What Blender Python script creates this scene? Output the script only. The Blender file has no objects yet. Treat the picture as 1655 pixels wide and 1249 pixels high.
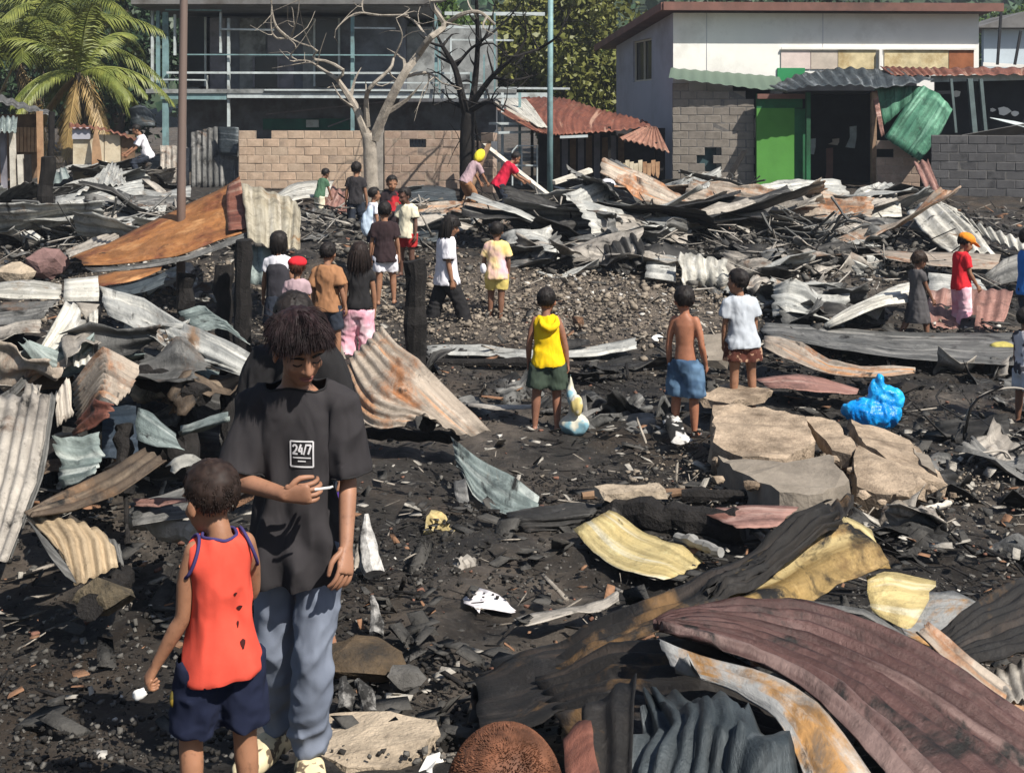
import bpy, bmesh, math, random
import numpy as np
from mathutils import Vector, Matrix
from mathutils.bvhtree import BVHTree

# ------------------------------------------------------------------ camera, sky, sun, exposure
F_PX, U0, V0, CAM_Z = 2000.0, 827.5, 180.0, 2.8
scene = bpy.context.scene
col = scene.collection
cam_data = bpy.data.cameras.new('camera')
cam_data.sensor_width = 36.0
cam_data.lens = 36.0 * F_PX / 1655.0
cam_data.shift_y = -(624.5 - V0) / 1655.0
cam_data.clip_end = 2000.0
cam = bpy.data.objects.new('camera', cam_data)
cam.location = (0, 0, CAM_Z)
cam.rotation_euler = (math.radians(90), 0, 0)
col.objects.link(cam)
scene.camera = cam

SUN_AZ, SUN_EL = math.radians(136), math.radians(50)      # clockwise from +Y (into the picture)
world = bpy.data.worlds.new('World'); scene.world = world
world.use_nodes = True
wn = world.node_tree.nodes; wl = world.node_tree.links
sky = wn.new('ShaderNodeTexSky'); sky.sky_type = 'NISHITA'; sky.sun_disc = False
sky.sun_elevation = SUN_EL; sky.sun_rotation = SUN_AZ
wl.new(sky.outputs[0], wn['Background'].inputs[0])
wn['Background'].inputs[1].default_value = 0.065
sun_data = bpy.data.lights.new('sun', 'SUN'); sun_data.energy = 5.0
sun_data.angle = math.radians(0.5); sun_data.color = (1.0, 0.95, 0.87)
sun = bpy.data.objects.new('sun', sun_data); col.objects.link(sun)
sdir = Vector((math.sin(SUN_AZ) * math.cos(SUN_EL), math.cos(SUN_AZ) * math.cos(SUN_EL), math.sin(SUN_EL)))
sun.rotation_euler = sdir.to_track_quat('Z', 'Y').to_euler()
sun.location = (8, -8, 20)
scene.view_settings.view_transform = 'Standard'
scene.view_settings.look = 'None'
scene.view_settings.exposure = 0.55
scene.view_settings.gamma = 1.0
scene.view_settings.use_curve_mapping = False

# ------------------------------------------------------------------ helpers
RNG = np.random.default_rng(7)
random.seed(7)

def at(u, v, d):
    """a point of the place: d metres in front of the camera, seen at (u, v) in the photograph"""
    return np.array([(u - U0) / F_PX * d, d, CAM_Z - (v - V0) / F_PX * d])

def _hash(ix, iy, iz, seed):
    h = (ix * 374761393 + iy * 668265263 + iz * 2147483647 + seed * 974634777) & 0xFFFFFFFF
    h = ((h ^ (h >> 13)) * 1274126177) & 0xFFFFFFFF
    h = (h ^ (h >> 16)) & 0xFFFF
    return h.astype(np.float64) / 32767.5 - 1.0

def noise3(P, scale=1.0, seed=0, octaves=3):
    P = np.asarray(P, float) * scale
    out = np.zeros(len(P)); amp = 1.0; tot = 0
    for o in range(octaves):
        I = np.floor(P).astype(np.int64); f = P - I; f = f * f * (3 - 2 * f)
        r = 0
        for dx in (0, 1):
            for dy in (0, 1):
                for dz in (0, 1):
                    w = (f[:, 0] if dx else 1 - f[:, 0]) * (f[:, 1] if dy else 1 - f[:, 1]) * (f[:, 2] if dz else 1 - f[:, 2])
                    r = r + w * _hash(I[:, 0] + dx, I[:, 1] + dy, I[:, 2] + dz, seed + o * 17)
        out += amp * r; tot += amp; amp *= 0.5; P = P * 2.03 + 11.3
    return out / tot

def noise1(x, scale=1.0, seed=0, octaves=2):
    x = np.atleast_1d(np.asarray(x, float))
    return noise3(np.stack([x, x * 0 + 0.37, x * 0 + 0.71], 1), scale, seed, octaves)

def tag(o, label=None, cat=None, group=None, kind=None):
    if label: o['label'] = label
    if cat: o['category'] = cat
    if group: o['group'] = group
    if kind: o['kind'] = kind
    return o

def empty(name, loc, label=None, cat=None, group=None, kind=None):
    o = bpy.data.objects.new(name, None); o.empty_display_size = 0.1
    o.location = tuple(float(c) for c in loc); col.objects.link(o)
    return tag(o, label, cat, group, kind)

def mesh_np(name, V, F, smooth=False):
    """F: (n,3) / (n,4) array or list of index lists"""
    me = bpy.data.meshes.new(name)
    V = np.asarray(V, np.float32)
    if isinstance(F, np.ndarray):
        n, k = F.shape
        me.vertices.add(len(V)); me.vertices.foreach_set('co', V.ravel())
        me.loops.add(n * k); me.loops.foreach_set('vertex_index', F.astype(np.int32).ravel())
        me.polygons.add(n)
        me.polygons.foreach_set('loop_start', np.arange(0, n * k, k, dtype=np.int32))
        me.polygons.foreach_set('loop_total', np.full(n, k, np.int32))
        me.update(calc_edges=True); me.validate()
    else:
        me.from_pydata([tuple(map(float, v)) for v in V], [], [list(map(int, f)) for f in F]); me.update()
    if smooth:
        me.polygons.foreach_set('use_smooth', np.ones(len(me.polygons), bool))
    return me

def obj(name, me, mat, parent=None, loc=None):
    o = bpy.data.objects.new(name, me)
    col.objects.link(o)
    if mat is not None:
        if len(me.materials) == 0: me.materials.append(mat)
    if loc is not None: o.location = tuple(float(c) for c in loc)
    if parent is not None: o.parent = parent
    return o

def put(name, V, F, mat, parent=None, smooth=False, origin=None):
    """mesh from world-space vertices; with a parent Empty (unrotated) the vertices become local to it"""
    V = np.asarray(V, float)
    if parent is not None:
        p = np.zeros(3); q = parent
        while q is not None:
            p = p + np.array(q.location); q = q.parent
        return obj(name, mesh_np(name, V - p, F, smooth), mat, parent)
    if origin is None:
        origin = np.array([(V[:, 0].min() + V[:, 0].max()) / 2, (V[:, 1].min() + V[:, 1].max()) / 2, V[:, 2].min()])
    return obj(name, mesh_np(name, V - origin, F, smooth), mat, None, origin)

class MB:
    """collects shapes (world space) into one mesh"""
    def __init__(self): self.V = []; self.F = []; self.n = 0
    def add(self, V, F):
        V = np.asarray(V, float)
        self.V.append(V)
        self.F += [[i + self.n for i in f] for f in (F.tolist() if isinstance(F, np.ndarray) else F)]
        self.n += len(V); return self
    def box(self, p0, p1):
        x0, y0, z0 = p0; x1, y1, z1 = p1
        V = [(x0,y0,z0),(x1,y0,z0),(x1,y1,z0),(x0,y1,z0),(x0,y0,z1),(x1,y0,z1),(x1,y1,z1),(x0,y1,z1)]
        return self.add(V, BOXF)
    def bar(self, a, b, w, h, up=(0, 0, 1), jitter=0.0):
        """a beam from a to b, w across, h along up"""
        a = np.array(a, float); b = np.array(b, float); t = b - a; L = np.linalg.norm(t); t = t / L
        up = np.array(up, float)
        if abs(t @ up) > 0.95: up = np.array([0, 1.0, 0])
        s = np.cross(t, up); s /= np.linalg.norm(s); n = np.cross(s, t)
        V = []
        for p in (a, b):
            for cs, cn in ((-1,-1),(1,-1),(1,1),(-1,1)):
                j = RNG.uniform(-jitter, jitter, 2) if jitter else (0, 0)
                V.append(p + s * (cs * w / 2 + j[0]) + n * (cn * h / 2 + j[1]))
        return self.add(V, [[0,3,2,1],[4,5,6,7],[0,1,5,4],[1,2,6,5],[2,3,7,6],[3,0,4,7]])
    def tube(self, pts, rad, sides=6):
        V, F = tube(pts, rad, sides); return self.add(V, F)
    def prism(self, poly, thick, nrm=(0, 0, 1)):
        poly = np.asarray(poly, float); n = len(poly); nrm = np.array(nrm, float)
        V = np.vstack([poly, poly - nrm * thick])
        F = [list(range(n)), list(range(2 * n - 1, n - 1, -1))] + [[i, i + n, (i + 1) % n + n, (i + 1) % n] for i in range(n)]
        return self.add(V, F)
    def build(self, name, mat, parent=None, smooth=False, origin=None):
        return put(name, np.vstack(self.V), self.F, mat, parent, smooth, origin)

BOXF = [[0,3,2,1],[4,5,6,7],[0,1,5,4],[1,2,6,5],[2,3,7,6],[3,0,4,7]]

def tube(pts, rad, sides=6, cap=True):
    P = np.asarray(pts, float); n = len(P)
    rad = np.broadcast_to(np.asarray(rad, float), (n,))
    T = np.gradient(P, axis=0); T /= np.linalg.norm(T, axis=1)[:, None] + 1e-12
    ref = np.array([0.31, 0.17, 0.93]) if abs(T[0] @ np.array([0.31, 0.17, 0.93])) < 0.9 else np.array([1.0, 0, 0])
    V = []
    a = np.cross(T[0], ref); a /= np.linalg.norm(a)
    for i in range(n):
        a = a - T[i] * (a @ T[i]); a /= np.linalg.norm(a) + 1e-12
        b = np.cross(T[i], a)
        ang = np.arange(sides) * 2 * np.pi / sides
        V.append(P[i] + rad[i] * (np.cos(ang)[:, None] * a + np.sin(ang)[:, None] * b))
    V = np.vstack(V); F = []
    for i in range(n - 1):
        for k in range(sides):
            k2 = (k + 1) % sides
            F.append([i*sides+k, i*sides+k2, (i+1)*sides+k2, (i+1)*sides+k])
    if cap:
        F.append(list(range(sides - 1, -1, -1))); F.append([(n-1)*sides + k for k in range(sides)])
    return V, F

def crom(n, k):
    """(n,k) Catmull-Rom weights of n even samples over k control points"""
    W = np.zeros((n, k))
    if k == 1: W[:] = 1; return W
    if k == 2:
        t = np.linspace(0, 1, n); W[:, 0] = 1 - t; W[:, 1] = t; return W
    for i, x in enumerate(np.linspace(0, k - 1, n)):
        s = min(int(x), k - 2); t = x - s
        w = [(-t + 2*t*t - t**3) / 2, (2 - 5*t*t + 3*t**3) / 2, (t + 4*t*t - 3*t**3) / 2, (-t*t + t**3) / 2]
        for o, ww in zip((-1, 0, 1, 2), w):
            j = s + o
            if j < 0: W[i, 0] += 2 * ww; W[i, 1] -= ww
            elif j > k - 1: W[i, k-1] += 2 * ww; W[i, k-2] -= ww
            else: W[i, j] += ww
    return W

def curve_pts(pts, n):
    P = np.asarray(pts, float); return crom(n, len(P)) @ P

# ------------------------------------------------------------------ materials
class NT:
    def __init__(self, name):
        self.m = bpy.data.materials.new(name); self.m.use_nodes = True
        self.t = self.m.node_tree; self.b = self.t.nodes['Principled BSDF']
    def n(self, kind, **kw):
        x = self.t.nodes.new(kind)
        for k, v in kw.items():
            if k.startswith('i_'): x.inputs[k[2:]].default_value = v
            else: setattr(x, k, v)
        return x
    def l(self, a, b): self.t.links.new(a, b)
    def coords(self, scale=(1, 1, 1), rand=True):
        tc = self.n('ShaderNodeTexCoord'); mp = self.n('ShaderNodeMapping')
        mp.inputs['Scale'].default_value = scale
        self.l(tc.outputs['Object'], mp.inputs['Vector'])
        if rand:
            oi = self.n('ShaderNodeObjectInfo'); cb = self.n('ShaderNodeCombineXYZ')
            ml = self.n('ShaderNodeMath', operation='MULTIPLY'); ml.inputs[1].default_value = 57.0
            self.l(oi.outputs['Random'], ml.inputs[0])
            for i in range(3): self.l(ml.outputs[0], cb.inputs[i])
            self.l(cb.outputs[0], mp.inputs['Location'])
        return mp.outputs[0]
    def uv(self, scale=(1, 1, 1)):
        tc = self.n('ShaderNodeTexCoord'); mp = self.n('ShaderNodeMapping')
        mp.inputs['Scale'].default_value = scale
        self.l(tc.outputs['UV'], mp.inputs['Vector'])
        oi = self.n('ShaderNodeObjectInfo'); cb = self.n('ShaderNodeCombineXYZ')
        ml = self.n('ShaderNodeMath', operation='MULTIPLY'); ml.inputs[1].default_value = 57.0
        self.l(oi.outputs['Random'], ml.inputs[0])
        for i in range(3): self.l(ml.outputs[0], cb.inputs[i])
        self.l(cb.outputs[0], mp.inputs['Location'])
        return mp.outputs[0]
    def noise(self, vec, scale, detail=4, rough=0.55, lo=0.35, hi=0.65, dist=0.0):
        nz = self.n('ShaderNodeTexNoise'); nz.inputs['Scale'].default_value = scale
        nz.inputs['Detail'].default_value = detail; nz.inputs['Roughness'].default_value = rough
        nz.inputs['Distortion'].default_value = dist
        self.l(vec, nz.inputs['Vector'])
        mr = self.n('ShaderNodeMapRange'); mr.inputs['From Min'].default_value = lo; mr.inputs['From Max'].default_value = hi
        self.l(nz.outputs['Fac'], mr.inputs['Value'])
        return mr.outputs[0]
    def mix(self, fac, a, b):
        mx = self.n('ShaderNodeMix', data_type='RGBA')
        if isinstance(fac, (int, float)): mx.inputs[0].default_value = fac
        else: self.l(fac, mx.inputs[0])
        for i, c in ((6, a), (7, b)):
            if isinstance(c, (tuple, list)): mx.inputs[i].default_value = (*c[:3], 1)
            else: self.l(c, mx.inputs[i])
        return mx.outputs[2]
    def bump(self, h, strength=0.3, dist=0.02):
        bp = self.n('ShaderNodeBump'); bp.inputs['Strength'].default_value = strength; bp.inputs['Distance'].default_value = dist
        self.l(h, bp.inputs['Height']); self.l(bp.outputs[0], self.b.inputs['Normal'])
    def base(self, c):
        if isinstance(c, (tuple, list)): self.b.inputs['Base Color'].default_value = (*c[:3], 1)
        else: self.l(c, self.b.inputs['Base Color'])
    def set(self, rough=0.8, metal=0.0, spec=0.3):
        self.b.inputs['Roughness'].default_value = rough; self.b.inputs['Metallic'].default_value = metal
        self.b.inputs['Specular IOR Level'].default_value = spec

MATS = {}
def plain(name, c, rough=0.85, var=0.25, scale=6.0, bump=0.25, dirt=None, metal=0.0, spec=0.25, dirt_hi=0.7, dirt_lo=0.5):
    """painted / plain surface with mottling, grime and fine relief"""
    if name in MATS: return MATS[name]
    t = NT(name); v = t.coords()
    dark = tuple(x * (1 - var) for x in c); light = tuple(min(1, x * (1 + var * 0.6)) for x in c)
    cc = t.mix(t.noise(v, scale, 5, 0.6, 0.3, 0.7), dark, light)
    if dirt: cc = t.mix(t.noise(v, scale * 0.35, 6, 0.7, dirt_lo, dirt_hi), cc, dirt)
    t.base(cc); t.set(rough, metal, spec)
    if bump: t.bump(t.noise(v, scale * 6, 4, 0.6, 0.2, 0.8), bump, 0.01)
    MATS[name] = t.m; return t.m

def metal(name, c1, c2, rust=None, rust_lo=0.55, rust_hi=0.62, soot=0.5, soot_c=(0.012, 0.011, 0.010), streak=None, rough=0.6, met=0.25, grain=True):
    """weathered roofing sheet: two tones, rust patches, streaks that run with the ridges, soot"""
    if name in MATS: return MATS[name]
    t = NT(name); v = t.uv((1, 1, 1)); vs = t.uv((0.35, 5.0, 1))
    c = t.mix(t.noise(v, 2.2, 6, 0.65, 0.36, 0.64), c1, c2)
    if not grain: vs = t.uv((1.0, 1.3, 1))
    c = t.mix(t.noise(vs, 2.6, 5, 0.6, 0.42, 0.72), c, tuple(x * 0.45 for x in c1))
    if streak: c = t.mix(t.noise(vs, 1.7, 4, 0.6, 0.56, 0.66), c, streak)
    if rust: c = t.mix(t.noise(v, 1.5, 7, 0.68, rust_lo, rust_hi, 0.4), c, t.mix(t.noise(v, 9, 4, 0.6, 0.35, 0.65), rust, tuple(x * 0.45 for x in rust)))
    if soot: c = t.mix(t.noise(v, 3.0, 7, 0.66, 0.655 - 0.20 * soot, 0.74 - 0.20 * soot, 0.6), c, soot_c)
    g = t.noise(v, 4.5, 9, 0.78, 0.50, 0.66, 0.3); gm = t.n('ShaderNodeMath', operation='MULTIPLY'); gm.inputs[1].default_value = 0.72; t.l(g, gm.inputs[0])
    c = t.mix(gm.outputs[0], c, tuple(x * 0.28 + 0.008 for x in c1))
    g2 = t.noise(v, 7.0, 8, 0.75, 0.54, 0.70, 0.2); gm2 = t.n('ShaderNodeMath', operation='MULTIPLY'); gm2.inputs[1].default_value = 0.55; t.l(g2, gm2.inputs[0])
    c = t.mix(gm2.outputs[0], c, tuple(min(0.75, x * 1.35 + 0.03) for x in c2))
    c = t.mix(t.noise(v, 30, 5, 0.7, 0.62, 0.76), c, tuple(x * 0.35 for x in c1))
    t.base(c); t.set(rough, met, 0.35)
    r = t.noise(v, 5, 4, 0.6, 0.2, 0.8); mr = t.n('ShaderNodeMapRange'); mr.inputs['To Min'].default_value = rough - 0.15; mr.inputs['To Max'].default_value = min(1, rough + 0.25)
    t.l(r, mr.inputs['Value']); t.l(mr.outputs[0], t.b.inputs['Roughness'])
    t.bump(t.noise(v, 7, 8, 0.72, 0.2, 0.8), 0.6, 0.02)
    MATS[name] = t.m; return t.m

def fabric(name, c, c2=None, scale=3.0, lo=0.45, hi=0.55, rough=0.92):
    if name in MATS: return MATS[name]
    t = NT(name); v = t.coords()
    cc = t.mix(t.noise(v, 7, 4, 0.6, 0.3, 0.7), tuple(x * 0.82 for x in c), tuple(min(1, x * 1.08) for x in c))
    if c2: cc = t.mix(t.noise(v, scale, 2, 0.5, lo, hi), cc, c2)
    t.base(cc); t.set(rough, 0, 0.15)
    t.b.inputs['Sheen Weight'].default_value = 0.0
    vw = t.coords((1, 1, 0.55))
    a = t.noise(vw, 8, 2, 0.45, 0.2, 0.8, 0.6); b = t.noise(v, 150, 2, 0.5, 0.2, 0.8)
    ad = t.n('ShaderNodeMath', operation='MULTIPLY_ADD'); ad.inputs[1].default_value = 0.010
    t.l(b, ad.inputs[0]); t.l(a, ad.inputs[2])
    t.bump(ad.outputs[0], 0.5, 0.035)
    MATS[name] = t.m; return t.m

def skin(name, c):
    if name in MATS: return MATS[name]
    t = NT(name); v = t.coords()
    cc = t.mix(t.noise(v, 9, 4, 0.6, 0.3, 0.7), tuple(x * 0.78 for x in c), tuple(x * 1.08 for x in c))
    cc = t.mix(t.noise(v, 45, 3, 0.6, 0.58, 0.75), cc, tuple(x * 0.6 for x in c))
    t.base(cc); t.set(0.55, 0, 0.35)
    t.b.inputs['Subsurface Weight'].default_value = 0.06
    t.b.inputs['Subsurface Radius'].default_value = (0.012, 0.005, 0.003)
    t.bump(t.noise(v, 220, 2, 0.5, 0.2, 0.8), 0.12, 0.002)
    MATS[name] = t.m; return t.m
# ------------------------------------------------------------------ people
TMP = bpy.data.scenes.new('tmp_build')

def unit(v):
    v = np.asarray(v, float); return v / (np.linalg.norm(v) + 1e-12)

def ell(c, r, R=None, nu=14, nv=9):
    th = np.linspace(0, np.pi, nv); ph = np.arange(nu) * 2 * np.pi / nu
    V = []
    for a in th[1:-1]:
        V += [(math.sin(a) * math.cos(b), math.sin(a) * math.sin(b), math.cos(a)) for b in ph]
    V = [(0, 0, 1)] + V + [(0, 0, -1)]
    V = np.array(V) * np.asarray(r)
    if R is not None: V = V @ np.asarray(R).T
    V = V + np.asarray(c); F = []
    m = nv - 2
    for k in range(nu): F.append([0, 1 + k, 1 + (k + 1) % nu])
    for i in range(m - 1):
        for k in range(nu):
            F.append([1 + i*nu + k, 1 + (i+1)*nu + k, 1 + (i+1)*nu + (k+1) % nu, 1 + i*nu + (k+1) % nu])
    e = len(V) - 1
    for k in range(nu): F.append([e, 1 + (m-1)*nu + (k+1) % nu, 1 + (m-1)*nu + k])
    return V, F

def loft(rings, sides=20, power=2.3):
    """rings: (centre, axis x, axis y, rx, ry); closed solid"""
    V = []; F = []
    ang = np.arange(sides) * 2 * np.pi / sides
    cx = np.sign(np.cos(ang)) * np.abs(np.cos(ang)) ** (2 / power); cy = np.sign(np.sin(ang)) * np.abs(np.sin(ang)) ** (2 / power)
    for c, ax, ay, rx, ry in rings:
        V.append(np.asarray(c) + cx[:, None] * rx * np.asarray(ax) + cy[:, None] * ry * np.asarray(ay))
    n = len(rings); V = np.vstack(V)
    for i in range(n - 1):
        for k in range(sides):
            k2 = (k + 1) % sides
            F.append([i*sides+k, i*sides+k2, (i+1)*sides+k2, (i+1)*sides+k])
    F.append(list(range(sides - 1, -1, -1))); F.append([(n-1)*sides + k for k in range(sides)])
    return V, F

def limb(pts, rad, sides=14, n=16, round_ends=True):
    P = np.asarray(pts, float); W = crom(n, len(P)) if len(P) > 2 else crom(n, 2)
    # keep bends crisp: blend linear and smooth
    k = len(P); x = np.linspace(0, k - 1, n); s = np.minimum(x.astype(int), k - 2); t = (x - s)[:, None]
    lin = P[s] * (1 - t) + P[s + 1] * t
    C = 0.5 * lin + 0.5 * (W @ P)
    r = np.interp(x, np.arange(k), rad) if len(rad) == k else np.interp(np.linspace(0, 1, n), np.linspace(0, 1, len(rad)), rad)
    if round_ends:
        a0 = unit(C[0] - C[1]); a1 = unit(C[-1] - C[-2])
        C = np.vstack([C[0] + a0 * r[0] * 0.85, C[0] + a0 * r[0] * 0.55, C, C[-1] + a1 * r[-1] * 0.55, C[-1] + a1 * r[-1] * 0.85])
        r = np.concatenate([[r[0] * 0.4, r[0] * 0.82], r, [r[-1] * 0.82, r[-1] * 0.4]])
    return tube(C, r, sides)

def remesh(parts, voxel, smooth=2):
    V = []; F = []; n = 0
    for v, f in parts:
        V.append(v); F += [[i + n for i in q] for q in f]; n += len(v)
    me = mesh_np('tmp', np.vstack(V), F)
    bm = bmesh.new(); bm.from_mesh(me); bmesh.ops.recalc_face_normals(bm, faces=bm.faces); bm.to_mesh(me); bm.free()
    o = bpy.data.objects.new('tmp', me); TMP.collection.objects.link(o)
    m = o.modifiers.new('r', 'REMESH'); m.mode = 'VOXEL'; m.voxel_size = voxel; m.adaptivity = 0
    TMP.view_layers[0].update()
    dg = TMP.view_layers[0].depsgraph; dg.update()
    me2 = bpy.data.meshes.new_from_object(o.evaluated_get(dg))
    nv = len(me2.vertices); V = np.empty(nv * 3, np.float32); me2.vertices.foreach_get('co', V); V = V.reshape(-1, 3).astype(float)
    F = [list(p.vertices) for p in me2.polygons]
    E = np.empty(len(me2.edges) * 2, np.int32); me2.edges.foreach_get('vertices', E); E = E.reshape(-1, 2)
    bpy.data.objects.remove(o); bpy.data.meshes.remove(me); bpy.data.meshes.remove(me2)
    deg = np.bincount(E.ravel(), minlength=nv)[:, None] + 1e-9
    for _ in range(smooth):
        S = np.zeros_like(V); np.add.at(S, E[:, 0], V[E[:, 1]]); np.add.at(S, E[:, 1], V[E[:, 0]])
        V = V * 0.45 + (S / deg) * 0.55
    return V, F

def vnormals(V, F):
    N = np.zeros_like(V); Q = np.array([f if len(f) == 4 else f + [f[-1]] for f in F])
    fn = np.cross(V[Q[:, 2]] - V[Q[:, 0]], V[Q[:, 3]] - V[Q[:, 1]])
    bad = np.linalg.norm(fn, axis=1) < 1e-14
    fn[bad] = np.cross(V[Q[bad, 1]] - V[Q[bad, 0]], V[Q[bad, 2]] - V[Q[bad, 0]])
    for k in range(4): np.add.at(N, Q[:, k], fn)
    return N / (np.linalg.norm(N, axis=1)[:, None] + 1e-12), fn / (np.linalg.norm(fn, axis=1)[:, None] + 1e-12), V[Q].mean(1)

def open_caps(V, F, caps, tol):
    N, fn, fc = vnormals(V, F)
    keep = np.ones(len(F), bool)
    for p, d, r in caps:
        p = np.asarray(p); d = unit(d); q = fc - p
        h = q @ d; rad = np.linalg.norm(q - h[:, None] * d, axis=1)
        keep &= ~((fn @ d > 0.55) & (np.abs(h) < tol) & (rad < r))
    return [f for f, k in zip(F, keep) if k]

def rotm(rx, ry, rz):
    cx, sx, cy, sy, cz, sz = math.cos(rx), math.sin(rx), math.cos(ry), math.sin(ry), math.cos(rz), math.sin(rz)
    X = np.array([[1,0,0],[0,cx,-sx],[0,sx,cx]]); Y = np.array([[cy,0,sy],[0,1,0],[-sy,0,cy]]); Z = np.array([[cz,-sz,0],[sz,cz,0],[0,0,1]])
    return Z @ X @ Y

HAIRM = {}
def hair_mat(c):
    k = 'hair_%.3f_%.3f' % (c[0], c[2])
    if k in MATS: return MATS[k]
    t = NT(k); v = t.coords()
    t.base(t.mix(t.noise(v, 30, 3, 0.6, 0.35, 0.65), tuple(x * 0.6 for x in c), tuple(x * 1.5 for x in c)))
    t.set(0.62, 0, 0.25); MATS[k] = t.m; return t.m

def person(label, pos, h, yaw, arms, legs, shirt=None, bottom=None, feet=None, lean=(0, 0, 1), head=(0, 0, 0), kid=1.0,
           skin_c=(0.30, 0.15, 0.088), hair_c=(0.014, 0.011, 0.010), hair='short', vox=0.011, strands=650, group=None, curl=0.5,
           hands=((None, None), (None, None)), seed=0, girl=False, hand_d=(None, None), hair_len=None, face=False, fat=1.0, shaved=False):
    """arms: ((upper, fore) left, (upper, fore) right) directions in the body frame (x right, y forward, z up); legs alike (thigh, shin)"""
    rng = np.random.default_rng(1000 + seed)
    HH = h * (0.138 + 0.042 * kid)                         # head height
    spine = h * (0.315 - 0.018 * kid)
    shw = h * (0.101 - 0.014 * kid) * (0.95 if girl else 1) * (0.4 + 0.6 * fat); hipw = h * 0.052
    ul, fl = h * 0.172, h * 0.145
    th, sh = h * (0.235 - 0.008 * kid), h * (0.225 - 0.006 * kid); ank = h * 0.042
    lean = (lean[0] + (rng.uniform(-0.06, 0.06) if kid > 0.4 else 0), lean[1] + (rng.uniform(-0.03, 0.05) if kid > 0.4 else 0), lean[2])
    if kid > 0.4:
        sh_x = rng.uniform(-0.07, 0.07); sh_y = rng.uniform(0.0, 0.12) * (1 if rng.random() < 0.5 else -1)
        legs = ((np.array(legs[0][0]) + (sh_x, sh_y, 0), np.array(legs[0][1]) + (0, -0.4 * abs(sh_y), 0)) + tuple(legs[0][2:]), (np.array(legs[1][0]) + (sh_x, -sh_y, 0), np.array(legs[1][1]) + (0, -0.5 * abs(sh_y), 0)) + tuple(legs[1][2:]))
    X = np.array([1.0, 0, 0]); up = unit(lean); fw = unit(np.cross(up, X)); rt = np.cross(fw, up)
    # --- skeleton, pelvis at origin first
    pel = np.zeros(3); hips = [pel - X * hipw, pel + X * hipw]
    K = []; A = []
    for i in (0, 1):
        k = hips[i] + unit(legs[i][0]) * th; K.append(k); A.append(k + unit(legs[i][1]) * sh)
    low = min(A[0][2], A[1][2])
    off = np.array([0, 0, ank - low])
    pel = pel + off; hips = [p + off for p in hips]; K = [p + off for p in K]; A = [p + off for p in A]
    tz = h * 0.0
    neckb = pel + up * (spine + h * 0.035)
    S = [pel + up * spine - rt * shw, pel + up * spine + rt * shw]
    E = [S[i] + unit(arms[i][0]) * ul for i in (0, 1)]; Wr = [E[i] + unit(arms[i][1]) * fl for i in (0, 1)]
    HR = rotm(math.radians(head[0]), math.radians(head[2]), math.radians(head[1]))   # nod (negative looks down), turn (left +), tilt
    neck_top = neckb + unit(up + HR @ np.array([0, 0.15, 0.6])) * h * (0.034 - 0.019 * kid)
    HC = neck_top + HR @ np.array([0, HH * 0.10, HH * 0.42])
    s = HH / 0.23
    def hp(x, y, z): return HC + HR @ (np.array([x, y, z]) * s)
    P = []
    bw = fat
    tr = [(-0.035, 0.060, 0.048), (0.0, 0.088, 0.066), (0.045, 0.086, 0.064), (0.13, 0.073, 0.054), (0.21, 0.082, 0.060), (spine / h - 0.035, 0.093, 0.058), (spine / h + 0.005, 0.085, 0.047), (spine / h + 0.03, 0.045, 0.038)]
    if kid > 0.5: tr = [(a, b * 0.84, c * 0.98) for a, b, c in tr]
    if shirt: tr = [(a, b * 0.84, c * (0.78 if a < 0.24 else 0.80)) for a, b, c in tr]
    rings = [(pel + up * a * h, rt, fw, b * h * bw, c * h * bw) for a, b, c in tr]
    P.append(loft(rings))
    nr = h * (0.030 + 0.001 * kid)
    P.append(limb([neckb - up * h * 0.03, neckb, neck_top + HR @ np.array([0, 0.01, HH * 0.2])], [nr * 1.25, nr, nr * 0.95]))
    for i, sg in ((0, -1), (1, 1)):
        P.append(limb([S[i] + rt * -sg * h * 0.015, S[i] + unit(arms[i][0]) * ul * 0.45, E[i], E[i] + unit(arms[i][1]) * fl * 0.3, Wr[i]],
                      [h * (0.025 if shirt and shirt.get('sleeve', 0.62) > 0 else 0.030) * bw, h * 0.0265 * bw, h * 0.0215 * bw, h * 0.0235 * bw, h * 0.0150]))
        P.append(limb([hips[i] + unit(legs[i][0]) * th * 0.16 - X * (-1, 1)[i] * 0.006 * h, hips[i] + unit(legs[i][0]) * th * 0.5, K[i], K[i] + unit(legs[i][1]) * sh * 0.32, A[i]],
                      [h * 0.054 * bw, h * 0.047 * bw, h * 0.033 * bw, h * 0.0335 * bw, h * 0.0200]))
    # head: skull, face, jaw, nose, ears
    P.append(ell(hp(0, -0.010, 0.028), np.array([0.076, 0.094, 0.088]) * s, HR))
    P.append(ell(hp(0, 0.024, -0.030), np.array([0.062, 0.066, 0.080]) * s, HR))
    P.append(ell(hp(0, 0.046, -0.083), np.array([0.034, 0.034, 0.028]) * s, HR))
    P.append(limb([hp(0, 0.084, 0.016), hp(0, 0.098, -0.012), hp(0, 0.104, -0.030)], [0.009 * s, 0.011 * s, 0.014 * s], 8, 6))
    for sg in (-1, 1):
        P.append(ell(hp(sg * 0.013, 0.092, -0.034), np.array([0.009, 0.010, 0.008]) * s, HR, 8, 6))
        P.append(ell(hp(sg * 0.079, -0.008, -0.012), np.array([0.010, 0.021, 0.033]) * s, HR @ rotm(0.15, 0, -sg * 0.35), 10, 8))
        P.append(ell(hp(sg * 0.034, 0.072, 0.026), np.array([0.026, 0.014, 0.009]) * s, HR, 8, 6))
        P.append(ell(hp(sg * 0.040, 0.058, -0.026), np.array([0.021, 0.022, 0.020]) * s, HR, 8, 6))
    P.append(ell(hp(0, 0.082, -0.056), np.array([0.023, 0.013, 0.010]) * s, HR, 8, 6))
    # feet
    FD = []
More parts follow.
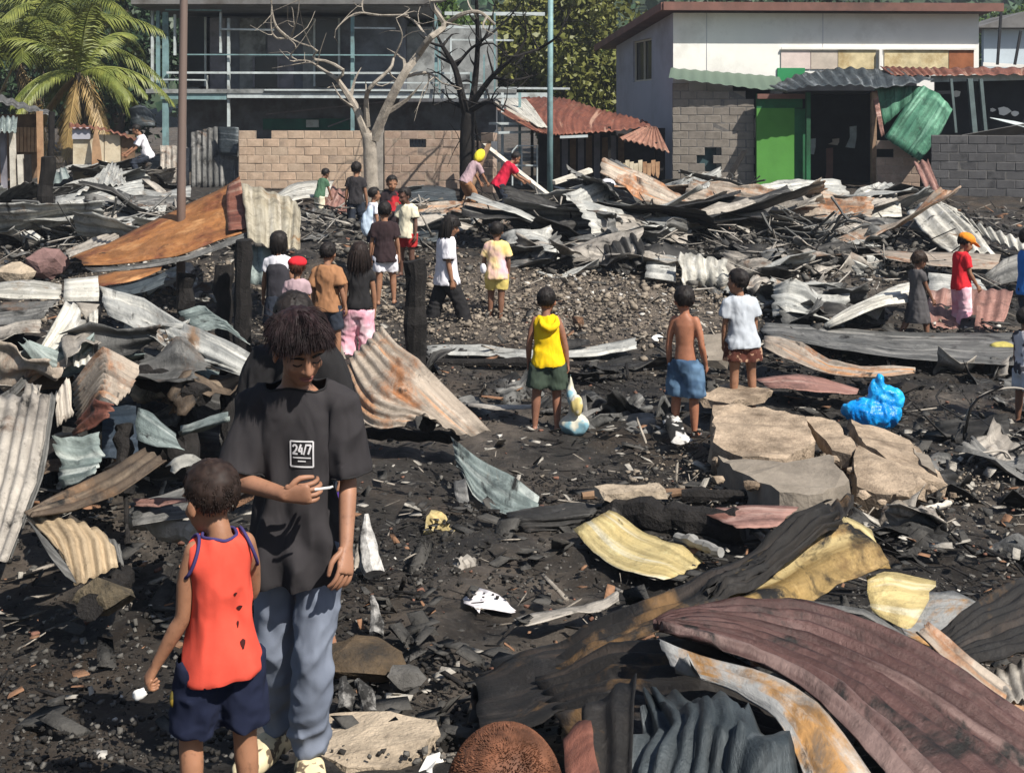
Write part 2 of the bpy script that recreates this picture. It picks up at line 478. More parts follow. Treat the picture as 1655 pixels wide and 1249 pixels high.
    for i, sg in ((0, -1), (1, 1)):
        d = legs[i][2] if len(legs[i]) > 2 else (sg * 0.18, 1, 0)
        d = np.array(d, float); d[2] = min(d[2], 0.0) if A[i][2] > ank * 1.3 else 0; d = unit(d); FD.append(d)
        sd = unit(np.cross(d, (0, 0, 1))); L = h * 0.145; un = np.cross(sd, d)
        base = A[i] - un * ank
        P.append(loft([(base - d * L * 0.22 + un * 0.016 * h, sd, un, 0.016 * h, 0.013 * h), (base - d * L * 0.14 + un * 0.020 * h, sd, un, 0.021 * h, 0.019 * h),
                       (base + d * L * 0.1 + un * 0.022 * h, sd, un, 0.022 * h, 0.021 * h), (base + d * L * 0.45 + un * 0.013 * h, sd, un, 0.027 * h, 0.012 * h),
                       (base + d * L * 0.72 + un * 0.008 * h, sd, un, 0.024 * h, 0.0075 * h), (base + d * L * 0.80 + un * 0.006 * h, sd, un, 0.015 * h, 0.005 * h)], 12, 2.2))
    # palms
    HD = []; PN = []
    for i, sg in ((0, -1), (1, 1)):
        hd = unit(hand_d[i] if hand_d[i] is not None else arms[i][1])
        pn = np.array(hands[i][0], float) if hands[i][0] is not None else -sg * rt + 0.3 * fw * 0
        pn = unit(pn - hd * (pn @ hd)); sd = np.cross(hd, pn)
        HD.append(hd); PN.append(pn)
        P.append(loft([(Wr[i] - hd * 0.006 * h, sd, pn, 0.0145 * h, 0.0115 * h), (Wr[i] + hd * 0.014 * h, sd, pn, 0.0185 * h, 0.011 * h),
                       (Wr[i] + hd * 0.045 * h, sd, pn, 0.0235 * h, 0.0095 * h), (Wr[i] + hd * 0.056 * h, sd, pn, 0.021 * h, 0.007 * h)], 12, 2.6))
    V, F = remesh(P, vox, 3 if vox < 0.008 else 2)
    # sculpt: eye sockets, philtrum line
    L = (V - HC) @ HR / s
    if face:
        for sg in (-1, 1):
            g = np.exp(-(((L[:, 0] - sg * 0.032) / 0.017) ** 2 + ((L[:, 2] - 0.004) / 0.0125) ** 2)) * (L[:, 1] > 0.03)
            V -= np.outer(g * 0.012 * s, HR[:, 1])
            g = np.exp(-(((L[:, 0] - sg * 0.032) / 0.013) ** 2 + ((L[:, 2] - 0.001) / 0.008) ** 2)) * (L[:, 1] > 0.03)
            V += np.outer(g * 0.006 * s, HR[:, 1])
        g = np.exp(-((L[:, 0] / 0.022) ** 2 + ((L[:, 2] + 0.0565) / 0.0028) ** 2)) * (L[:, 1] > 0.05)
        V -= np.outer(g * 0.006 * s, HR[:, 1])
        g = np.exp(-((L[:, 0] / 0.02) ** 2 + ((L[:, 2] + 0.073) / 0.006) ** 2)) * (L[:, 1] > 0.04)
        V -= np.outer(g * 0.005 * s, HR[:, 1])
    else:
        for sg in (-1, 1):
            g = np.exp(-(((L[:, 0] - sg * 0.032) / 0.018) ** 2 + ((L[:, 2] - 0.004) / 0.013) ** 2)) * (L[:, 1] > 0.03)
            V -= np.outer(g * 0.012 * s, HR[:, 1])
    # fingers: separate, unequal, bent chains rooted in the palm
    V = [V]; nV = len(V[0]); F = list(F)
    for i, sg in ((0, -1), (1, 1)):
        hd, pn = HD[i], PN[i]; sd = np.cross(hd, pn)
        cu = hands[i][1] if hands[i][1] is not None else curl
        thumb_side = unit(fw + 0.001 * up); ts = 1 if sd @ thumb_side > 0 else -1
        if abs(sd @ fw) < 0.25: ts = 1 if sd @ up > 0 else -1
        fs = 9 if vox < 0.008 else 6
        for q in range(4):
            o = (1.5 - q) * ts; ln = h * (0.043, 0.048, 0.045, 0.036)[q]
            p = Wr[i] + hd * h * 0.046 + sd * o * h * 0.0112
            pts = [p - hd * h * 0.012, p]; a = 0.15
            for seg, fr in enumerate((0.42, 0.33, 0.25)):
                a2 = a + cu * (0.55, 1.05, 0.85)[seg] + rng.uniform(-0.06, 0.06); a = a2
                dv = hd * math.cos(a) + pn * math.sin(a) + sd * o * 0.03
                pts.append(pts[-1] + unit(dv) * ln * fr)
            v, f = limb(pts, [h * 0.0052, h * 0.0054, h * 0.0050, h * 0.0045, h * 0.0038], fs, 9 if vox < 0.008 else 6)
            V.append(v); F += [[k + nV for k in x] for x in f]; nV += len(v)
        p = Wr[i] + hd * h * 0.014 + sd * ts * h * 0.015
        t1 = p + unit(hd * 0.7 + sd * ts * 0.65 + pn * 0.35) * h * 0.022
        t2 = t1 + unit(hd * 0.95 + sd * ts * (0.15 - 0.3 * cu) + pn * (0.25 + 0.4 * cu)) * h * 0.017
        t3 = t2 + unit(hd * 0.9 - sd * ts * 0.3 * cu + pn * (0.2 + 0.5 * cu)) * h * 0.013
        v, f = limb([p - hd * h * 0.006, p, t1, t2, t3], [h * 0.007, h * 0.0072, h * 0.0062, h * 0.0055, h * 0.0045], fs, 8)
        V.append(v); F += [[k + nV for k in x] for x in f]; nV += len(v)
    V = np.vstack(V)
    root = empty('person', pos, label, 'person', group)
    root.rotation_euler.z = -math.radians(yaw)
    sm = skin('skin_%.2f_%.2f' % (skin_c[0], skin_c[2]), skin_c)
    obj('body', mesh_np('body', V, F, True), sm, root)
    info = dict(pel=pel, S=S, E=E, Wr=Wr, HC=HC, HR=HR, s=s, up=up, fw=fw, rt=rt, h=h, HD=HD, PN=PN, A=A, FD=FD, K=K, hips=hips, neckb=neckb, root=root)
    sv = vox * 1.25
    def wrinkle(V, F, amp, sc, seed2, stretch=(1, 1, 0.45), kind='shirt'):
        N, _, _ = vnormals(V, F)
        if kind == 'shirt':        # drapes that open towards the hem, creases across the waist
            q = V - pel; zz = (q @ up) / h; th_ = np.arctan2(q @ fw, q @ rt); rr = np.hypot(q @ fw, q @ rt) / h
            nz = noise3(V, 3.5 / h, seed2 + 11, 2)
            dr = np.sin(th_ * 7 + 4.5 * nz + seed2) * np.clip((0.20 - zz) / 0.25, 0, 1) * (rr < 0.16)
            cr = (0.5 - np.abs(np.sin(zz * 30 + th_ * 1.6 + 5.5 * nz)) ) * np.exp(-((zz - 0.06) / 0.07) ** 2) * (0.4 + noise3(V, 5 / h, seed2 + 12, 1)) * (rr < 0.16)
            V = V + N * ((dr * (0.75 if kid < 0.5 else 0.35) + cr * 0.9) * amp)[:, None]
        else:                      # creases bunching behind the knee and above the hem
            ex = np.zeros(len(V))
            for k_ in K:
                dz = (V[:, 2] - k_[2]) / h
                ex = np.maximum(ex, np.exp(-(dz / 0.05) ** 2) * (np.linalg.norm(V[:, :2] - k_[:2], axis=1) < 0.09 * h))
            for a_ in A:
                dz = (V[:, 2] - a_[2]) / h
                ex = np.maximum(ex, np.exp(-((dz - 0.04) / 0.05) ** 2) * (np.linalg.norm(V[:, :2] - a_[:2], axis=1) < 0.09 * h))
            nz = noise3(V, 4.5 / h, seed2 + 13, 2)
            V = V + N * ((0.5 - np.abs(np.sin(V[:, 2] / h * 55 + 6 * nz + V[:, 0] / h * 14))) * ex * amp * 1.3)[:, None]
        Q = V * np.array(stretch)
        w = noise3(Q @ rotm(0.25, 0.35, 0), sc * 1.7, seed2, 2); w = 0.5 - np.abs(w) * 2.2
        w2 = noise3(V, sc * 0.55, seed2 + 5, 2)
        return V + N * ((w * 1.15 + w2 * 0.8 + 0.35) * amp)[:, None]
    # --- upper garment
    if shirt:
        ez = shirt.get('ease', 0.014) * h; hem = shirt.get('hem', -0.06); sl = shirt.get('sleeve', 0.62)
        B = []; caps = []
        t2 = [(hem, 0.097, 0.074), (max(hem + 0.05, 0.0), 0.094, 0.072), (0.06, 0.090, 0.068), (0.13, 0.084, 0.062), (0.21, 0.088, 0.065), (spine / h - 0.03, 0.098, 0.062), (spine / h + 0.012, 0.088, 0.050), (spine / h + 0.034, 0.048, 0.042)]
        if bottom:
            over = max(0, bottom.get('ease', 0.012) - shirt.get('ease', 0.014) + 0.014)
            t2 = [(a, b + over * (1.0 if a < 0.05 else 0.8 if a < 0.1 else 0.25 if a < 0.15 else 0), c + over * (1.0 if a < 0.05 else 0.8 if a < 0.1 else 0.25 if a < 0.15 else 0)) for a, b, c in t2]
        if shirt.get('flare'): t2[0] = (hem, t2[0][1] + shirt['flare'], t2[0][2] + shirt['flare']); t2[1] = (t2[1][0], t2[1][1] + shirt['flare'] * 0.6, t2[1][2] + shirt['flare'] * 0.6)
        f0 = 0.84 if kid > 0.5 else 0.90
        B.append(loft([(pel + up * a * h, rt, fw, b * h * bw * f0 + ez, c * h * bw * f0 + ez) for a, b, c in t2]))
        caps.append((pel + up * hem * h, -up, 0.3 * h))
        caps.append((pel + up * (spine + 0.034 * h), up, (0.045 + shirt.get('neck', 0.0)) * h))
        if sl > 0:
            for i, sg in ((0, -1), (1, 1)):
                if sl <= 1.0:
                    end = S[i] + unit(arms[i][0]) * ul * sl; d = unit(arms[i][0])
                    wf = shirt.get('wide', 0.0) * h
                    B.append(tube([S[i] - rt * sg * h * 0.035 - d * 0.0, S[i] + d * ul * 0.10, S[i] + d * ul * sl * 0.6, end], [h * 0.026 + ez * 0.6, h * 0.031 + ez * 0.6, h * 0.028 + ez * 0.8 + wf * 0.7, h * 0.027 + ez + wf], 14))
                    caps.append((end, d, 0.1 * h))
                else:
                    f_ = sl - 1; d = unit(arms[i][1]); end = E[i] + d * fl * f_
                    B.append(limb([S[i] - rt * sg * h * 0.03, S[i] + unit(arms[i][0]) * ul * 0.4, E[i], E[i] + d * fl * f_ * 0.5, end], [h * 0.036 + ez, h * 0.031 + ez, h * 0.028 + ez, h * 0.026 + ez, h * 0.021 + ez * 0.8], round_ends=False))
                    caps.append((end, d, 0.08 * h))
        v, f = remesh(B, sv, 4)
        f = open_caps(v, f, caps, sv * 2.2)
        v = wrinkle(v, f, shirt.get('wr', 0.0065) * h, shirt.get('wsc', 9.0) * 1.3 / h, 31 + seed)
        o = obj(shirt.get('name', 'shirt'), mesh_np('shirt', v, f, True), shirt['mat'], root)
        info['shirt'] = (v, f, o)
        if shirt.get('trim'):                      # ribbed edge round armholes and neck
            if sl <= 0:
                for i, sg in ((0, -1), (1, 1)):
                    k_ = np.linspace(0, 2 * np.pi, 29); c_ = S[i] - rt * sg * 0.004 * h - up * 0.012 * h
                    ring = c_ + np.outer(np.sin(k_), up) * 0.052 * h + np.outer(np.cos(k_), fw) * 0.044 * h - np.outer(np.sin(k_), rt * sg) * 0.020 * h
                    vv, ff = tube(ring, shirt.get('trim_r', 0.006), 6); obj('trim', mesh_np('trim', vv, ff, True), shirt['trim'], o)
            ec = {}
            for q in f:
                for k_ in range(len(q)):
                    e_ = (q[k_], q[(k_ + 1) % len(q)]); key = (min(e_), max(e_)); ec[key] = ec.get(key, 0) + 1
            nb = {}
            for (a_, b_), c_ in ec.items():
                if c_ == 1: nb.setdefault(a_, []).append(b_); nb.setdefault(b_, []).append(a_)
            seen = set()
            for st in list(nb):
                if st in seen: continue
                loop = [st]; seen.add(st); cur = st
                while True:
                    nx_ = [k_ for k_ in nb[cur] if k_ not in seen]
                    if not nx_: break
                    cur = nx_[0]; seen.add(cur); loop.append(cur)
                if len(loop) < 14: continue
                q = v[loop]; c = q.mean(0)
                if c[2] < pel[2] + 0.12 * h: continue
                for _ in range(3): q = (q + np.roll(q, 1, 0) + np.roll(q, -1, 0)) / 3
                q = np.vstack([q, q[:2]])
                vv, ff = tube(q, shirt.get('trim_r', 0.006), 6)
                obj('trim', mesh_np('trim', vv, ff, True), shirt['trim'], o)
    # --- lower garment
    if bottom:
        ez = bottom.get('ease', 0.012) * h; ln = bottom['len']   # 1 = knee, 2 = ankle
        B = []; caps = []
        wz = bottom.get('waist', 0.02 if shirt else 0.075)
        f0 = 0.88 if kid > 0.5 else 0.97
        B.append(loft([(pel + up * -0.055 * h, rt, fw, 0.070 * h * f0 + ez, 0.058 * h + ez), (pel, rt, fw, 0.090 * h * f0 * bw + ez, 0.068 * h * bw + ez), (pel + up * wz * 0.6 * h, rt, fw, 0.087 * h * f0 * bw + ez, 0.065 * h * bw + ez), (pel + up * wz * h, rt, fw, 0.082 * h * f0 * bw + ez * 0.6, 0.060 * h * bw + ez * 0.6)]))
        caps.append((pel + up * wz * h, up, 0.2 * h))
        if bottom.get('skirt'):
            zz = bottom['skirt']; dn = unit(unit(legs[0][0]) + unit(legs[1][0]))
            B.append(loft([(pel, rt, fw, 0.095 * h + ez, 0.075 * h + ez), (pel + dn * zz * h * 0.5, rt, fw, 0.115 * h + ez, 0.10 * h + ez), (pel + dn * zz * h, rt, fw, 0.135 * h + ez, 0.12 * h + ez)]))
            caps.append((pel + dn * zz * h, dn, 0.3 * h))
        else:
            for i in (0, 1):
                d0 = unit(legs[i][0]); d1 = unit(legs[i][1]); wl_ = bottom.get('wide', 0.0) * h
                if ln <= 1.0:
                    end = hips[i] + d0 * th * ln
                    B.append(tube([hips[i] + up * 0.0, hips[i] + d0 * th * ln * 0.5, end], [h * 0.055 * bw + ez, h * 0.052 * bw + ez + wl_ * 0.5, h * 0.048 * bw + ez + wl_], 16)); dd = d0
                else:
                    end = K[i] + d1 * sh * (ln - 1)
                    B.append(limb([hips[i], hips[i] + d0 * th * 0.5, K[i], K[i] + d1 * sh * (ln - 1) * 0.5, end], [h * 0.055 * bw + ez, h * 0.049 * bw + ez, h * 0.038 * bw + ez + wl_ * 0.5, h * 0.034 * bw + ez + wl_ * 0.8, h * (0.030) * bw + ez + wl_], 16, 18, False)); dd = d1
                caps.append((end, dd, 0.12 * h))
        v, f = remesh(B, sv, 3)
        f = open_caps(v, f, caps, sv * 2.2)
        v = wrinkle(v, f, bottom.get('wr', 0.006) * h, bottom.get('wsc', 8.0) * 1.3 / h, 77 + seed, (1, 1, 0.8), 'legs')
        obj(bottom.get('name', 'shorts'), mesh_np('shorts', v, f, True), bottom['mat'], root)
    # --- footwear
    if feet:
        for i, sg in ((0, -1), (1, 1)):
            d = FD[i]; sd = unit(np.cross(d, (0, 0, 1))); un = np.cross(sd, d); L_ = h * 0.150; b = A[i] - un * ank
            if feet['kind'] == 'slipper':
                out = [(-0.27, 0.017), (-0.2, 0.024), (0.1, 0.023), (0.45, 0.030), (0.7, 0.028), (0.86, 0.014)]
                ring = [b + d * L_ * a + sd * w * h for a, w in out] + [b + d * L_ * a - sd * w * h for a, w in out[::-1]]
                mb = MB(); mb.prism(np.array(ring) + un * 0.002, h * 0.010, un)
                so = mb.build('slipper', feet['mat']); so.location = (0, 0, 0); so.data = mesh_np('slipper', np.vstack(mb.V), mb.F); so.data.materials.append(feet['mat']); so.parent = root
                vv, ff = tube(curve_pts([b + d * L_ * 0.15 + sd * 0.024 * h + un * 0.008 * h, b + d * L_ * 0.4 + sd * 0.02 * h + un * 0.028 * h, b + d * L_ * 0.58 + un * 0.022 * h, b + d * L_ * 0.4 - sd * 0.02 * h + un * 0.028 * h, b + d * L_ * 0.15 - sd * 0.024 * h + un * 0.008 * h], 14), 0.004 * h, 5)
                obj('strap', mesh_np('strap', vv, ff), feet['mat'], so)
            else:   # clog: chunky closed upper with open heel
                P2 = [loft([(b - d * L_ * 0.28 + un * 0.012 * h, sd, un, 0.022 * h, 0.018 * h), (b - d * L_ * 0.1 + un * 0.016 * h, sd, un, 0.028 * h, 0.024 * h), (b + d * L_ * 0.25 + un * 0.022 * h, sd, un, 0.033 * h, 0.031 * h),
                            (b + d * L_ * 0.6 + un * 0.017 * h, sd, un, 0.037 * h, 0.025 * h), (b + d * L_ * 0.86 + un * 0.011 * h, sd, un, 0.030 * h, 0.017 * h), (b + d * L_ * 0.97 + un * 0.008 * h, sd, un, 0.016 * h, 0.010 * h)], 16, 2.6)]
                v, f = remesh(P2, min(vox, 0.007), 2)
                obj('clog', mesh_np('clog', v, f, True), feet['mat'], root)
    # --- hair
    if hair:
        hm = hair_mat(hair_c)
        R0 = np.array([0.080, 0.098, 0.092]); C0 = np.array([0, -0.012, 0.028])
        front = {'short': 0.052, 'bangs': 0.030, 'long': 0.048, 'tousled': 0.035, 'crop': 0.055, 'shaved': 0.05}[hair]
        def inside(d):  # direction on the skull: is it hair?
            x, y, z = d[..., 0], d[..., 1], d[..., 2]
            low_ = np.where(y > 0.25, front / 0.092 + 0.12 - 0.2 * (1 - y), np.where(y > -0.25, -0.10 + (y - 0.25) * 0.6, -0.70))
            return z > low_ + 0.10 * np.sin(x * 23 + y * 11 + seed) * 0.5 + 0.06 * np.sin(x * 51 - y * 37)
        nu, nv = 48, 30
        th_ = np.linspace(0.02, 2.35, nv); ph_ = np.arange(nu) * 2 * np.pi / nu
        D = np.array([[(math.sin(a) * math.cos(b), math.sin(a) * math.sin(b), math.cos(a)) for b in ph_] for a in th_])
        ins = inside(D)
        D2 = D.reshape(-1, 3)
        thick = {'short': 0.010, 'bangs': 0.014, 'long': 0.015, 'tousled': 0.012, 'crop': 0.006, 'shaved': 0.0015}[hair]
        bumps = noise3(D2 * np.array([1, 1, 0.6]), 7, 3 + seed, 3)
        topf = np.clip(D2[:, 2] + 0.3, 0, 1)
        Vc = C0 + D2 * (R0 + (thick * (0.5 + 0.8 * topf) + bumps * (thick * 0.5 + 0.004))[:, None])
        Vc = HC + (Vc * s) @ HR.T
        Fc = [[i*nu + k, i*nu + (k+1) % nu, (i+1)*nu + (k+1) % nu, (i+1)*nu + k] for i in range(nv - 1) for k in range(nu)
              if ins[i, k] and ins[i, (k+1) % nu] and ins[i+1, k] and ins[i+1, (k+1) % nu]]
        Fc.append([k for k in range(nu)])
        Vs = [Vc]; Fs = [f[::-1] for f in Fc]; nS = len(Vc)
        if strands:
            ns = strands; g = rng.normal(size=(ns * 4, 3)); g /= np.linalg.norm(g, axis=1)[:, None]
            g = g[inside(g)][:ns]
            HL = hair_len or {'short': 0.032, 'bangs': 0.06, 'long': 0.34, 'tousled': 0.085, 'crop': 0.016, 'shaved': 0.004}[hair]
            whorl = unit((0.1, -0.55, 0.83))
            dn = HR.T @ np.array([0, 0, -1.0])          # gravity in head space
            if hair == 'tousled':
                g2 = rng.normal(size=(ns * 3, 3)); g2 /= np.linalg.norm(g2, axis=1)[:, None]; g = np.vstack([g, g2[(g2[:, 2] > 0.25) & inside(g2)][:ns]])
                CL = np.stack([noise3(g, 3.4, 90 + q_, 2) for q_ in range(3)], 1)
            for gi, d in enumerate(g):
                p = C0 + d * (R0 + thick * 0.3)
                n_ = unit(d / R0)
                flow = d - whorl; flow = unit(flow - n_ * (flow @ n_) + 1e-6)
                if hair == 'tousled':
                    cl = CL[gi]; flow = unit(flow * 0.7 + np.array([0.25, 0.45, 0]) * max(0, d[2]) + 2.0 * cl + 0.12 * rng.normal(size=3)); flow = unit(flow - n_ * (flow @ n_) * 0.7)
                ln = HL * rng.uniform(0.6, 1.15)
                if hair in ('short', 'crop', 'tousled', 'bangs') and d[2] < 0.2: ln *= 0.4
                if hair == 'tousled': ln *= min(1, max(0.14, (d[2] - 0.12) / 0.5))
                if hair == 'tousled' and d[1] > 0.55: ln *= 0.62
                lift = {'short': 0.45, 'bangs': 0.25, 'long': 0.18, 'tousled': 0.62, 'crop': 0.6, 'shaved': 0.8}[hair] * rng.uniform(0.5, 1.3)
                pts = [p]; dv = unit(flow + n_ * lift)
                m = 9 if hair == 'long' else 2 if hair == 'shaved' else 5
                for q in range(m):
                    dv = unit(dv + dn * (0.28 if hair != 'long' else 0.35) - 0.0 * n_)
                    np_ = pts[-1] + dv * ln / m
                    e = (np_ - C0) / (R0 + 0.004); le = np.linalg.norm(e)
                    if le < 1: np_ = C0 + (np_ - C0) / le
                    if hair == 'long' and np_[1] > 0.03 and np_[2] < 0.03: np_[1] = 0.03 - 0.2 * (np_[1] - 0.03)
                    pts.append(np_)
                w = (0.0040 if hair != 'long' else 0.0060) * rng.uniform(0.6, 1.2)
                if strands < 1000: w *= 1.5
                if strands > 2000: w *= 0.52 if hair != 'shaved' else 0.22
                v, f = tube(np.array(pts), np.linspace(w, w * 0.25, len(pts)), 3, False)
                v = HC + (v * s) @ HR.T
                Vs.append(v); Fs += [[k + nS for k in x] for x in f]; nS += len(v)
        obj('hair', mesh_np('hair', np.vstack(Vs), Fs, True), hm, root)
    return info

def wpt(info, p):
    """body-frame point to the frame of the person's Empty children"""
    return np.asarray(p)
# ------------------------------------------------------------------ ground
GY = [-5, 0, 3.6, 4.2, 4.8, 7.0, 10.9, 15.5, 21.5, 30, 45, 80, 400]
GZ = [0.62, 0.62, 0.58, 0.54, 0.40, 0.12, 0.0, 0.14, 0.60, 0.93, 1.1, 1.6, 6.0]
MOUNDS = [(-0.84, 3.57, 0.5, 0.12), (-3.0, 8.3, 1.7, 0.35), (1.3, 4.3, 1.0, 0.18), (-5.5, 20.5, 3.0, 0.35), (-2.6, 13.2, 1.6, 0.12), (2.0, 21.0, 4.0, 0.30), (5.2, 17.2, 2.4, 0.22),
          (6.5, 25.5, 3.0, 0.15), (0.8, 16.6, 1.8, 0.14), (-0.6, 6.6, 0.7, 0.05)]
def gz(x, y):
    x = np.asarray(x, float); y = np.asarray(y, float)
    z = np.interp(y, GY, GZ)
    for cx, cy, r, hh in MOUNDS: z = z + hh * np.exp(-((x - cx) ** 2 + (y - cy) ** 2) / (r * r))
    return z
def on_ground(u, v):
    """where the sight line through (u, v) meets the ground"""
    d = np.linspace(2.5, 60, 2400); p = at(u, v, d[:, None].T[0][:, None]) if False else np.stack([(u - U0) / F_PX * d, d, CAM_Z - (v - V0) / F_PX * d], 1)
    k = np.argmax(p[:, 2] < gz(p[:, 0], p[:, 1])); return p[k]

def ground_mat():
    t = NT('burnt_ground'); tc = t.n('ShaderNodeTexCoord'); v = tc.outputs['Object']
    at_ = t.n('ShaderNodeAttribute'); at_.attribute_name = 'ash'
    c = t.mix(t.noise(v, 1.3, 6, 0.7, 0.35, 0.62), (0.014, 0.0125, 0.0115), (0.050, 0.043, 0.036))
    c = t.mix(t.noise(v, 6, 6, 0.7, 0.50, 0.68), c, (0.105, 0.094, 0.082))
    c = t.mix(t.noise(v, 0.55, 5, 0.7, 0.50, 0.66), c, (0.095, 0.070, 0.049))
    tan = t.mix(t.noise(v, 5, 6, 0.7, 0.38, 0.62), (0.10, 0.085, 0.070), (0.33, 0.27, 0.215))
    c = t.mix(at_.outputs['Fac'], c, tan)
    c = t.mix(t.noise(v, 40, 4, 0.6, 0.64, 0.72), c, (0.24, 0.22, 0.20))
    t.base(c); t.set(0.75, 0, 0.35)
    wet = t.noise(v, 2.3, 4, 0.6, 0.36, 0.64); mr = t.n('ShaderNodeMapRange'); mr.inputs['To Min'].default_value = 0.36; mr.inputs['To Max'].default_value = 0.95
    t.l(wet, mr.inputs['Value']); t.l(mr.outputs[0], t.b.inputs['Roughness'])
    t.bump(t.noise(v, 22, 11, 0.8, 0.15, 0.85), 1.0, 0.06)
    return t.m

ny, nx = 520, 340
yy = np.concatenate([np.linspace(-4, 2.4, 12), 2.5 * (520 / 2.5) ** np.linspace(0, 1, ny - 12)])
xx = np.linspace(-1, 1, nx)
gx = xx[None, :] * (0.62 * np.clip(yy, 3, None) + 3.0)[:, None]
gy = np.repeat(yy[:, None], nx, 1)
z = gz(gx, gy); P3 = np.stack([gx.ravel(), gy.ravel(), np.zeros(gx.size)], 1)
fade = np.clip(1 - (gy.ravel() - 60) / 60, 0, 1)
z = z.ravel() + fade * (noise3(P3, 0.9, 3, 3) * 0.085 + np.abs(noise3(P3, 3.1, 5, 3)) * 0.075 + noise3(P3, 9.0, 8, 2) * 0.022 - 0.03)
ash = np.zeros(gx.size)
for u, v, ru, rv, a in [(930, 490, 2.6, 1.5, 0.95), (640, 470, 1.6, 2.2, 0.6), (250, 470, 1.6, 1.2, 0.6), (1250, 460, 2.2, 1.6, 0.35), (1330, 760, 1.2, 0.9, 0.30), (1560, 800, 1.0, 1.2, 0.2), (700, 600, 1.2, 1.2, 0.12), (80, 420, 1.5, 1.4, 0.6), (870, 800, 1.2, 0.6, 0.22)]:
    p = on_ground(u, v); q = ((gx.ravel() - p[0]) / ru) ** 2 + ((gy.ravel() - p[1]) / rv) ** 2
    ash = np.maximum(ash, a * np.clip(1.35 - q + 0.6 * noise3(P3, 1.8, 21, 3), 0, 1))
nz_ = noise3(P3, 0.75, 61, 4); ash = np.maximum(ash, np.clip((nz_ - 0.22) * 2.2, 0, 0.55) * (gy.ravel() > 4.5))
ash = np.where(gy.ravel() > 32, 0.35, ash)
idx = np.arange(ny * nx).reshape(ny, nx)
GF = np.stack([idx[:-1, :-1], idx[:-1, 1:], idx[1:, 1:], idx[1:, :-1]], -1).reshape(-1, 4)
me = mesh_np('ground', np.stack([gx.ravel(), gy.ravel(), z], 1), GF, True)
a_ = me.attributes.new('ash', 'FLOAT', 'POINT'); a_.data.foreach_set('value', ash.astype(np.float32))
tag(obj('ground', me, ground_mat()), 'charred black muddy ground with ash and grey rubble', kind='structure')

# ------------------------------------------------------------------ hillside and greenery behind
def leaf_mat(name, c1, c2, rough=0.5):
    if name in MATS: return MATS[name]
    t = NT(name); v = t.coords()
    t.base(t.mix(t.noise(v, 2.2, 4, 0.65, 0.3, 0.7), c1, c2)); t.set(rough, 0, 0.35)
    t.b.inputs['Transmission Weight'].default_value = 0.0
    MATS[name] = t.m; return t.m
LEAF = leaf_mat('leaf_green', (0.022, 0.050, 0.010), (0.095, 0.150, 0.030))
LEAF_Y = leaf_mat('leaf_olive', (0.060, 0.075, 0.016), (0.20, 0.20, 0.050))
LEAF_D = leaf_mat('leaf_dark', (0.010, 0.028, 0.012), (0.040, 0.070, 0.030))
PALM = leaf_mat('palm_leaf', (0.060, 0.085, 0.016), (0.22, 0.235, 0.050))
PALM_DRY = leaf_mat('palm_dry', (0.16, 0.10, 0.035), (0.36, 0.25, 0.10))
BARK = plain('bark', (0.10, 0.080, 0.062), 0.95, 0.5, 5, 0.8)
BARK_PALE = plain('bark_pale', (0.33, 0.29, 0.24), 0.95, 0.4, 6, 0.7, dirt=(0.06, 0.05, 0.045), dirt_lo=0.52, dirt_hi=0.75)
CHAR = plain('charred_wood', (0.016, 0.014, 0.013), 0.85, 0.6, 9, 0.9, dirt=(0.12, 0.11, 0.10), dirt_lo=0.62, dirt_hi=0.78)

def leaves(C, size, rng, droop=0.3):
    """small folded leaf faces at points C"""
    n = len(C); d = rng.normal(size=(n, 3)); d[:, 2] -= droop; d /= np.linalg.norm(d, axis=1)[:, None]
    w = rng.normal(size=(n, 3)); w -= d * (w * d).sum(1)[:, None]; w /= np.linalg.norm(w, axis=1)[:, None]
    L = size * rng.uniform(0.6, 1.3, n)[:, None]; W = L * 0.30
    nr = np.cross(d, w)
    V = np.stack([C, C + d * L * 0.5 + w * W + nr * W * 0.3, C + d * L, C + d * L * 0.5 - w * W + nr * W * 0.3], 1).reshape(-1, 3)
    F = np.arange(n * 4).reshape(n, 4)
    return V, F

def bushy_tree(u, d, ztop, rx, rz, n, mat, label, seed, size=0.22, group='trees behind the houses', name='leafy_tree', trunk=True, ry=None):
    rng = np.random.default_rng(seed); x = (u - U0) / F_PX * d; zb = float(gz(x, d))
    root = empty(name, (x, d, zb), label, 'tree', group)
    c = np.array([x, d, ztop - rz])
    nc = 46; cen = rng.normal(size=(nc, 3)); cen /= np.linalg.norm(cen, axis=1)[:, None]; cen *= rng.uniform(0.35, 1.0, nc)[:, None] ** 0.6
    cen = c + cen * np.array([rx, ry or rx, rz]) * 0.85
    k = rng.integers(0, nc, n); q = rng.normal(size=(n, 3)); q /= np.linalg.norm(q, axis=1)[:, None]; q *= rng.uniform(0.5, 1, n)[:, None]
    C = cen[k] + q * np.array([rx, rx, rz]) * 0.30
    V, F = leaves(C, size, rng)
    put('crown', V, F, mat, root)
    if trunk:
        mb = MB(); mb.tube([(x, d, zb - 0.2), (x + 0.1, d, (zb + ztop) / 2), (x, d, ztop - rz)], [0.28, 0.2, 0.12], 8)
        for q in cen[:9]: mb.tube(curve_pts([(x + 0.05, d, zb + (ztop - zb) * 0.45), (np.array([x, d, ztop - rz]) + q) / 2 + rng.normal(size=3) * 0.2, q], 6), np.linspace(0.09, 0.02, 6), 5)
        mb.build('trunk', BARK, root)
    return root

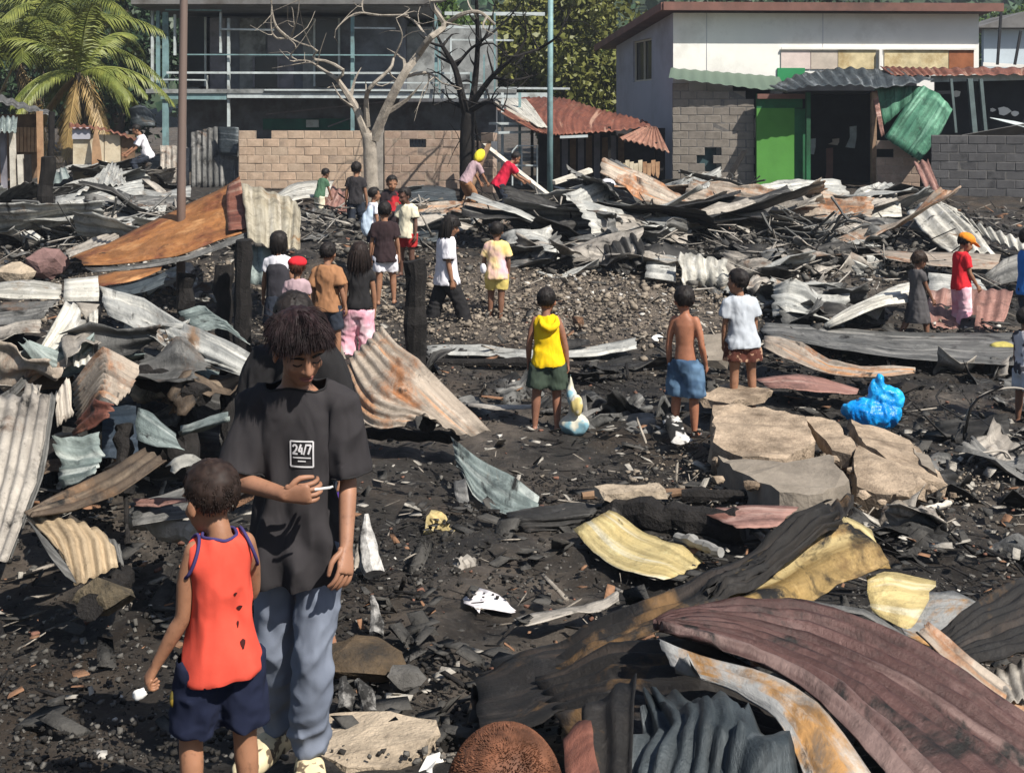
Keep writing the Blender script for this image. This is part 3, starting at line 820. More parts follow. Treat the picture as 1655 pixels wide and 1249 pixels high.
# far wooded hill: terrain, covered with foliage masses
hx = np.linspace(-110, 110, 90); hy = np.linspace(85, 260, 50); HXg, HYg = np.meshgrid(hx, hy)
hz = 1.5 + (HYg - 85) * 0.30 + 6 * noise3(np.stack([HXg.ravel(), HYg.ravel(), HXg.ravel() * 0], 1), 0.02, 4, 3).reshape(HXg.shape)
hi = np.arange(hx.size * hy.size).reshape(len(hy), len(hx))
HF = np.stack([hi[:-1, :-1], hi[:-1, 1:], hi[1:, 1:], hi[1:, :-1]], -1).reshape(-1, 4)
hill = put('hill', np.stack([HXg.ravel(), HYg.ravel(), hz.ravel()], 1), HF, plain('hill_soil', (0.035, 0.055, 0.028), 0.95, 0.4, 0.1, 0), None, True)
tag(hill, 'green wooded hillside behind the houses', kind='structure')
rg = np.random.default_rng(12)
k = rg.integers(0, HXg.size, 26000); cc = np.stack([HXg.ravel()[k], HYg.ravel()[k], hz.ravel()[k]], 1)
tree_c = cc[rg.integers(0, len(cc), 1300)]
kk = rg.integers(0, 1300, 26000); q = rg.normal(size=(26000, 3)); q /= np.linalg.norm(q, axis=1)[:, None]
C = tree_c[kk] + q * rg.uniform(1.6, 2.8, 26000)[:, None] * np.array([1, 1, 1.15]) + np.array([0, 0, 2.2])
V, F = leaves(C, 1.5, rg)
tag(put('hill_forest', V, F, leaf_mat('forest', (0.020, 0.048, 0.022), (0.055, 0.105, 0.045)), None), 'dense green trees covering the far hillside', 'trees', kind='stuff')

bushy_tree(905, 44, 8.6, 3.1, 3.6, 15000, LEAF_Y, 'big olive green leafy tree between the frame house and the white house', 1, 0.26)
bushy_tree(960, 50, 5.6, 2.2, 2.2, 5000, LEAF, 'dark green tree low against the white house side wall', 2, 0.26)
bushy_tree(690, 41.5, 7.4, 1.6, 1.7, 4500, LEAF, 'green treetop seen over the right part of the frame house balcony', 3, 0.20)
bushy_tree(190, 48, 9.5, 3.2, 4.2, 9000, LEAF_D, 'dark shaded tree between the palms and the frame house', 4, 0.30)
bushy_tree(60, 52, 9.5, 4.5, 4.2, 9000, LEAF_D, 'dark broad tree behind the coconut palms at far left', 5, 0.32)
bushy_tree(1625, 60, 8.2, 2.6, 2.4, 5000, LEAF, 'green treetop over the pale blue wall at far right', 6, 0.3)
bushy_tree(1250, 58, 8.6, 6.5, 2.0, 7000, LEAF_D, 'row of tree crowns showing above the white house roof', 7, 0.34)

def palm(u, v, d, label, seed, n=17, length=3.0, dry=3, trunk_c=BARK, az0=0):
    rng = np.random.default_rng(seed); top = at(u, v, d); zb = float(gz(top[0], d))
    root = empty('coconut_palm', (top[0] + 0.15, d, zb), label, 'palm', 'coconut palms')
    mb = MB(); mb.tube(curve_pts([(top[0] + 0.15, d, zb - 0.2), (top[0] + 0.25, d, (zb + top[2]) / 2), top], 14), np.linspace(0.17, 0.12, 14) * (1 + 0.08 * np.sin(np.arange(14) * 2.4)), 9)
    mb.build('trunk', trunk_c, root)
    for i in range(n + dry):
        isdry = i >= n
        az = az0 + i * 2.39996 + rng.uniform(-0.2, 0.2); el = rng.uniform(0.25, 1.35) if not isdry else rng.uniform(-1.1, -0.5)
        L = length * rng.uniform(0.8, 1.15); m = 16
        d0 = np.array([math.cos(az) * math.cos(el), math.sin(az) * math.cos(el), math.sin(el)])
        pts = [top.copy()]; dv = d0.copy()
        for q in range(m):
            dv = unit_(dv + np.array([0, 0, -0.10 if not isdry else -0.06])); pts.append(pts[-1] + dv * L / m)
        pts = np.array(pts); V, F = tube(pts, np.linspace(0.035, 0.006, len(pts)), 4); VV = [V]; FF = [list(f) for f in F]; nn = len(V)
        side0 = unit_(np.cross(dv, (0, 0, 1)) + 1e-6)
        for q in range(4, 58):
            f = q / 58; p = pts[0] * 0 + (pts[int(f * m)] * (1 - (f * m) % 1) + pts[min(m, int(f * m) + 1)] * ((f * m) % 1)); tg = unit_(pts[min(m, int(f * m) + 1)] - pts[max(0, int(f * m) - 1)])
            s0 = unit_(np.cross(tg, (0, 0, 1)) + 1e-6)
            for sg in (-1, 1):
                ln = 0.72 * math.sin(math.pi * (0.12 + 0.82 * f)) ** 0.7 * rng.uniform(0.75, 1.1) * (length / 3)
                dl = unit_(s0 * sg * 0.8 + tg * 0.75 + np.array([0, 0, -0.25 - 0.4 * rng.random()])); dd = unit_(dl + np.array([0, 0, -0.55]))
                wv = tg * 0.022
                a = p; b = p + dl * ln * 0.5; c = b + dd * ln * 0.5
                VV.append(np.array([a - wv * 0.6, a + wv * 0.6, b + wv, b - wv, c])); FF += [[nn, nn + 1, nn + 2, nn + 3], [nn + 3, nn + 2, nn + 4]]; nn += 5
        put('frond', np.vstack(VV), FF, PALM_DRY if isdry else PALM, root)
def unit_(v): v = np.asarray(v, float); return v / (np.linalg.norm(v) + 1e-12)
palm(28, 95, 34, 'coconut palm with upright yellow green fronds at far left edge', 21, 24, 4.2, 3)
palm(128, 118, 32, 'shorter coconut palm with drooping fronds above the plaster hut', 22, 13, 2.5, 7)
palm(105, 30, 37, 'tall coconut palm behind, its fronds running out of the top', 23, 18, 3.6, 1)

def dead_tree(name, label, d, trunk, rt, branches, mat, seed, twigs=3, dj=0.5):
    rng = np.random.default_rng(seed)
    base = at(*trunk[0], d); base[2] = float(gz(base[0], d)) - 0.1
    root = empty(name, (base[0], base[1], base[2] + 0.1), label, 'tree')
    pts = [at(u, v, d) for u, v in trunk]; pts[0] = base
    V, F = tube(curve_pts(pts, 16), np.linspace(rt[0], rt[1], 16) * (1 + 0.1 * noise1(np.arange(16.), 0.9, seed)), 9); put('trunk', V, F, mat, root, True)
    for br in branches:
        r0, r1, *ps = br; r0 *= 0.75; r1 *= 0.75
        k = len(ps); dz = np.cumsum(rng.uniform(-dj, dj, k)) * 0.5; dz[0] = 0
        q = curve_pts([at(u, v, d + dz[i]) for i, (u, v) in enumerate(ps)], 12)
        mb = MB(); mb.tube(q, np.linspace(r0, r1, 12), 6)
        for _ in range(twigs):
            i = rng.integers(3, 12); tv = unit_(rng.normal(size=3) + np.array([0, 0, 0.5])); L = rng.uniform(0.3, 0.9)
            e = q[i] + tv * L; mb.tube(curve_pts([q[i], q[i] + tv * L * 0.5 + rng.normal(size=3) * 0.07, e + rng.normal(size=3) * 0.1], 5), np.linspace(r1 * 0.8 + 0.004, 0.004, 5), 4)
        mb.build('branch', mat, root)
dead_tree('bare_tree', 'pale leafless tree with a forked trunk in front of the block wall', 24.0, [(602, 360), (600, 300), (598, 250), (596, 215)], (0.155, 0.13),
    [(0.13, 0.06, (594, 225), (578, 180), (560, 150), (545, 128)), (0.06, 0.02, (545, 128), (520, 112), (500, 100), (480, 98)), (0.05, 0.015, (545, 128), (556, 115), (530, 100), (505, 95), (512, 80), (480, 68), (465, 60)),
     (0.05, 0.012, (465, 62), (445, 40), (437, 0)), (0.04, 0.01, (465, 60), (448, 62), (438, 45), (440, -10)), (0.03, 0.008, (470, 62), (480, 30), (484, 0)), (0.03, 0.01, (480, 98), (470, 90), (478, 75), (466, 62)),
     (0.16, 0.10, (604, 225), (625, 175), (650, 125), (675, 90)), (0.10, 0.05, (675, 90), (695, 62), (718, 42), (700, 12), (690, -20)), (0.07, 0.03, (718, 42), (745, 24), (775, 20), (800, 40)), (0.05, 0.015, (690, 62), (670, 35), (650, 25)),
     (0.06, 0.02, (650, 125), (690, 118), (715, 135)), (0.08, 0.03, (594, 205), (592, 160), (600, 140), (630, 112), (636, 95)), (0.03, 0.01, (636, 95), (650, 60), (640, 30)), (0.03, 0.008, (612, 25), (575, 22), (545, 45), (541, 62)), (0.035, 0.012, (660, 25), (612, 25), (588, 20), (586, 0))],
    BARK_PALE, 31)
dead_tree('burnt_tree', 'dark scorched tree with tangled bare branches beside the block wall', 27.5, [(757, 320), (756, 270), (755, 220), (757, 180)], (0.20, 0.15),
    [(0.14, 0.06, (755, 190), (745, 150), (735, 110), (715, 75)), (0.05, 0.015, (715, 75), (700, 40), (705, 0)), (0.13, 0.05, (760, 185), (768, 130), (772, 70), (770, 0)), (0.11, 0.04, (762, 170), (795, 125), (830, 95), (870, 80)), (0.05, 0.015, (830, 95), (850, 60), (845, 20)),
     (0.05, 0.015, (870, 80), (900, 60), (915, 30)), (0.06, 0.02, (795, 125), (830, 130), (870, 120)), (0.10, 0.03, (758, 180), (790, 165), (815, 180)), (0.07, 0.02, (750, 175), (725, 165), (700, 170)), (0.06, 0.02, (735, 110), (760, 80), (785, 60), (800, 10)), (0.05, 0.01, (772, 70), (800, 50), (830, 20), (850, -10)), (0.05, 0.01, (745, 150), (712, 120), (690, 118)),
     (0.05, 0.015, (752, 200), (745, 230), (750, 280), (742, 310)), (0.06, 0.02, (765, 190), (772, 230), (768, 290))],
    CHAR, 32, 7, 0.9)

# ------------------------------------------------------------------ block walls
def block_mesh(L, H, T, key, rng, n=4):
    out = []
    for i in range(n):
        b = 0.008; V = []
        for sx in (-1, 1):
            for sy in (-1, 1):
                for sz in (-1, 1):
                    j = rng.uniform(-0.006, 0.006, 3)
                    V.append((sx * L / 2 + j[0], sy * T / 2 + j[1] * 0.6, sz * H / 2 + j[2]))
        me_ = bpy.data.meshes.new(key)
        bm = bmesh.new(); vs = [bm.verts.new(v) for v in V]; bm.verts.ensure_lookup_table()
        bmesh.ops.convex_hull(bm, input=vs); bmesh.ops.dissolve_limit(bm, angle_limit=0.09, verts=bm.verts, edges=bm.edges)
        bmesh.ops.bevel(bm, geom=list(bm.edges), offset=b, segments=1, affect='EDGES'); bm.to_mesh(me_); bm.free()
        out.append(me_)
    return out
def block_mat(name, c1, c2, c3=None):
    t = NT(name); v = t.coords(); oi = t.n('ShaderNodeObjectInfo')
    c = t.mix(oi.outputs['Random'], c1, c2)
    c = t.mix(t.noise(v, 5, 6, 0.7, 0.35, 0.7), c, tuple(x * 0.6 for x in c1))
    if c3: c = t.mix(t.noise(v, 1.3, 5, 0.7, 0.55, 0.7), c, c3)
    t.base(c); t.set(0.95, 0, 0.15); t.bump(t.noise(v, 40, 5, 0.7, 0.2, 0.8), 0.5, 0.01); return t.m
def block_wall(name, label, a, b, z0, z1, mat, mortar, bl=0.40, bh=0.20, T=0.15, skip=None, seed=0, ragged=0.0, cat='wall', parent=None):
    """a, b: ends (x, y) of the wall foot"""
    rng = np.random.default_rng(seed); a = np.array(a, float); b = np.array(b, float); L = np.linalg.norm(b - a); t = (b - a) / L; ang = math.atan2(t[1], t[0])
    root = parent if parent is not None else empty(name, (*((a + b) / 2), z0), label, cat)
    p0 = np.zeros(3); q = root
    while q is not None: p0 = p0 + np.array(q.location); q = q.parent
    meshes = block_mesh(bl - 0.016, bh - 0.015, T, 'block', rng); half = block_mesh(bl / 2 - 0.016, bh - 0.015, T, 'block', rng, 2)
    for m_ in meshes + half: m_.materials.append(mat)
    rows = int(round((z1 - z0) / bh)); core = MB()
    nrm = np.array([-t[1], t[0]])
    for r in range(rows):
        x = -(bl / 2) * (r % 2); zc = z0 + bh * (r + 0.5); xs = []
        while x < L - 0.05:
            x0 = max(x, 0); x1 = min(x + bl, L)
            if x1 - x0 > bl * 0.3:
                xm = (x0 + x1) / 2; drop = ragged and r >= rows - 2 and rng.random() < ragged * (1 if r == rows - 1 else 0.35)
                if not drop and not (skip and skip(xm, zc)):
                    full = (x1 - x0) > bl * 0.8
                    o = obj('block', (meshes if full else half)[rng.integers(0, 4 if full else 2)], None, root)
                    w = a + t * xm + nrm * rng.uniform(-0.006, 0.006)
                    o.location = (float(w[0] - p0[0]), float(w[1] - p0[1]), float(zc - p0[2])); o.rotation_euler = (0, rng.uniform(-0.008, 0.008), ang)
                    xs.append((x0, x1))
            x += bl
        for x0, x1 in xs:
            pa = a + t * x0; pb = a + t * x1
            core.bar((*pa, zc), (*pb, zc), T * 0.90, bh * 0.999)
    core.build('mortar', mortar, root)
    return root
MORTAR = plain('mortar', (0.33, 0.26, 0.20), 0.95, 0.3, 20, 0.4)
MORTAR_G = plain('mortar_grey', (0.16, 0.15, 0.14), 0.95, 0.3, 20, 0.4)
BLK_T = block_mat('block_tan', (0.58, 0.42, 0.30), (0.50, 0.39, 0.29), (0.30, 0.23, 0.18))
BLK_B = block_mat('block_brown', (0.42, 0.30, 0.225), (0.34, 0.26, 0.21), (0.20, 0.165, 0.14))
BLK_G = block_mat('block_grey', (0.32, 0.28, 0.235), (0.25, 0.22, 0.19), (0.16, 0.145, 0.13))
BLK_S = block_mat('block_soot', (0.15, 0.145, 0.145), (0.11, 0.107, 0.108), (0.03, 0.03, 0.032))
A_ = at(387, 300, 30.0); B_ = at(605, 300, 29.8); C_ = at(745, 300, 29.8)
vent = at(672, 232, 29.8)
block_wall('block_wall', 'salmon tan concrete block wall left of the pale bare tree', A_[:2], B_[:2], 0.93, 2.38, BLK_T, MORTAR, seed=1, ragged=0.04)
w2 = block_wall('block_wall', 'greyish brown block wall with a small barred vent opening', B_[:2] + np.array([0.25, 0]), C_[:2], 0.93, 2.38, BLK_B, MORTAR,
                skip=lambda xm, zc: abs(B_[0] + 0.25 + xm - vent[0]) < 0.34 and abs(zc - vent[2]) < 0.19, seed=2)
mb = MB(); mb.box((B_[0] + 0.02, 29.68, 0.9), (B_[0] + 0.22, 29.95, 2.40)); mb.build('pier', plain('concrete_grey', (0.30, 0.27, 0.235), 0.95, 0.3, 5, 0.4, dirt=(0.16, 0.14, 0.12)), w2)
fr = MB()
for i in range(9): fr.box((vent[0] - 0.33 + i * 0.08, 29.79, vent[2] - 0.19), (vent[0] - 0.31 + i * 0.08, 29.81, vent[2] + 0.19))
fr.build('vent_grille', plain('iron_dark', (0.03, 0.03, 0.033), 0.6, 0.3, 10, 0.1, metal=0.3), w2)
a = at(760, 300, 29.2); b = at(800, 300, 28.7)
block_wall('block_wall', 'crumbling brown block wall end behind the burnt tree', a[:2], b[:2], 0.9, 2.25, BLK_B, MORTAR, seed=3, ragged=0.8)

def sheet_rows(mb_rows, n, m):
    C = np.array(mb_rows); R, K = C.shape[:2]
    return np.einsum('ir,rkd,jk->ijd', crom(n, R), C, crom(m, K))

# ------------------------------------------------------------------ frame house (two storeys, unfinished, teal steel frame)
D_ = 36.0
TEAL = plain('teal_steel', (0.20, 0.32, 0.33), 0.6, 0.25, 4, 0.1, dirt=(0.10, 0.11, 0.10), metal=0.1)
PALEST = plain('pale_steel', (0.50, 0.55, 0.55), 0.6, 0.2, 4, 0.1, dirt=(0.22, 0.22, 0.2))
DARKW = plain('dark_plywood', (0.15, 0.162, 0.185), 0.9, 0.4, 2, 0.3, dirt=(0.06, 0.05, 0.05))
DARKP = plain('dark_panel', (0.23, 0.22, 0.245), 0.85, 0.35, 3, 0.3)
GREYW = plain('grey_ply', (0.27, 0.28, 0.275), 0.9, 0.4, 3, 0.3, dirt=(0.03, 0.03, 0.03))
ROOFG = plain('roof_grey', (0.16, 0.155, 0.15), 0.7, 0.3, 2, 0.2, dirt=(0.07, 0.06, 0.05))
x0 = at(250, 0, D_)[0]; x1 = at(890, 0, D_)[0]
FH = empty('frame_house', ((x0 + x1) / 2, D_ + 2, 1.0), 'two storey unfinished house with dark walls and a teal and white steel frame', 'house')
def zc(v, d=D_): return float(CAM_Z - (v - V0) / F_PX * d)
def xc(u, d=D_): return float((u - U0) / F_PX * d)
m = MB(); m.box((x0 + 0.3, 38.4, 0.9), (xc(800), 44, zc(152) - 0.02)); m.build('ground_floor_wall', DARKW, FH)
m = MB(); m.box((x0 + 0.3, 38.2, zc(150)), (xc(640), 44, zc(18))); m.build('upper_wall', DARKW, FH)
m = MB(); m.box((xc(640) + 0.01, 39.6, zc(150)), (xc(800), 44, zc(30))); m.build('upper_wall', GREYW, FH)
m = MB(); m.box((x0 - 0.2, D_ - 0.2, zc(150) - 0.02), (xc(835), 38.19, zc(150) + 0.10)); m.build('floor_slab', GREYW, FH)
m = MB(); m.box((x0 - 0.5, D_ - 0.5, zc(12)), (xc(700), 44.5, zc(12) + 0.22)); m.build('roof', ROOFG, FH)
m = MB(); m.box((x0 - 0.5, D_ - 0.62, zc(10)), (xc(700), D_ - 0.51, zc(10) + 0.30)); m.build('fascia', ROOFG, FH)
for u in (320, 345, 410, 455, 512):                                   # cladding panels and openings on the upper wall
    m = MB(); m.box((xc(u, 38.2) - 0.42, 38.14, zc(146, 38.2)), (xc(u, 38.2) + 0.38, 38.195, zc(30, 38.2))); m.build('wall_panel', DARKP if u in (345, 455) else GREYW, FH)
for u, v0, v1 in ((312, 28, 140), (430, 92, 142), (528, 30, 140)):
    m = MB(); m.box((xc(u, 38.1) - 0.36, 38.08, zc(v1, 38.1)), (xc(u, 38.1) + 0.36, 38.13, zc(v0, 38.1)))
    w = m.build('window', plain('window_dark', (0.016, 0.019, 0.025), 0.25, 0.2, 3, 0, spec=0.5), FH)
    m = MB()
    for s in (-1, 1): m.box((xc(u, 38.05) + s * 0.38 - 0.03, 38.03, zc(v1, 38.05)), (xc(u, 38.05) + s * 0.38 + 0.03, 38.079, zc(v0, 38.05)))
    m.build('frame', PALEST if u != 430 else DARKP, w)
for u, w_, v0, v1, mt in ((268, 0.16, 20, 300, TEAL), (247, 0.07, 18, 150, PALEST), (256, 0.10, 18, 150, TEAL), (370, 0.07, 30, 205, PALEST), (570, 0.10, 25, 300, TEAL), (283, 0.05, 24, 90, PALEST), (357, 0.05, 20, 86, PALEST), (335, 0.03, 122, 146, PALEST), (705, 0.09, 20, 140, TEAL)):
    m = MB(); m.box((xc(u) - w_ / 2, D_ - 0.08, zc(v1)), (xc(u) + w_ / 2, D_ + 0.04, zc(v0))); m.build('post', mt, FH)
for ua, ub, v, t_, mt, dd in ((262, 368, 155, 0.20, TEAL, 0), (369, 890, 154, 0.17, PALEST, 0.02), (272, 760, 118, 0.06, PALEST, 0.04), (256, 335, 129, 0.04, PALEST, 0.06), (300, 640, 89, 0.035, TEAL, 0.05), (357, 445, 48, 0.05, PALEST, 0.04), (573, 640, 46, 0.05, PALEST, 0.04), (430, 690, 146, 0.04, PALEST, 0.10),
                            (575, 780, 134, 0.04, PALEST, 0.05), (720, 830, 66, 0.05, PALEST, 0.3), (720, 880, 24, 0.10, PALEST, 0.3), (720, 800, 45, 0.09, PALEST, 0.3), (800, 920, 143, 0.06, PALEST, 0.3), (270, 360, 17, 0.04, TEAL, 0.05)):
    m = MB(); m.bar((xc(ua), D_ - 0.12 - dd, zc(v)), (xc(ub), D_ - 0.12 - dd, zc(v + 1)), 0.06, t_); m.build('beam' if t_ > 0.08 else 'rail', mt, FH)
for u, v0, v1 in ((712, 70, 150), (730, 60, 140), (762, 118, 155), (800, 24, 150), (783, 90, 150)):
    m = MB(); m.bar((xc(u), D_ - 0.45, zc(v1)), (xc(u), D_ - 0.45, zc(v0)), 0.05, 0.05); m.build('strut', TEAL if u != 730 else PALEST, FH)
m = MB(); m.box((xc(425, 38.3), 38.28, zc(210, 38.3)), (xc(565, 38.3), 38.36, zc(192, 38.3))); m.build('green_tarp', plain('tarp_green', (0.02, 0.11, 0.085), 0.7, 0.3, 3, 0.2), FH)
m = MB(); m.box((xc(495, 38.2), 38.16, zc(206, 38.2)), (xc(515, 38.2), 38.27, zc(194, 38.2))); m.build('pale_box', PALEST, FH)
m = MB(); m.bar((xc(430, 38.25), 38.2, zc(185, 38.25)), (xc(620, 38.25), 38.2, zc(165, 38.25)), 0.06, 0.04); m.bar((xc(530, 38.25), 38.25, zc(205, 38.25)), (xc(570, 38.25), 38.25, zc(190, 38.25)), 0.05, 0.04); m.build('loose_timber', DARKP, FH)

# ------------------------------------------------------------------ white house at the right
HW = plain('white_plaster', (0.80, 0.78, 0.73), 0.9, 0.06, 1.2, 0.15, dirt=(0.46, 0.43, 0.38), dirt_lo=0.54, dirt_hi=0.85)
HG = plain('grey_and_shaded_plaster', (0.42, 0.42, 0.47), 0.9, 0.08, 1.0, 0.15, dirt=(0.30, 0.29, 0.31))  # grey lavender tone paints shade into the white house's side wall
BROWN = plain('brown_fascia', (0.19, 0.095, 0.075), 0.7, 0.25, 2, 0.2, dirt=(0.10, 0.06, 0.05))
c0 = np.array([at(1088, 0, 33.0)[0], 33.0]); c1 = np.array([at(1582, 0, 33.4)[0], 33.4]); cb = np.array([at(996, 0, 39.0)[0], 39.0]); cb2 = cb + (c1 - c0)
WH = empty('white_house', (*((c0 + c1) / 2), 1.0), 'white plastered house with brown roof edge and a dark side window', 'house')
zt0, zt1 = 5.42, 4.85
def wall_quad(p, q, zp0, zq0, zp1, zq1, th, name, mat, parent):
    p = np.array(p); q = np.array(q); t = unit_(q - p); n = np.array([-t[1], t[0]]) * th
    V = [(*p, zp0), (*q, zq0), (*(q + n), zq0), (*(p + n), zp0), (*p, zp1), (*q, zq1), (*(q + n), zq1), (*(p + n), zp1)]
    return put(name, V, BOXF, mat, parent)
wall_quad(c0, c1, 0.9, 0.9, zt0, zt0, 0.15, 'front_wall', HW, WH)
# side wall with its window opening: pieces round the hole
ts = unit_(c0 - cb); sl = np.linalg.norm(c0 - cb)
def sidep(u):   # distance along the side wall at picture column u
    best = min(np.linspace(0, sl, 400), key=lambda s_: abs(U0 + F_PX * (cb + ts * s_)[0] / (cb + ts * s_)[1] - u)); return best
sa, sb = sidep(1023), sidep(1053)
zw0, zw1 = 2.8 + 48 / F_PX * 36.2, 2.8 + 115 / F_PX * 36.2
ztop = lambda s_: zt1 + (zt0 - zt1) * s_ / sl
for s0_, s1_, za, zb_ in ((0, sa, 0.9, None), (sb, sl, 0.9, None), (sa, sb, 0.9, zw0), (sa, sb, zw1, None)):
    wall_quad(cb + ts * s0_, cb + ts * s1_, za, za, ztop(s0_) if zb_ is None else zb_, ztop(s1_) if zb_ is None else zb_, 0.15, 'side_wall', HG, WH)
nin = np.array([-ts[1], ts[0]])
win = wall_quad(cb + ts * sa + nin * 0.12, cb + ts * sb + nin * 0.12, zw0, zw0, zw1, zw1, 0.03, 'window', MATS['window_dark'], WH)
fr = MB()
for s_ in (sa + 0.03, sb - 0.03, (sa + sb) / 2): p = cb + ts * s_ + nin * 0.08; fr.bar((*p, zw0), (*p, zw1), 0.05, 0.05)
for z_ in (zw0 + 0.03, zw1 - 0.03): fr.bar((*(cb + ts * sa + nin * 0.083), z_), (*(cb + ts * sb + nin * 0.083), z_), 0.05, 0.045)
fr.build('frame', plain('window_frame_cream', (0.55, 0.50, 0.40), 0.7, 0.1, 5, 0.1), win)
tf = unit_(c1 - c0); nf = np.array([tf[1], -tf[0]])      # outward (towards the camera)
R0_ = c0 - tf * 0.35 + nf * 0.48; R1_ = c1 + tf * 0.45 + nf * 0.48; R2_ = cb2 + tf * 0.45 - nf * 0.6; R3_ = cb - tf * 0.55 - nf * 0.9
zf = zt0 + 0.12; zbk = zt1 - 0.05
V = [(*R0_, zf), (*R1_, zf), (*R2_, zbk), (*R3_, zbk)]; V = V + [(x, y, z + 0.08) for x, y, z in V]
put('roof', V, BOXF, plain('roof_brown', (0.16, 0.10, 0.085), 0.7, 0.3, 2, 0.2), WH)
fa = MB(); fa.bar((*(R0_ + nf * 0.03), zf + 0.02), (*(R1_ + nf * 0.03), zf + 0.02), 0.05, 0.22); fa.build('fascia', BROWN, WH)
fa = MB(); fa.bar((*(R0_ - tf * 0.03), zf + 0.02), (*(R3_ - tf * 0.03), zbk + 0.02), 0.05, 0.20); fa.build('fascia', BROWN, WH)
# front openings: cream, board-covered, under the eave
CREAM = plain('cream_board', (0.62, 0.52, 0.31), 0.85, 0.3, 4, 0.3, dirt=(0.35, 0.24, 0.10)); PINKB = plain('pale_board', (0.66, 0.55, 0.50), 0.85, 0.12, 4, 0.2); ORB = plain('orange_board', (0.30, 0.11, 0.05), 0.85, 0.3, 4, 0.3); BEIGEB = plain('beige_board', (0.50, 0.43, 0.36), 0.85, 0.2, 4, 0.2)
def fpt(u, off=0.0):
    best = min(np.linspace(0, 9, 900), key=lambda s_: abs(U0 + F_PX * (c0 + tf * s_)[0] / (c0 + tf * s_)[1] - u)); return c0 + tf * best + nf * off
for ua, ub, va, vb, mt in ((1262, 1309, 82, 112, PINKB), (1310, 1353, 82, 112, BEIGEB), (1354, 1415, 80, 112, CREAM), (1429, 1532, 80, 112, CREAM), (1533, 1573, 81, 112, ORB)):
    p, q = fpt(ua, 0.035), fpt(ub, 0.035); wall_quad(p, q, zc(vb, 33.2), zc(vb, 33.2), zc(va, 33.2), zc(va, 33.2), 0.03, 'board', mt, WH)
p, q = fpt(1262, 0.06), fpt(1576, 0.06)
fm = MB(); fm.bar((*p, zc(79, 33.2)), (*q, zc(79, 33.2)), 0.06, 0.05); fm.bar((*fpt(1421, 0.06), zc(112, 33.2)), (*fpt(1421, 0.06), zc(81, 33.2)), 0.08, 0.2); fm.build('opening_trim', HW, WH)
p, q = fpt(1256, 0.05), fpt(1300, 0.05); wall_quad(p, q, zc(132, 33), zc(132, 33), zc(110, 33), zc(110, 33), 0.04, 'green_band', plain('green_paint', (0.03, 0.24, 0.09), 0.7, 0.15, 2, 0.1), WH)
for u in (1142, 1330): p = fpt(u, 0.004); fm = MB(); fm.bar((*p, 2.9), (*p, zt0), 0.012, 0.012); fm.build('panel_joint', HG, WH)

# lean-to of grey blocks with a green room
p, q = np.array([at(1087, 0, 31.0)[0], 31.0]), np.array([at(1220, 0, 30.6)[0], 30.6])
lt = block_wall('lean_to', 'grey concrete block lean-to below the white house, with a small dark opening', p, q, 0.9, 3.55, BLK_G, MORTAR_G, seed=5, cat='lean-to',
                skip=lambda xm, zc_: (zc_ > 3.50 - 0.36 * xm / 2.07 - 0.02) or (0.66 < xm < 1.05 and 1.35 < zc_ < 1.9))
pw = p + unit_(q - p) * 0.85
m = MB(); m.box((pw[0] - 0.25, 30.92, 1.3), (pw[0] + 0.25, 30.99, 1.95)); m.build('window', plain('opening_teal', (0.03, 0.06, 0.065), 0.6, 0.3, 4, 0.1), lt)
GROOF = metal('roof_green', (0.13, 0.20, 0.15), (0.20, 0.24, 0.18), None, soot=0.25, streak=(0.28, 0.30, 0.24))
C = sheet_rows([[(p[0] - 0.15, 30.6, 3.62), (q[0] + 0.75, 30.25, 3.25)], [(p[0] + 0.2, 32.9, 3.95), (q[0] + 1.1, 32.9, 3.72)]], 8, 40)
C[:, :, 2] += 0.015 * np.sin(np.arange(40) * 1.6)[None, :]
ii = np.arange(8 * 40).reshape(8, 40); QF = np.stack([ii[:-1, :-1], ii[:-1, 1:], ii[1:, 1:], ii[1:, :-1]], -1).reshape(-1, 4)
put('roof_sheet', C.reshape(-1, 3), QF, GROOF, lt)
# green painted room behind
GRN = plain('lime_wall', (0.085, 0.26, 0.05), 0.85, 0.15, 1.5, 0.15, dirt=(0.10, 0.28, 0.05)); GRN_SHADE = plain('shaded_green_paint', (0.025, 0.13, 0.055), 0.85, 0.3, 1.5, 0.15, dirt=(0.015, 0.03, 0.02))  # darker green copy of the wall paint puts the shade into the colour
gr = empty('green_room', (at(1320, 0, 32)[0], 31.8, 0.95), 'burnt out green painted room with dark interior under the bent black roof sheets', 'room')
xa, xb = at(1223, 0, 30.2)[0], at(1284, 0, 30.2)[0]
m = MB(); m.box((xa, 30.2, 0.9), (xb, 30.32, zc(175, 30.2))); m.build('wall', GRN, gr)
m = MB(); m.box((xa, 30.21, zc(175, 30.2) + 0.002), (xb + 0.2, 30.32, zc(152, 30.2))); m.build('wall', GRN_SHADE, gr)
m = MB(); m.box((xb + 0.003, 30.21, 0.9), (xb + 0.28, 32.8, zc(176, 30.2))); m.build('wall', GRN_SHADE, gr)
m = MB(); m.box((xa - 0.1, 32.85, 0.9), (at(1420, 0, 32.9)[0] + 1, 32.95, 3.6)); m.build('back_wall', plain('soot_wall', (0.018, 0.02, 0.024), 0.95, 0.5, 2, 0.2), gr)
m = MB(); m.box((xa, 30.1, zc(160, 30.1)), (at(1310, 0, 30.1)[0], 30.19, zc(152, 30.1))); m.build('lintel', BROWN, gr)
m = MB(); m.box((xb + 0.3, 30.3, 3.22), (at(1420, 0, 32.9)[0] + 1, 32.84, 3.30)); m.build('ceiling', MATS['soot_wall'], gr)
m = MB(); m.box((at(1420, 0, 32.9)[0] + 0.6, 30.4, 0.9), (at(1420, 0, 32.9)[0] + 0.7, 32.84, 3.2)); m.build('side_wall', MATS['soot_wall'], gr)
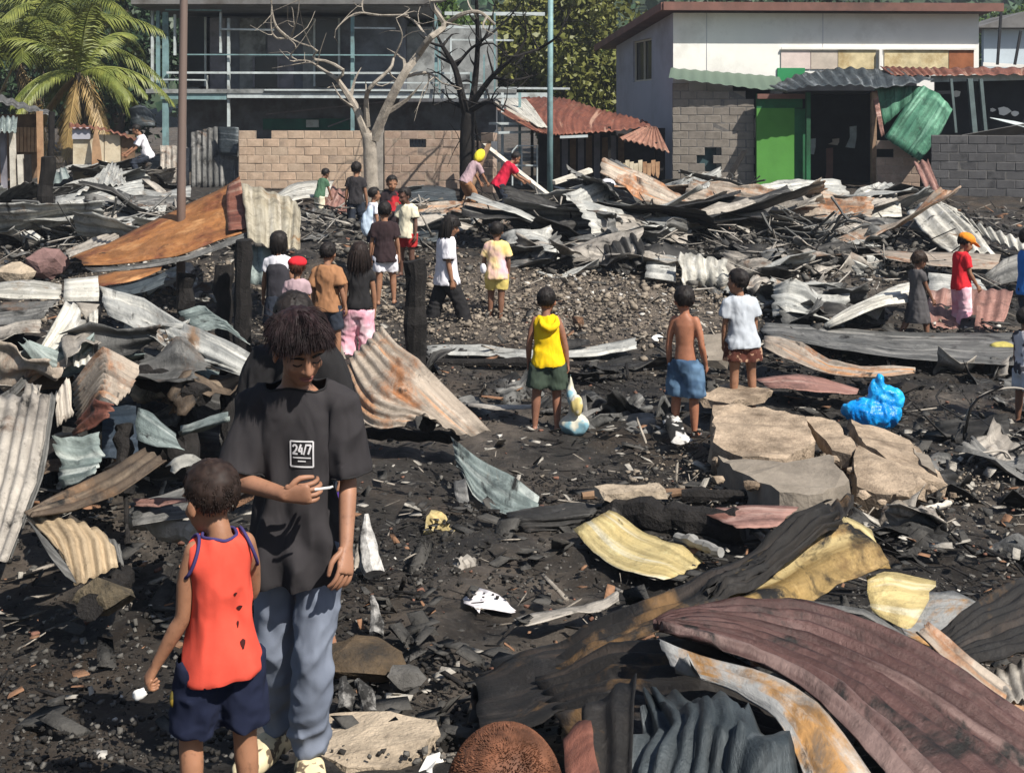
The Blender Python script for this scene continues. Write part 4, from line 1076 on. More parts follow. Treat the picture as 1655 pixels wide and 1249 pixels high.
for u, w_, mt in ((1306, 0.10, GRN_SHADE), (1412, 0.12, plain('timber_tan', (0.30, 0.20, 0.13), 0.9, 0.4, 5, 0.4))):
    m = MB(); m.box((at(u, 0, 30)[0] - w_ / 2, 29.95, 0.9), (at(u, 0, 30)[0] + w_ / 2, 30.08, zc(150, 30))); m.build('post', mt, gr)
for u, v0, v1, mt in ((1340, 240, 318, BROWN), (1312, 225, 250, PALEST), (1378, 205, 240, PALEST), (1350, 225, 235, BEIGEB)):   # scorched leftovers hanging inside
    p = at(u, v0, 32.3); q = at(u - 3, v1, 32.3); m = MB(); m.prism([p + (-0.08, 0, 0), p + (0.10, 0, 0.02), (p + q) / 2 + (0.12, 0, 0), q + (0.1, 0, 0), q + (-0.14, 0, 0.03), (p + q) / 2 + (-0.05, 0, 0)], 0.02, (0, 1, 0)); m.build('scorched_cloth', mt, gr)
# grey walls at the far right
p, q = np.array([at(1416, 0, 29.6)[0], 29.6]), np.array([at(1486, 0, 29.4)[0], 29.4])
block_wall('block_wall', 'low tan block wall stub under the hanging green sheet', p, q, 0.9, 2.1, BLK_B, MORTAR, seed=7, ragged=0.4)
p, q = np.array([at(1505, 0, 28.6)[0], 28.6]), np.array([at(1655, 0, 27.2)[0] + 2.2, 27.2])
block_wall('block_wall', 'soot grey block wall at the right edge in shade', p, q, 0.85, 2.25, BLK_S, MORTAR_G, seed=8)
sh_ = empty('burnt_shed', (at(1600, 0, 31)[0], 31, 0.95), 'black gutted shed with torn wall sheets at the right edge', 'shed')
m = MB(); m.box((at(1512, 0, 31.5)[0], 31.5, 0.9), (at(1655, 0, 31.5)[0] + 3, 31.6, zc(126, 31.5))); m.build('back_wall', MATS['soot_wall'], sh_)
for u, w_ in ((1575, 0.12), (1593, 0.08), (1545, 0.06)):
    m = MB(); m.bar((*at(u, 215, 30.4),), (*at(u - 8, 128, 30.6),), w_, w_); m.build('post', plain('post_teal_grey', (0.09, 0.12, 0.12), 0.8, 0.3, 3, 0.2), sh_)
for pts, mt in (([(1555, 218), (1655, 200), (1700, 205), (1600, 226)], 'a'), ([(1600, 190), (1655, 205), (1700, 210), (1640, 196)], 'b')):
    P_ = [at(u, v, 29.5 + 0.6 * (i > 1)) for i, (u, v) in enumerate(pts)]; m = MB(); m.prism(P_, 0.015, (0, 0, 1)); m.build('torn_sheet', PALEST if mt == 'b' else ROOFG, sh_)
for u, v, r in ((1622, 180, 0.16), (1640, 184, 0.10), (1604, 178, 0.07), (1545, 152, 0.12)):
    p = at(u, v, 31.3); m = MB(); m.prism([p + np.array([r * math.cos(k) * (1 + 0.3 * math.sin(3 * k + u)), 0, r * 0.7 * math.sin(k)]) for k in np.linspace(0, 6.28, 9)[:-1]], 0.02, (0, 1, 0)); m.build('pale_scrap', HW, sh_)
m = MB(); m.bar(at(1505, 128, 30.9), at(1680, 124, 30.9), 0.12, 0.16); m.build('beam', PALEST, sh_)
# pale house at the far right
bw_ = empty('pale_house', (at(1625, 0, 40)[0], 40, 1.0), 'pale blue white house wall seen past the white house at far right', 'house')
m = MB(); m.box((at(1590, 0, 40)[0], 40, 1), (at(1655, 0, 40)[0] + 4, 40.2, zc(47, 40))); m.build('wall', plain('pale_blue_wall', (0.50, 0.57, 0.62), 0.9, 0.1, 1, 0.1), bw_)
m = MB(); m.prism([at(1578, 45, 39.6), at(1660, 18, 39.6), at(1750, 18, 39.6), at(1750, 45, 39.6)], 3.0, (0, -1, 0)); m.build('roof', ROOFG, bw_)
for k, (a1, b1) in enumerate((((1612, 105), (1618, 20)), ((1640, 105), (1650, 50)))): m = MB(); m.bar(at(*a1, 38.5), at(*b1, 38.5), 0.07, 0.07); m.build('pole', MATS['iron_dark'], bw_)
m = MB(); m.bar(at(1588, 104, 39.8), at(1660, 108, 39.8), 0.1, 0.12); m.build('ledge', HW, bw_)

# ------------------------------------------------------------------ poles and posts
V, F = tube([at(292, 470, 16.6) * np.array([1, 1, 0]) + np.array([0, 0, 0.0]), at(293, 300, 16.6), at(297, 0, 16.6), at(298.5, -90, 16.6)], [0.062, 0.060, 0.054, 0.05], 12)
pp = put('steel_pole', V, F, metal('pole_rust', (0.20, 0.15, 0.13), (0.26, 0.21, 0.18), (0.17, 0.07, 0.04), 0.5, 0.6, soot=0.1), None, True); tag(pp, 'tall thin rusty brown steel pole standing left of the frame house', 'pole')
V, F = tube([at(889, 330, 29.0), at(889, 160, 29.0), at(890, -40, 29.0)], [0.075, 0.07, 0.065], 10)
tag(put('steel_pole', V, F, TEAL, None, True), 'tall grey green post at the corner of the rust roofed shed', 'pole')

def burnt_post(u, v0, v1, d, w, label, lean=0, name='burnt_post', mat=None):
    a = at(u, v1, d); b = at(u + lean, v0, d); g = float(gz(a[0], d)); a[2] = min(a[2], g) - 0.1
    n = 9; pts = np.linspace(a, b, n) + RNG.normal(size=(n, 3)) * w * 0.05
    V, F = tube(pts, w / 2 * (1 + 0.07 * RNG.normal(size=n)), 10); V = V + np.stack([noise3(V, 14, 3), noise3(V, 14, 4), noise3(V, 9, 5) * 0.3], 1) * w * 0.12
    return tag(put(name, V, F, mat or CHAR, None), label, 'post')
burnt_post(362, 425, 520, 13.4, 0.20, 'charred black post left of the pair under the orange rusty sheet')
burnt_post(393, 388, 548, 13.0, 0.18, 'taller charred black post of the pair under the orange rusty sheet')
burnt_post(672, 418, 592, 12.6, 0.22, 'thick charred black post beside the woman in white')
burnt_post(70, 255, 412, 20.5, 0.24, 'crooked black burnt post at far left among the grey sheets', 8)
burnt_post(80, 180, 300, 24, 0.12, 'thin black burnt post before the palm trunk', 4)
burnt_post(300, 440, 500, 15.5, 0.22, 'short black stump behind the steel pole')
# ------------------------------------------------------------------ roofing sheets
GALV = metal('galv', (0.34, 0.345, 0.33), (0.50, 0.49, 0.45), (0.24, 0.15, 0.09), 0.60, 0.68, soot=0.35, streak=(0.62, 0.60, 0.54))
PALE = metal('galv_pale', (0.50, 0.48, 0.42), (0.64, 0.61, 0.54), (0.30, 0.20, 0.12), 0.62, 0.70, soot=0.25, streak=(0.74, 0.71, 0.63))
ASHY = metal('galv_ash', (0.30, 0.27, 0.235), (0.44, 0.40, 0.345), (0.22, 0.13, 0.08), 0.58, 0.68, soot=0.38, streak=(0.52, 0.47, 0.40))
DULL = metal('galv_dull', (0.105, 0.105, 0.10), (0.19, 0.185, 0.175), (0.15, 0.085, 0.05), 0.58, 0.68, soot=0.48, streak=(0.28, 0.27, 0.25))
SOOT = metal('sheet_soot', (0.020, 0.019, 0.018), (0.055, 0.052, 0.048), (0.09, 0.06, 0.04), 0.62, 0.70, soot=0.35, streak=(0.15, 0.145, 0.135))
TEALS = metal('sheet_teal', (0.17, 0.215, 0.205), (0.30, 0.345, 0.325), (0.20, 0.14, 0.09), 0.62, 0.70, soot=0.35, streak=(0.44, 0.47, 0.44))
RUST = metal('sheet_rust', (0.42, 0.175, 0.055), (0.34, 0.155, 0.06), (0.20, 0.065, 0.03), 0.50, 0.62, soot=0.22, streak=(0.50, 0.26, 0.11), grain=False)
RUSTR = metal('sheet_rust_red', (0.19, 0.070, 0.048), (0.26, 0.105, 0.070), (0.30, 0.15, 0.09), 0.58, 0.68, soot=0.25, streak=(0.36, 0.22, 0.16))
RUSTS = metal('sheet_rust_striped', (0.36, 0.30, 0.24), (0.44, 0.37, 0.30), (0.38, 0.17, 0.075), 0.50, 0.60, soot=0.28, streak=(0.44, 0.22, 0.10))
MAROON = metal('sheet_maroon', (0.078, 0.038, 0.034), (0.115, 0.062, 0.055), (0.20, 0.13, 0.10), 0.60, 0.70, soot=0.55, streak=(0.20, 0.135, 0.12), rough=0.5)
PINKR = metal('sheet_pink_red', (0.30, 0.155, 0.125), (0.38, 0.21, 0.17), (0.24, 0.11, 0.08), 0.58, 0.68, soot=0.15, streak=(0.45, 0.30, 0.25))
YELL = metal('sheet_yellow', (0.52, 0.40, 0.17), (0.60, 0.49, 0.25), (0.30, 0.19, 0.07), 0.55, 0.66, soot=0.20, streak=(0.62, 0.57, 0.42))
YELD = metal('sheet_yellow_burnt', (0.33, 0.215, 0.075), (0.42, 0.29, 0.12), (0.16, 0.09, 0.035), 0.52, 0.62, soot=0.95, streak=(0.40, 0.31, 0.15))
GREENS = metal('sheet_green', (0.045, 0.17, 0.10), (0.085, 0.235, 0.15), None, soot=0.15, streak=(0.16, 0.33, 0.23), rough=0.5)
BLUEG = metal('sheet_blue_grey', (0.040, 0.052, 0.060), (0.080, 0.094, 0.100), (0.12, 0.10, 0.08), 0.62, 0.7, soot=0.25, streak=(0.22, 0.24, 0.25), rough=0.45)
STAIN = metal('sheet_stained', (0.30, 0.30, 0.29), (0.40, 0.39, 0.37), (0.46, 0.25, 0.09), 0.49, 0.57, soot=0.25, streak=(0.50, 0.48, 0.44))

CHARS = metal('sheet_charred', (0.009, 0.008, 0.0075), (0.022, 0.018, 0.015), (0.15, 0.085, 0.035), 0.57, 0.64, soot=0.5, streak=(0.040, 0.030, 0.024), rough=0.65, met=0.0)
def lin_w(n, k):
    W = np.zeros((n, k))
    for i, x in enumerate(np.linspace(0, k - 1, n)):
        s_ = min(int(x), max(k - 2, 0)); W[i, s_] += 1 - (x - s_)
        if k > 1: W[i, s_ + 1] += x - s_
    return W
NSH = [0]
def S(label, rows, mat, wave='s', pitch=0.10, amp=0.014, crumple=0.02, ragged=0.03, seed=None, group=None, name='roofing_sheet', cat='roofing sheet', tears=0.0, th=0.004, csc=2.2, fold=0.0, world=False, rib=False):
    """a bent metal sheet through control points; wave 's' / 't' = the corrugation counts along the rows / across them"""
    NSH[0] += 1; seed = NSH[0] * 13 if seed is None else seed
    C = np.array([[p if world else at(p[0], p[1], p[2] * (0.955 if 17 < p[2] < 26 else 0.975 if 8 < p[2] <= 17 else 1)) for p in r] for r in rows], float); R, K = C.shape[:2]
    Ls = max(np.linalg.norm(np.diff(C, axis=1), axis=2).sum(1).mean(), 0.05); Lt = max(np.linalg.norm(np.diff(C, axis=0), axis=2).sum(0).mean(), 0.05)
    dm = C[:, :, 1].mean()
    base = 0.05 if dm < 8 else 0.09 if dm < 14 else 0.16
    if dm > 17 and pitch < 0.16 and wave: pitch, amp = 0.16, amp * 1.35
    if dm < 12 and pitch < 0.19: pitch, amp = pitch * 0.62, amp * 0.72
    ns = int(np.clip(Ls / base, 6, 60)); nt = int(np.clip(Lt / base, 6, 60))
    if wave == 's': nw = max(2, round(Ls / pitch)); ns = min(nw * 6 + 1, 260)
    if wave == 't': nw = max(2, round(Lt / pitch)); nt = min(nw * 6 + 1, 260)
    s = np.linspace(0, 1, ns); t = np.linspace(0, 1, nt)
    e = lambda x, sd: ragged * 1.5 * np.clip(noise1(x, 11, sd, 4) + 0.2, 0, 2)
    # ragged outline: the parameter range shrinks unevenly
    S0, S1 = e(t, seed + 1) * min(1, 0.8 / Ls), 1 - e(t, seed + 2) * min(1, 0.8 / Ls); T0, T1 = e(s, seed + 3) * min(1, 0.8 / Lt), 1 - e(s, seed + 4) * min(1, 0.8 / Lt)
    SS = S0[:, None] + (S1 - S0)[:, None] * s[None, :]; TT = T0[None, :] + (T1 - T0)[None, :] * t[:, None]
    nf_ = 96; G = np.einsum('ir,rkd,jk->ijd', 0.45 * crom(nf_, R) + 0.55 * lin_w(nf_, R), C, 0.45 * crom(nf_, K) + 0.55 * lin_w(nf_, K))
    def samp(TT, SS):
        a = np.clip(TT, 0, 1) * (nf_ - 1.001); b = np.clip(SS, 0, 1) * (nf_ - 1.001); i = a.astype(int); j = b.astype(int); fa = (a - i)[..., None]; fb = (b - j)[..., None]
        return (G[i, j] * (1 - fa) + G[i+1, j] * fa) * (1 - fb) + (G[i, j+1] * (1 - fa) + G[i+1, j+1] * fa) * fb
    Pm = samp(TT, SS)
    N = np.cross(np.gradient(Pm, axis=1), np.gradient(Pm, axis=0)); N /= np.linalg.norm(N, axis=2)[..., None] + 1e-12
    if N[..., 2].mean() < 0: N = -N
    flat = Pm.reshape(-1, 3); off = np.zeros(ns * nt)
    off += crumple * noise3(flat, csc, seed, 3) * (1.25 if dm > 12 else 0.75)
    if dm < 12: off += 0.012 * np.minimum(0, noise3(flat, 4.0, seed + 60, 2) + 0.15) + 0.35 * crumple * (0.5 - np.abs(noise3(flat, csc * 1.9, seed + 61, 2)) * 2.2)
    if dm < 12 and fold == 0: fold = 0.028
    if fold: off += fold * (0.5 - np.abs(noise3(flat, 1.8, seed + 9, 1)) * 2)
    Wd = np.ones((nt, ns))
    if wave:
        ph = (SS * nw if wave == 's' else TT * nw) + 0.12 * noise3(flat, 1.1, seed + 30, 2).reshape(nt, ns)
        damp = np.clip(0.85 + 0.5 * noise3(flat, 1.7, seed + 31, 2).reshape(nt, ns), 0.25, 1.2)
        off = off + (amp * damp * (np.sin(2 * np.pi * ph) if not rib else 2.2 * np.clip(np.cos(2 * np.pi * ph), 0, 1) ** 5 + 0.25 * np.sin(6 * np.pi * ph))).ravel()
    Pm = flat + N.reshape(-1, 3) * off[:, None]
    idx = np.arange(nt * ns).reshape(nt, ns)
    Fq = np.stack([idx[:-1, :-1], idx[:-1, 1:], idx[1:, 1:], idx[1:, :-1]], -1).reshape(-1, 4)
    if tears:
        fc = Pm[Fq].mean(1); keep = noise3(fc, 3.2, seed + 40, 3) < 0.55 - tears; Fq = Fq[keep]
    uv = np.stack([SS.ravel() * Ls, TT.ravel() * Lt], 1)
    if wave == 't' or wave is None: uvd = uv                       # ridges run along s: x of the UV = along
    else: uvd = uv[:, ::-1]
    org = np.array([Pm[:, 0].mean(), Pm[:, 1].mean(), Pm[:, 2].min()])
    me = mesh_np(name, Pm - org, Fq, True)
    ul = me.uv_layers.new(name='UVMap'); li = np.empty(len(me.loops), np.int32); me.loops.foreach_get('vertex_index', li)
    ul.data.foreach_set('uv', uvd[li].astype(np.float32).ravel())
    o = obj(name, me, mat, None, org)
    so = o.modifiers.new('thickness', 'SOLIDIFY'); so.thickness = th; so.offset = 0
    return tag(o, label, cat, group)

# --- left foreground heap
S('big pale brown corrugated sheet leaning at the left edge', [[(-60, 640, 6.9), (30, 640, 6.9), (84, 636, 6.8)], [(-75, 770, 6.3), (0, 770, 6.3), (62, 775, 6.25)], [(-95, 915, 5.8), (-40, 918, 5.8), (12, 905, 5.75)]], ASHY, 's', 0.11, 0.016)
S('narrow bent sheet strip behind the leaning pale brown sheet', [[(68, 640, 6.9), (92, 632, 6.95)], [(50, 770, 6.4), (70, 770, 6.45)], [(5, 905, 5.85), (20, 900, 5.9)]], DULL, 's', 0.09, 0.012)
S('torn short corrugated strip sticking up above the leaning sheet', [[(35, 610, 7.2), (62, 620, 7.1), (80, 640, 7.1)], [(35, 650, 7.0), (60, 655, 7.0), (85, 665, 7.0)]], ASHY, 's', 0.09, 0.014, ragged=0.15)
S('greyish sheet remnant wedged beside the reddish ridge sheet', [[(88, 640, 7.2), (112, 600, 7.3)], [(92, 690, 7.1), (122, 670, 7.2)]], ASHY, 's', 0.09, 0.012, ragged=0.12)
S('ridge bent corrugated sheet, cream at the top and red below', [[(112, 622, 7.6), (165, 556, 7.5), (230, 585, 7.4)], [(114, 655, 7.35), (165, 592, 7.2), (218, 620, 7.15)], [(118, 690, 7.15), (160, 640, 6.95), (190, 655, 6.9)]], RUSTS, 't', 0.10, 0.016, 0.012)
S('crumpled dark red scrap below the ridge bent sheet', [[(118, 680, 7.0), (150, 640, 6.9), (188, 655, 6.8)], [(108, 700, 6.9), (150, 690, 6.8), (172, 672, 6.75)]], RUSTR, 't', 0.08, 0.012, 0.05, 0.1)
S('flat pale grey square plate on top of the left heap', [[(102, 448, 9.0), (160, 446, 9.0)], [(103, 487, 8.75), (161, 488, 8.75)]], PALE, None, crumple=0.012)
S('fan folded pale sheet hanging below the grey square plate', [[(105, 487, 8.7), (125, 490, 8.6), (140, 520, 8.5), (142, 560, 8.4)], [(82, 530, 8.3), (95, 540, 8.3), (105, 555, 8.2), (115, 575, 8.2)], [(42, 600, 7.9), (46, 603, 7.9), (50, 606, 7.9), (54, 610, 7.9)]], PALE, 's', 0.10, 0.024, 0.01)
S('small torn triangle of sheet under the grey square plate', [[(118, 488, 8.66), (160, 490, 8.64)], [(140, 522, 8.55), (146, 518, 8.55)]], ASHY, None, ragged=0.1)
S('narrow white upright strip below the grey square plate', [[(146, 508, 8.6), (160, 500, 8.6)], [(144, 560, 8.45), (158, 562, 8.45)]], PALE, 's', 0.06, 0.008)
S('long galvanised sheet sagging from the grey plate to the man in black', [[(160, 463, 9.0), (230, 478, 8.7), (300, 520, 8.3), (405, 575, 7.9)], [(166, 485, 8.7), (240, 515, 8.4), (300, 555, 8.1), (400, 600, 7.7)], [(172, 503, 8.5), (235, 535, 8.2), (300, 580, 7.9), (392, 606, 7.65)]], GALV, 't', 0.16, 0.020, 0.03)
S('peaked galvanised sheet rising behind the long sagging sheet', [[(285, 500, 9.2), (325, 487, 9.2), (345, 500, 9.1)], [(320, 535, 8.8), (360, 530, 8.8), (405, 560, 8.5)]], TEALS, 't', 0.14, 0.014, 0.03)
S('long pale flat strip on the left heap at the picture edge', [[(-60, 458, 9.4), (0, 458, 9.4), (48, 455, 9.4), (100, 462, 9.3)], [(-60, 484, 9.1), (0, 484, 9.1), (50, 482, 9.1), (98, 480, 9.1)]], PALE, None, crumple=0.03)
S('dull dark sheet under the pale strip at the left edge', [[(-60, 488, 9.0), (40, 488, 9.0), (95, 486, 9.0)], [(-60, 530, 8.6), (30, 525, 8.6), (72, 515, 8.6)]], DULL, 't', 0.16, 0.018)
S('arched beige sheet edge at the left below the dark sheet', [[(-60, 535, 8.6), (0, 532, 8.6), (35, 522, 8.6), (68, 520, 8.5)], [(-60, 565, 8.3), (0, 553, 8.3), (30, 540, 8.35), (66, 538, 8.3)]], ASHY, 't', 0.14, 0.016)
S('scratched beige sheet slanting at the left edge under the fan fold', [[(-60, 580, 8.2), (0, 572, 8.2), (45, 568, 8.2)], [(-60, 625, 7.7), (0, 625, 7.7), (20, 625, 7.7)]], ASHY, 't', 0.12, 0.014)
S('narrow dark folded sheet running down to the left edge', [[(44, 600, 7.85), (58, 600, 7.85)], [(20, 625, 7.5), (30, 635, 7.5)], [(-10, 640, 7.2), (8, 648, 7.2)]], DULL, 's', 0.09, 0.01)
S('stacked crumpled grey green sheets under the reddish ridge', [[(84, 705, 6.9), (120, 700, 6.85), (155, 690, 6.8)], [(90, 740, 6.7), (125, 740, 6.65), (158, 735, 6.6)], [(100, 790, 6.5), (125, 785, 6.45), (160, 768, 6.4)]], TEALS, 't', 0.16, 0.022, 0.07, 0.08)
S('pale blue grey plate with torn top in the heap left of the man', [[(221, 650, 7.1), (245, 668, 7.0), (285, 700, 6.9)], [(220, 690, 6.9), (250, 705, 6.8), (290, 722, 6.7)], [(220, 712, 6.8), (255, 724, 6.7), (300, 728, 6.6)]], TEALS, None, crumple=0.03, ragged=0.08)
S('rolled pale green sheet tube behind the man in black', [[(285, 682, 7.3), (330, 668, 7.2), (362, 656, 7.1)], [(288, 700, 7.1), (330, 688, 7.0), (365, 676, 6.9)], [(286, 712, 7.2), (330, 702, 7.1), (362, 690, 7.0)]], TEALS, None, crumple=0.03)
S('white crumpled sheet lip left of the small boy', [[(265, 755, 6.3), (290, 730, 6.3), (318, 728, 6.3), (345, 748, 6.2)], [(275, 760, 6.2), (295, 745, 6.2), (320, 745, 6.15), (340, 756, 6.1)]], PALE, None, crumple=0.05, ragged=0.1)
S('dark brown corrugated sheet slanting up behind the small boy', [[(40, 832, 6.0), (110, 795, 6.2), (175, 765, 6.4), (235, 724, 6.6)], [(50, 833, 5.9), (130, 822, 6.0), (200, 800, 6.2), (272, 745, 6.4)]], metal('sheet_brown', (0.085, 0.060, 0.042), (0.15, 0.11, 0.075), (0.22, 0.13, 0.07), 0.6, 0.7, soot=0.4, streak=(0.22, 0.17, 0.12)), 't', 0.13, 0.016)
S('buckled tan corrugated sheet on the ground at lower left', [[(38, 834, 6.0), (85, 832, 6.0), (130, 845, 6.0), (165, 862, 6.0)], [(75, 870, 5.9), (110, 872, 5.9), (150, 875, 5.9), (185, 885, 5.9)], [(112, 915, 5.75), (125, 945, 5.7), (158, 932, 5.75), (195, 915, 5.8)]], metal('sheet_tan', (0.36, 0.27, 0.17), (0.48, 0.37, 0.24), (0.30, 0.17, 0.08), 0.58, 0.68, soot=0.25, streak=(0.56, 0.46, 0.33)), 's', 0.10, 0.016, 0.02)
S('folded dark flap of the buckled tan sheet at lower left', [[(40, 836, 5.95), (75, 870, 5.85)], [(70, 880, 5.8), (110, 915, 5.75)], [(105, 930, 5.65), (122, 946, 5.68)]], DULL, None, crumple=0.02)
S('small bent grey sheet end beside the buckled tan sheet', [[(150, 855, 6.1), (195, 878, 6.05)], [(178, 900, 5.95), (200, 915, 5.9)]], DULL, 's', 0.08, 0.01)
S('long pale plank like sheet behind the small boys head', [[(215, 808, 6.5), (260, 806, 6.4), (312, 806, 6.3)], [(215, 820, 6.4), (262, 818, 6.3), (315, 812, 6.2)]], PINKR, None, crumple=0.04, ragged=0.08)
S('dark sheet lying behind the small boys head', [[(205, 822, 6.5), (300, 790, 6.7), (330, 770, 6.8)], [(215, 850, 6.2), (300, 840, 6.3), (330, 825, 6.3)]], DULL, 't', 0.14, 0.02, 0.05)
S('grey leaning sheet behind the reddish ridge sheet', [[(115, 560, 8.0), (150, 548, 8.0)], [(118, 590, 7.7), (152, 585, 7.7)]], PALE, 's', 0.08, 0.012)
S('dark hanging flap under the long sagging sheet', [[(232, 560, 8.3), (290, 575, 8.2)], [(235, 620, 8.1), (290, 630, 8.0)]], DULL, None, crumple=0.04)

# --- centre
S('rust striped corrugated sheet standing behind the man', [[(618, 527, 10.6), (640, 550, 10.5), (705, 605, 10.2), (800, 705, 10.0)], [(590, 550, 10.5), (618, 580, 10.3), (660, 625, 10.0), (745, 702, 9.8)], [(562, 578, 10.4), (580, 615, 10.2), (610, 650, 9.9), (690, 668, 9.75)], [(556, 610, 10.4), (570, 665, 10.0), (605, 692, 9.75), (650, 688, 9.7)]], RUSTS, 't', 0.15, 0.022, 0.02)
S('grey green corrugated sheet curling over the mud in the middle', [[(728, 708, 9.6), (780, 745, 9.2), (830, 770, 8.9), (872, 800, 8.7)], [(735, 740, 9.3), (775, 785, 8.9), (815, 812, 8.6), (868, 826, 8.4)], [(742, 752, 9.2), (765, 800, 8.75), (800, 820, 8.5), (840, 835, 8.3)]], TEALS, 't', 0.15, 0.016, 0.02)
S('small curled lip of sheet left of the grey green sheet', [[(732, 775, 8.9), (752, 770, 8.9)], [(736, 800, 8.7), (760, 812, 8.6)], [(750, 815, 8.55), (785, 822, 8.45)]], DULL, None, crumple=0.02)
S('burnt yellow sheet lying curved in the middle', [[(985, 826, 7.9), (1040, 855, 7.7), (1095, 880, 7.5), (1140, 906, 7.3)], [(955, 842, 7.7), (1005, 880, 7.4), (1060, 905, 7.2), (1112, 924, 7.1)], [(926, 854, 7.6), (960, 885, 7.3), (1010, 920, 7.0), (1076, 941, 6.9)]], YELL, None, crumple=0.02)
S('dark curled sheet beside the yellow sheet', [[(815, 825, 8.3), (880, 818, 8.4), (985, 815, 8.5)], [(825, 838, 8.1), (900, 836, 8.1), (960, 830, 8.2)], [(850, 862, 7.8), (900, 855, 7.9), (930, 850, 7.9)]], SOOT, 't', 0.16, 0.02, 0.05)
S('torn yellowish white scrap left of the yellow sheet', [[(700, 815, 8.3), (715, 830, 8.2), (745, 862, 7.9)], [(690, 835, 8.1), (705, 850, 8.0), (735, 866, 7.85)], [(684, 862, 7.85), (700, 864, 7.85), (730, 868, 7.8)]], YELL, None, crumple=0.03, ragged=0.1)
S('flat ash white scrap on the mud before the curled sheet', [[(765, 875, 7.75), (815, 853, 7.95), (850, 862, 7.85), (920, 880, 7.65)], [(790, 885, 7.6), (830, 888, 7.6), (870, 893, 7.55), (922, 900, 7.45)]], PALE, None, crumple=0.07, ragged=0.12)
S('whitish grey bent strip on the mud right of the white cloth', [[(830, 995, 6.1), (880, 985, 6.2), (965, 970, 6.3), (1000, 950, 6.5)], [(850, 1012, 6.0), (900, 1002, 6.05), (970, 985, 6.2), (1002, 965, 6.35)]], ASHY, None, crumple=0.04)
S('long bent galvanised strip lying behind the boy in yellow', [[(690, 560, 14.2), (780, 558, 14.2), (870, 565, 14.0), (960, 560, 14.0), (1028, 545, 14.2)], [(690, 574, 13.8), (780, 574, 13.8), (870, 580, 13.6), (960, 576, 13.6), (1030, 562, 13.8)]], GALV, 't', 0.14, 0.014, 0.03)
S('pale thin strip left of the boy in yellow', [[(755, 650, 11.6), (810, 655, 11.5), (862, 654, 11.5)], [(756, 658, 11.4), (812, 664, 11.3), (862, 662, 11.3)]], ASHY, None, crumple=0.02)

# --- right foreground pile
S('big maroon roofing sheet sweeping over the right foreground', [[(1060, 1008, 4.35), (1160, 975, 4.55), (1300, 968, 4.6), (1420, 1005, 4.5), (1540, 1075, 4.35), (1670, 1165, 4.2)], [(1055, 1012, 4.2), (1180, 1015, 4.3), (1310, 1045, 4.25), (1430, 1105, 4.1), (1540, 1180, 3.95), (1670, 1275, 3.8)], [(1070, 1020, 4.1), (1190, 1060, 4.0), (1290, 1110, 3.85), (1370, 1180, 3.65), (1440, 1260, 3.45), (1500, 1330, 3.3)]], MAROON, 't', 0.14, 0.022, 0.03)
S('rust stained grey sheet edge below the maroon sheet', [[(1062, 1022, 4.05), (1150, 1052, 3.95), (1260, 1085, 3.85), (1330, 1130, 3.7), (1420, 1260, 3.4)], [(1085, 1062, 3.9), (1170, 1085, 3.8), (1250, 1120, 3.65), (1310, 1190, 3.45), (1340, 1270, 3.25)], [(1115, 1072, 3.85), (1190, 1105, 3.7), (1250, 1150, 3.5), (1290, 1215, 3.35), (1310, 1290, 3.2)]], STAIN, 't', 0.13, 0.011, 0.03)
S('crumpled blue grey sheet in the bottom right foreground', [[(1015, 1115, 3.75), (1040, 1072, 3.85), (1120, 1075, 3.8), (1210, 1130, 3.6), (1310, 1300, 3.2)], [(1005, 1170, 3.6), (1080, 1150, 3.55), (1140, 1150, 3.5), (1190, 1200, 3.4), (1240, 1300, 3.15)], [(1000, 1290, 3.35), (1050, 1290, 3.3), (1110, 1290, 3.25), (1160, 1290, 3.2), (1200, 1310, 3.1)]], BLUEG, 's', 0.13, 0.022, 0.14, csc=3.0, fold=0.05)
S('sooty sheet under the blue grey sheet by the shaved head', [[(940, 1150, 3.7), (990, 1120, 3.75), (1030, 1090, 3.8)], [(950, 1290, 3.3), (990, 1290, 3.3), (1020, 1290, 3.3)]], CHARS, 's', 0.12, 0.02, 0.06)
S('small brick red sheet edge beside the shaved head', [[(908, 1195, 3.3), (930, 1160, 3.4), (958, 1158, 3.4)], [(915, 1265, 3.1), (945, 1235, 3.15), (962, 1215, 3.2)], [(935, 1320, 3.0), (965, 1300, 3.0), (985, 1290, 3.0)]], RUSTR, None, crumple=0.02, ragged=0.06)
S('long charred rolled sheet slanting up across the right foreground', [[(775, 1100, 4.9), (900, 1040, 4.9), (1050, 985, 4.9), (1190, 905, 5.1), (1345, 800, 5.5)], [(830, 1125, 4.6), (930, 1075, 4.6), (1070, 1008, 4.65), (1200, 925, 4.9), (1350, 830, 5.35)], [(790, 1085, 4.85), (930, 1090, 4.5), (1085, 1010, 4.55), (1210, 945, 4.8), (1360, 850, 5.3)]], CHARS, 't', 0.16, 0.022, 0.07, 0.06)
S('burnt yellow inner face of the rolled sheet in the right foreground', [[(1120, 985, 4.75), (1200, 905, 5.0), (1265, 865, 5.2), (1360, 845, 5.4)], [(1160, 990, 4.7), (1250, 940, 4.9), (1310, 905, 5.1), (1400, 870, 5.35)], [(1190, 992, 4.68), (1290, 978, 4.75), (1340, 955, 4.9), (1440, 912, 5.2)]], YELD, 't', 0.30, 0.012, 0.05)
S('curled amber sheet tip at the end of the burnt yellow sheet', [[(1335, 850, 5.5), (1370, 842, 5.55), (1400, 850, 5.6), (1415, 880, 5.5)], [(1340, 880, 5.35), (1390, 868, 5.4), (1430, 888, 5.4), (1442, 908, 5.35)], [(1335, 905, 5.25), (1370, 918, 5.2), (1410, 918, 5.25), (1440, 915, 5.3)]], YELD, None, crumple=0.02)
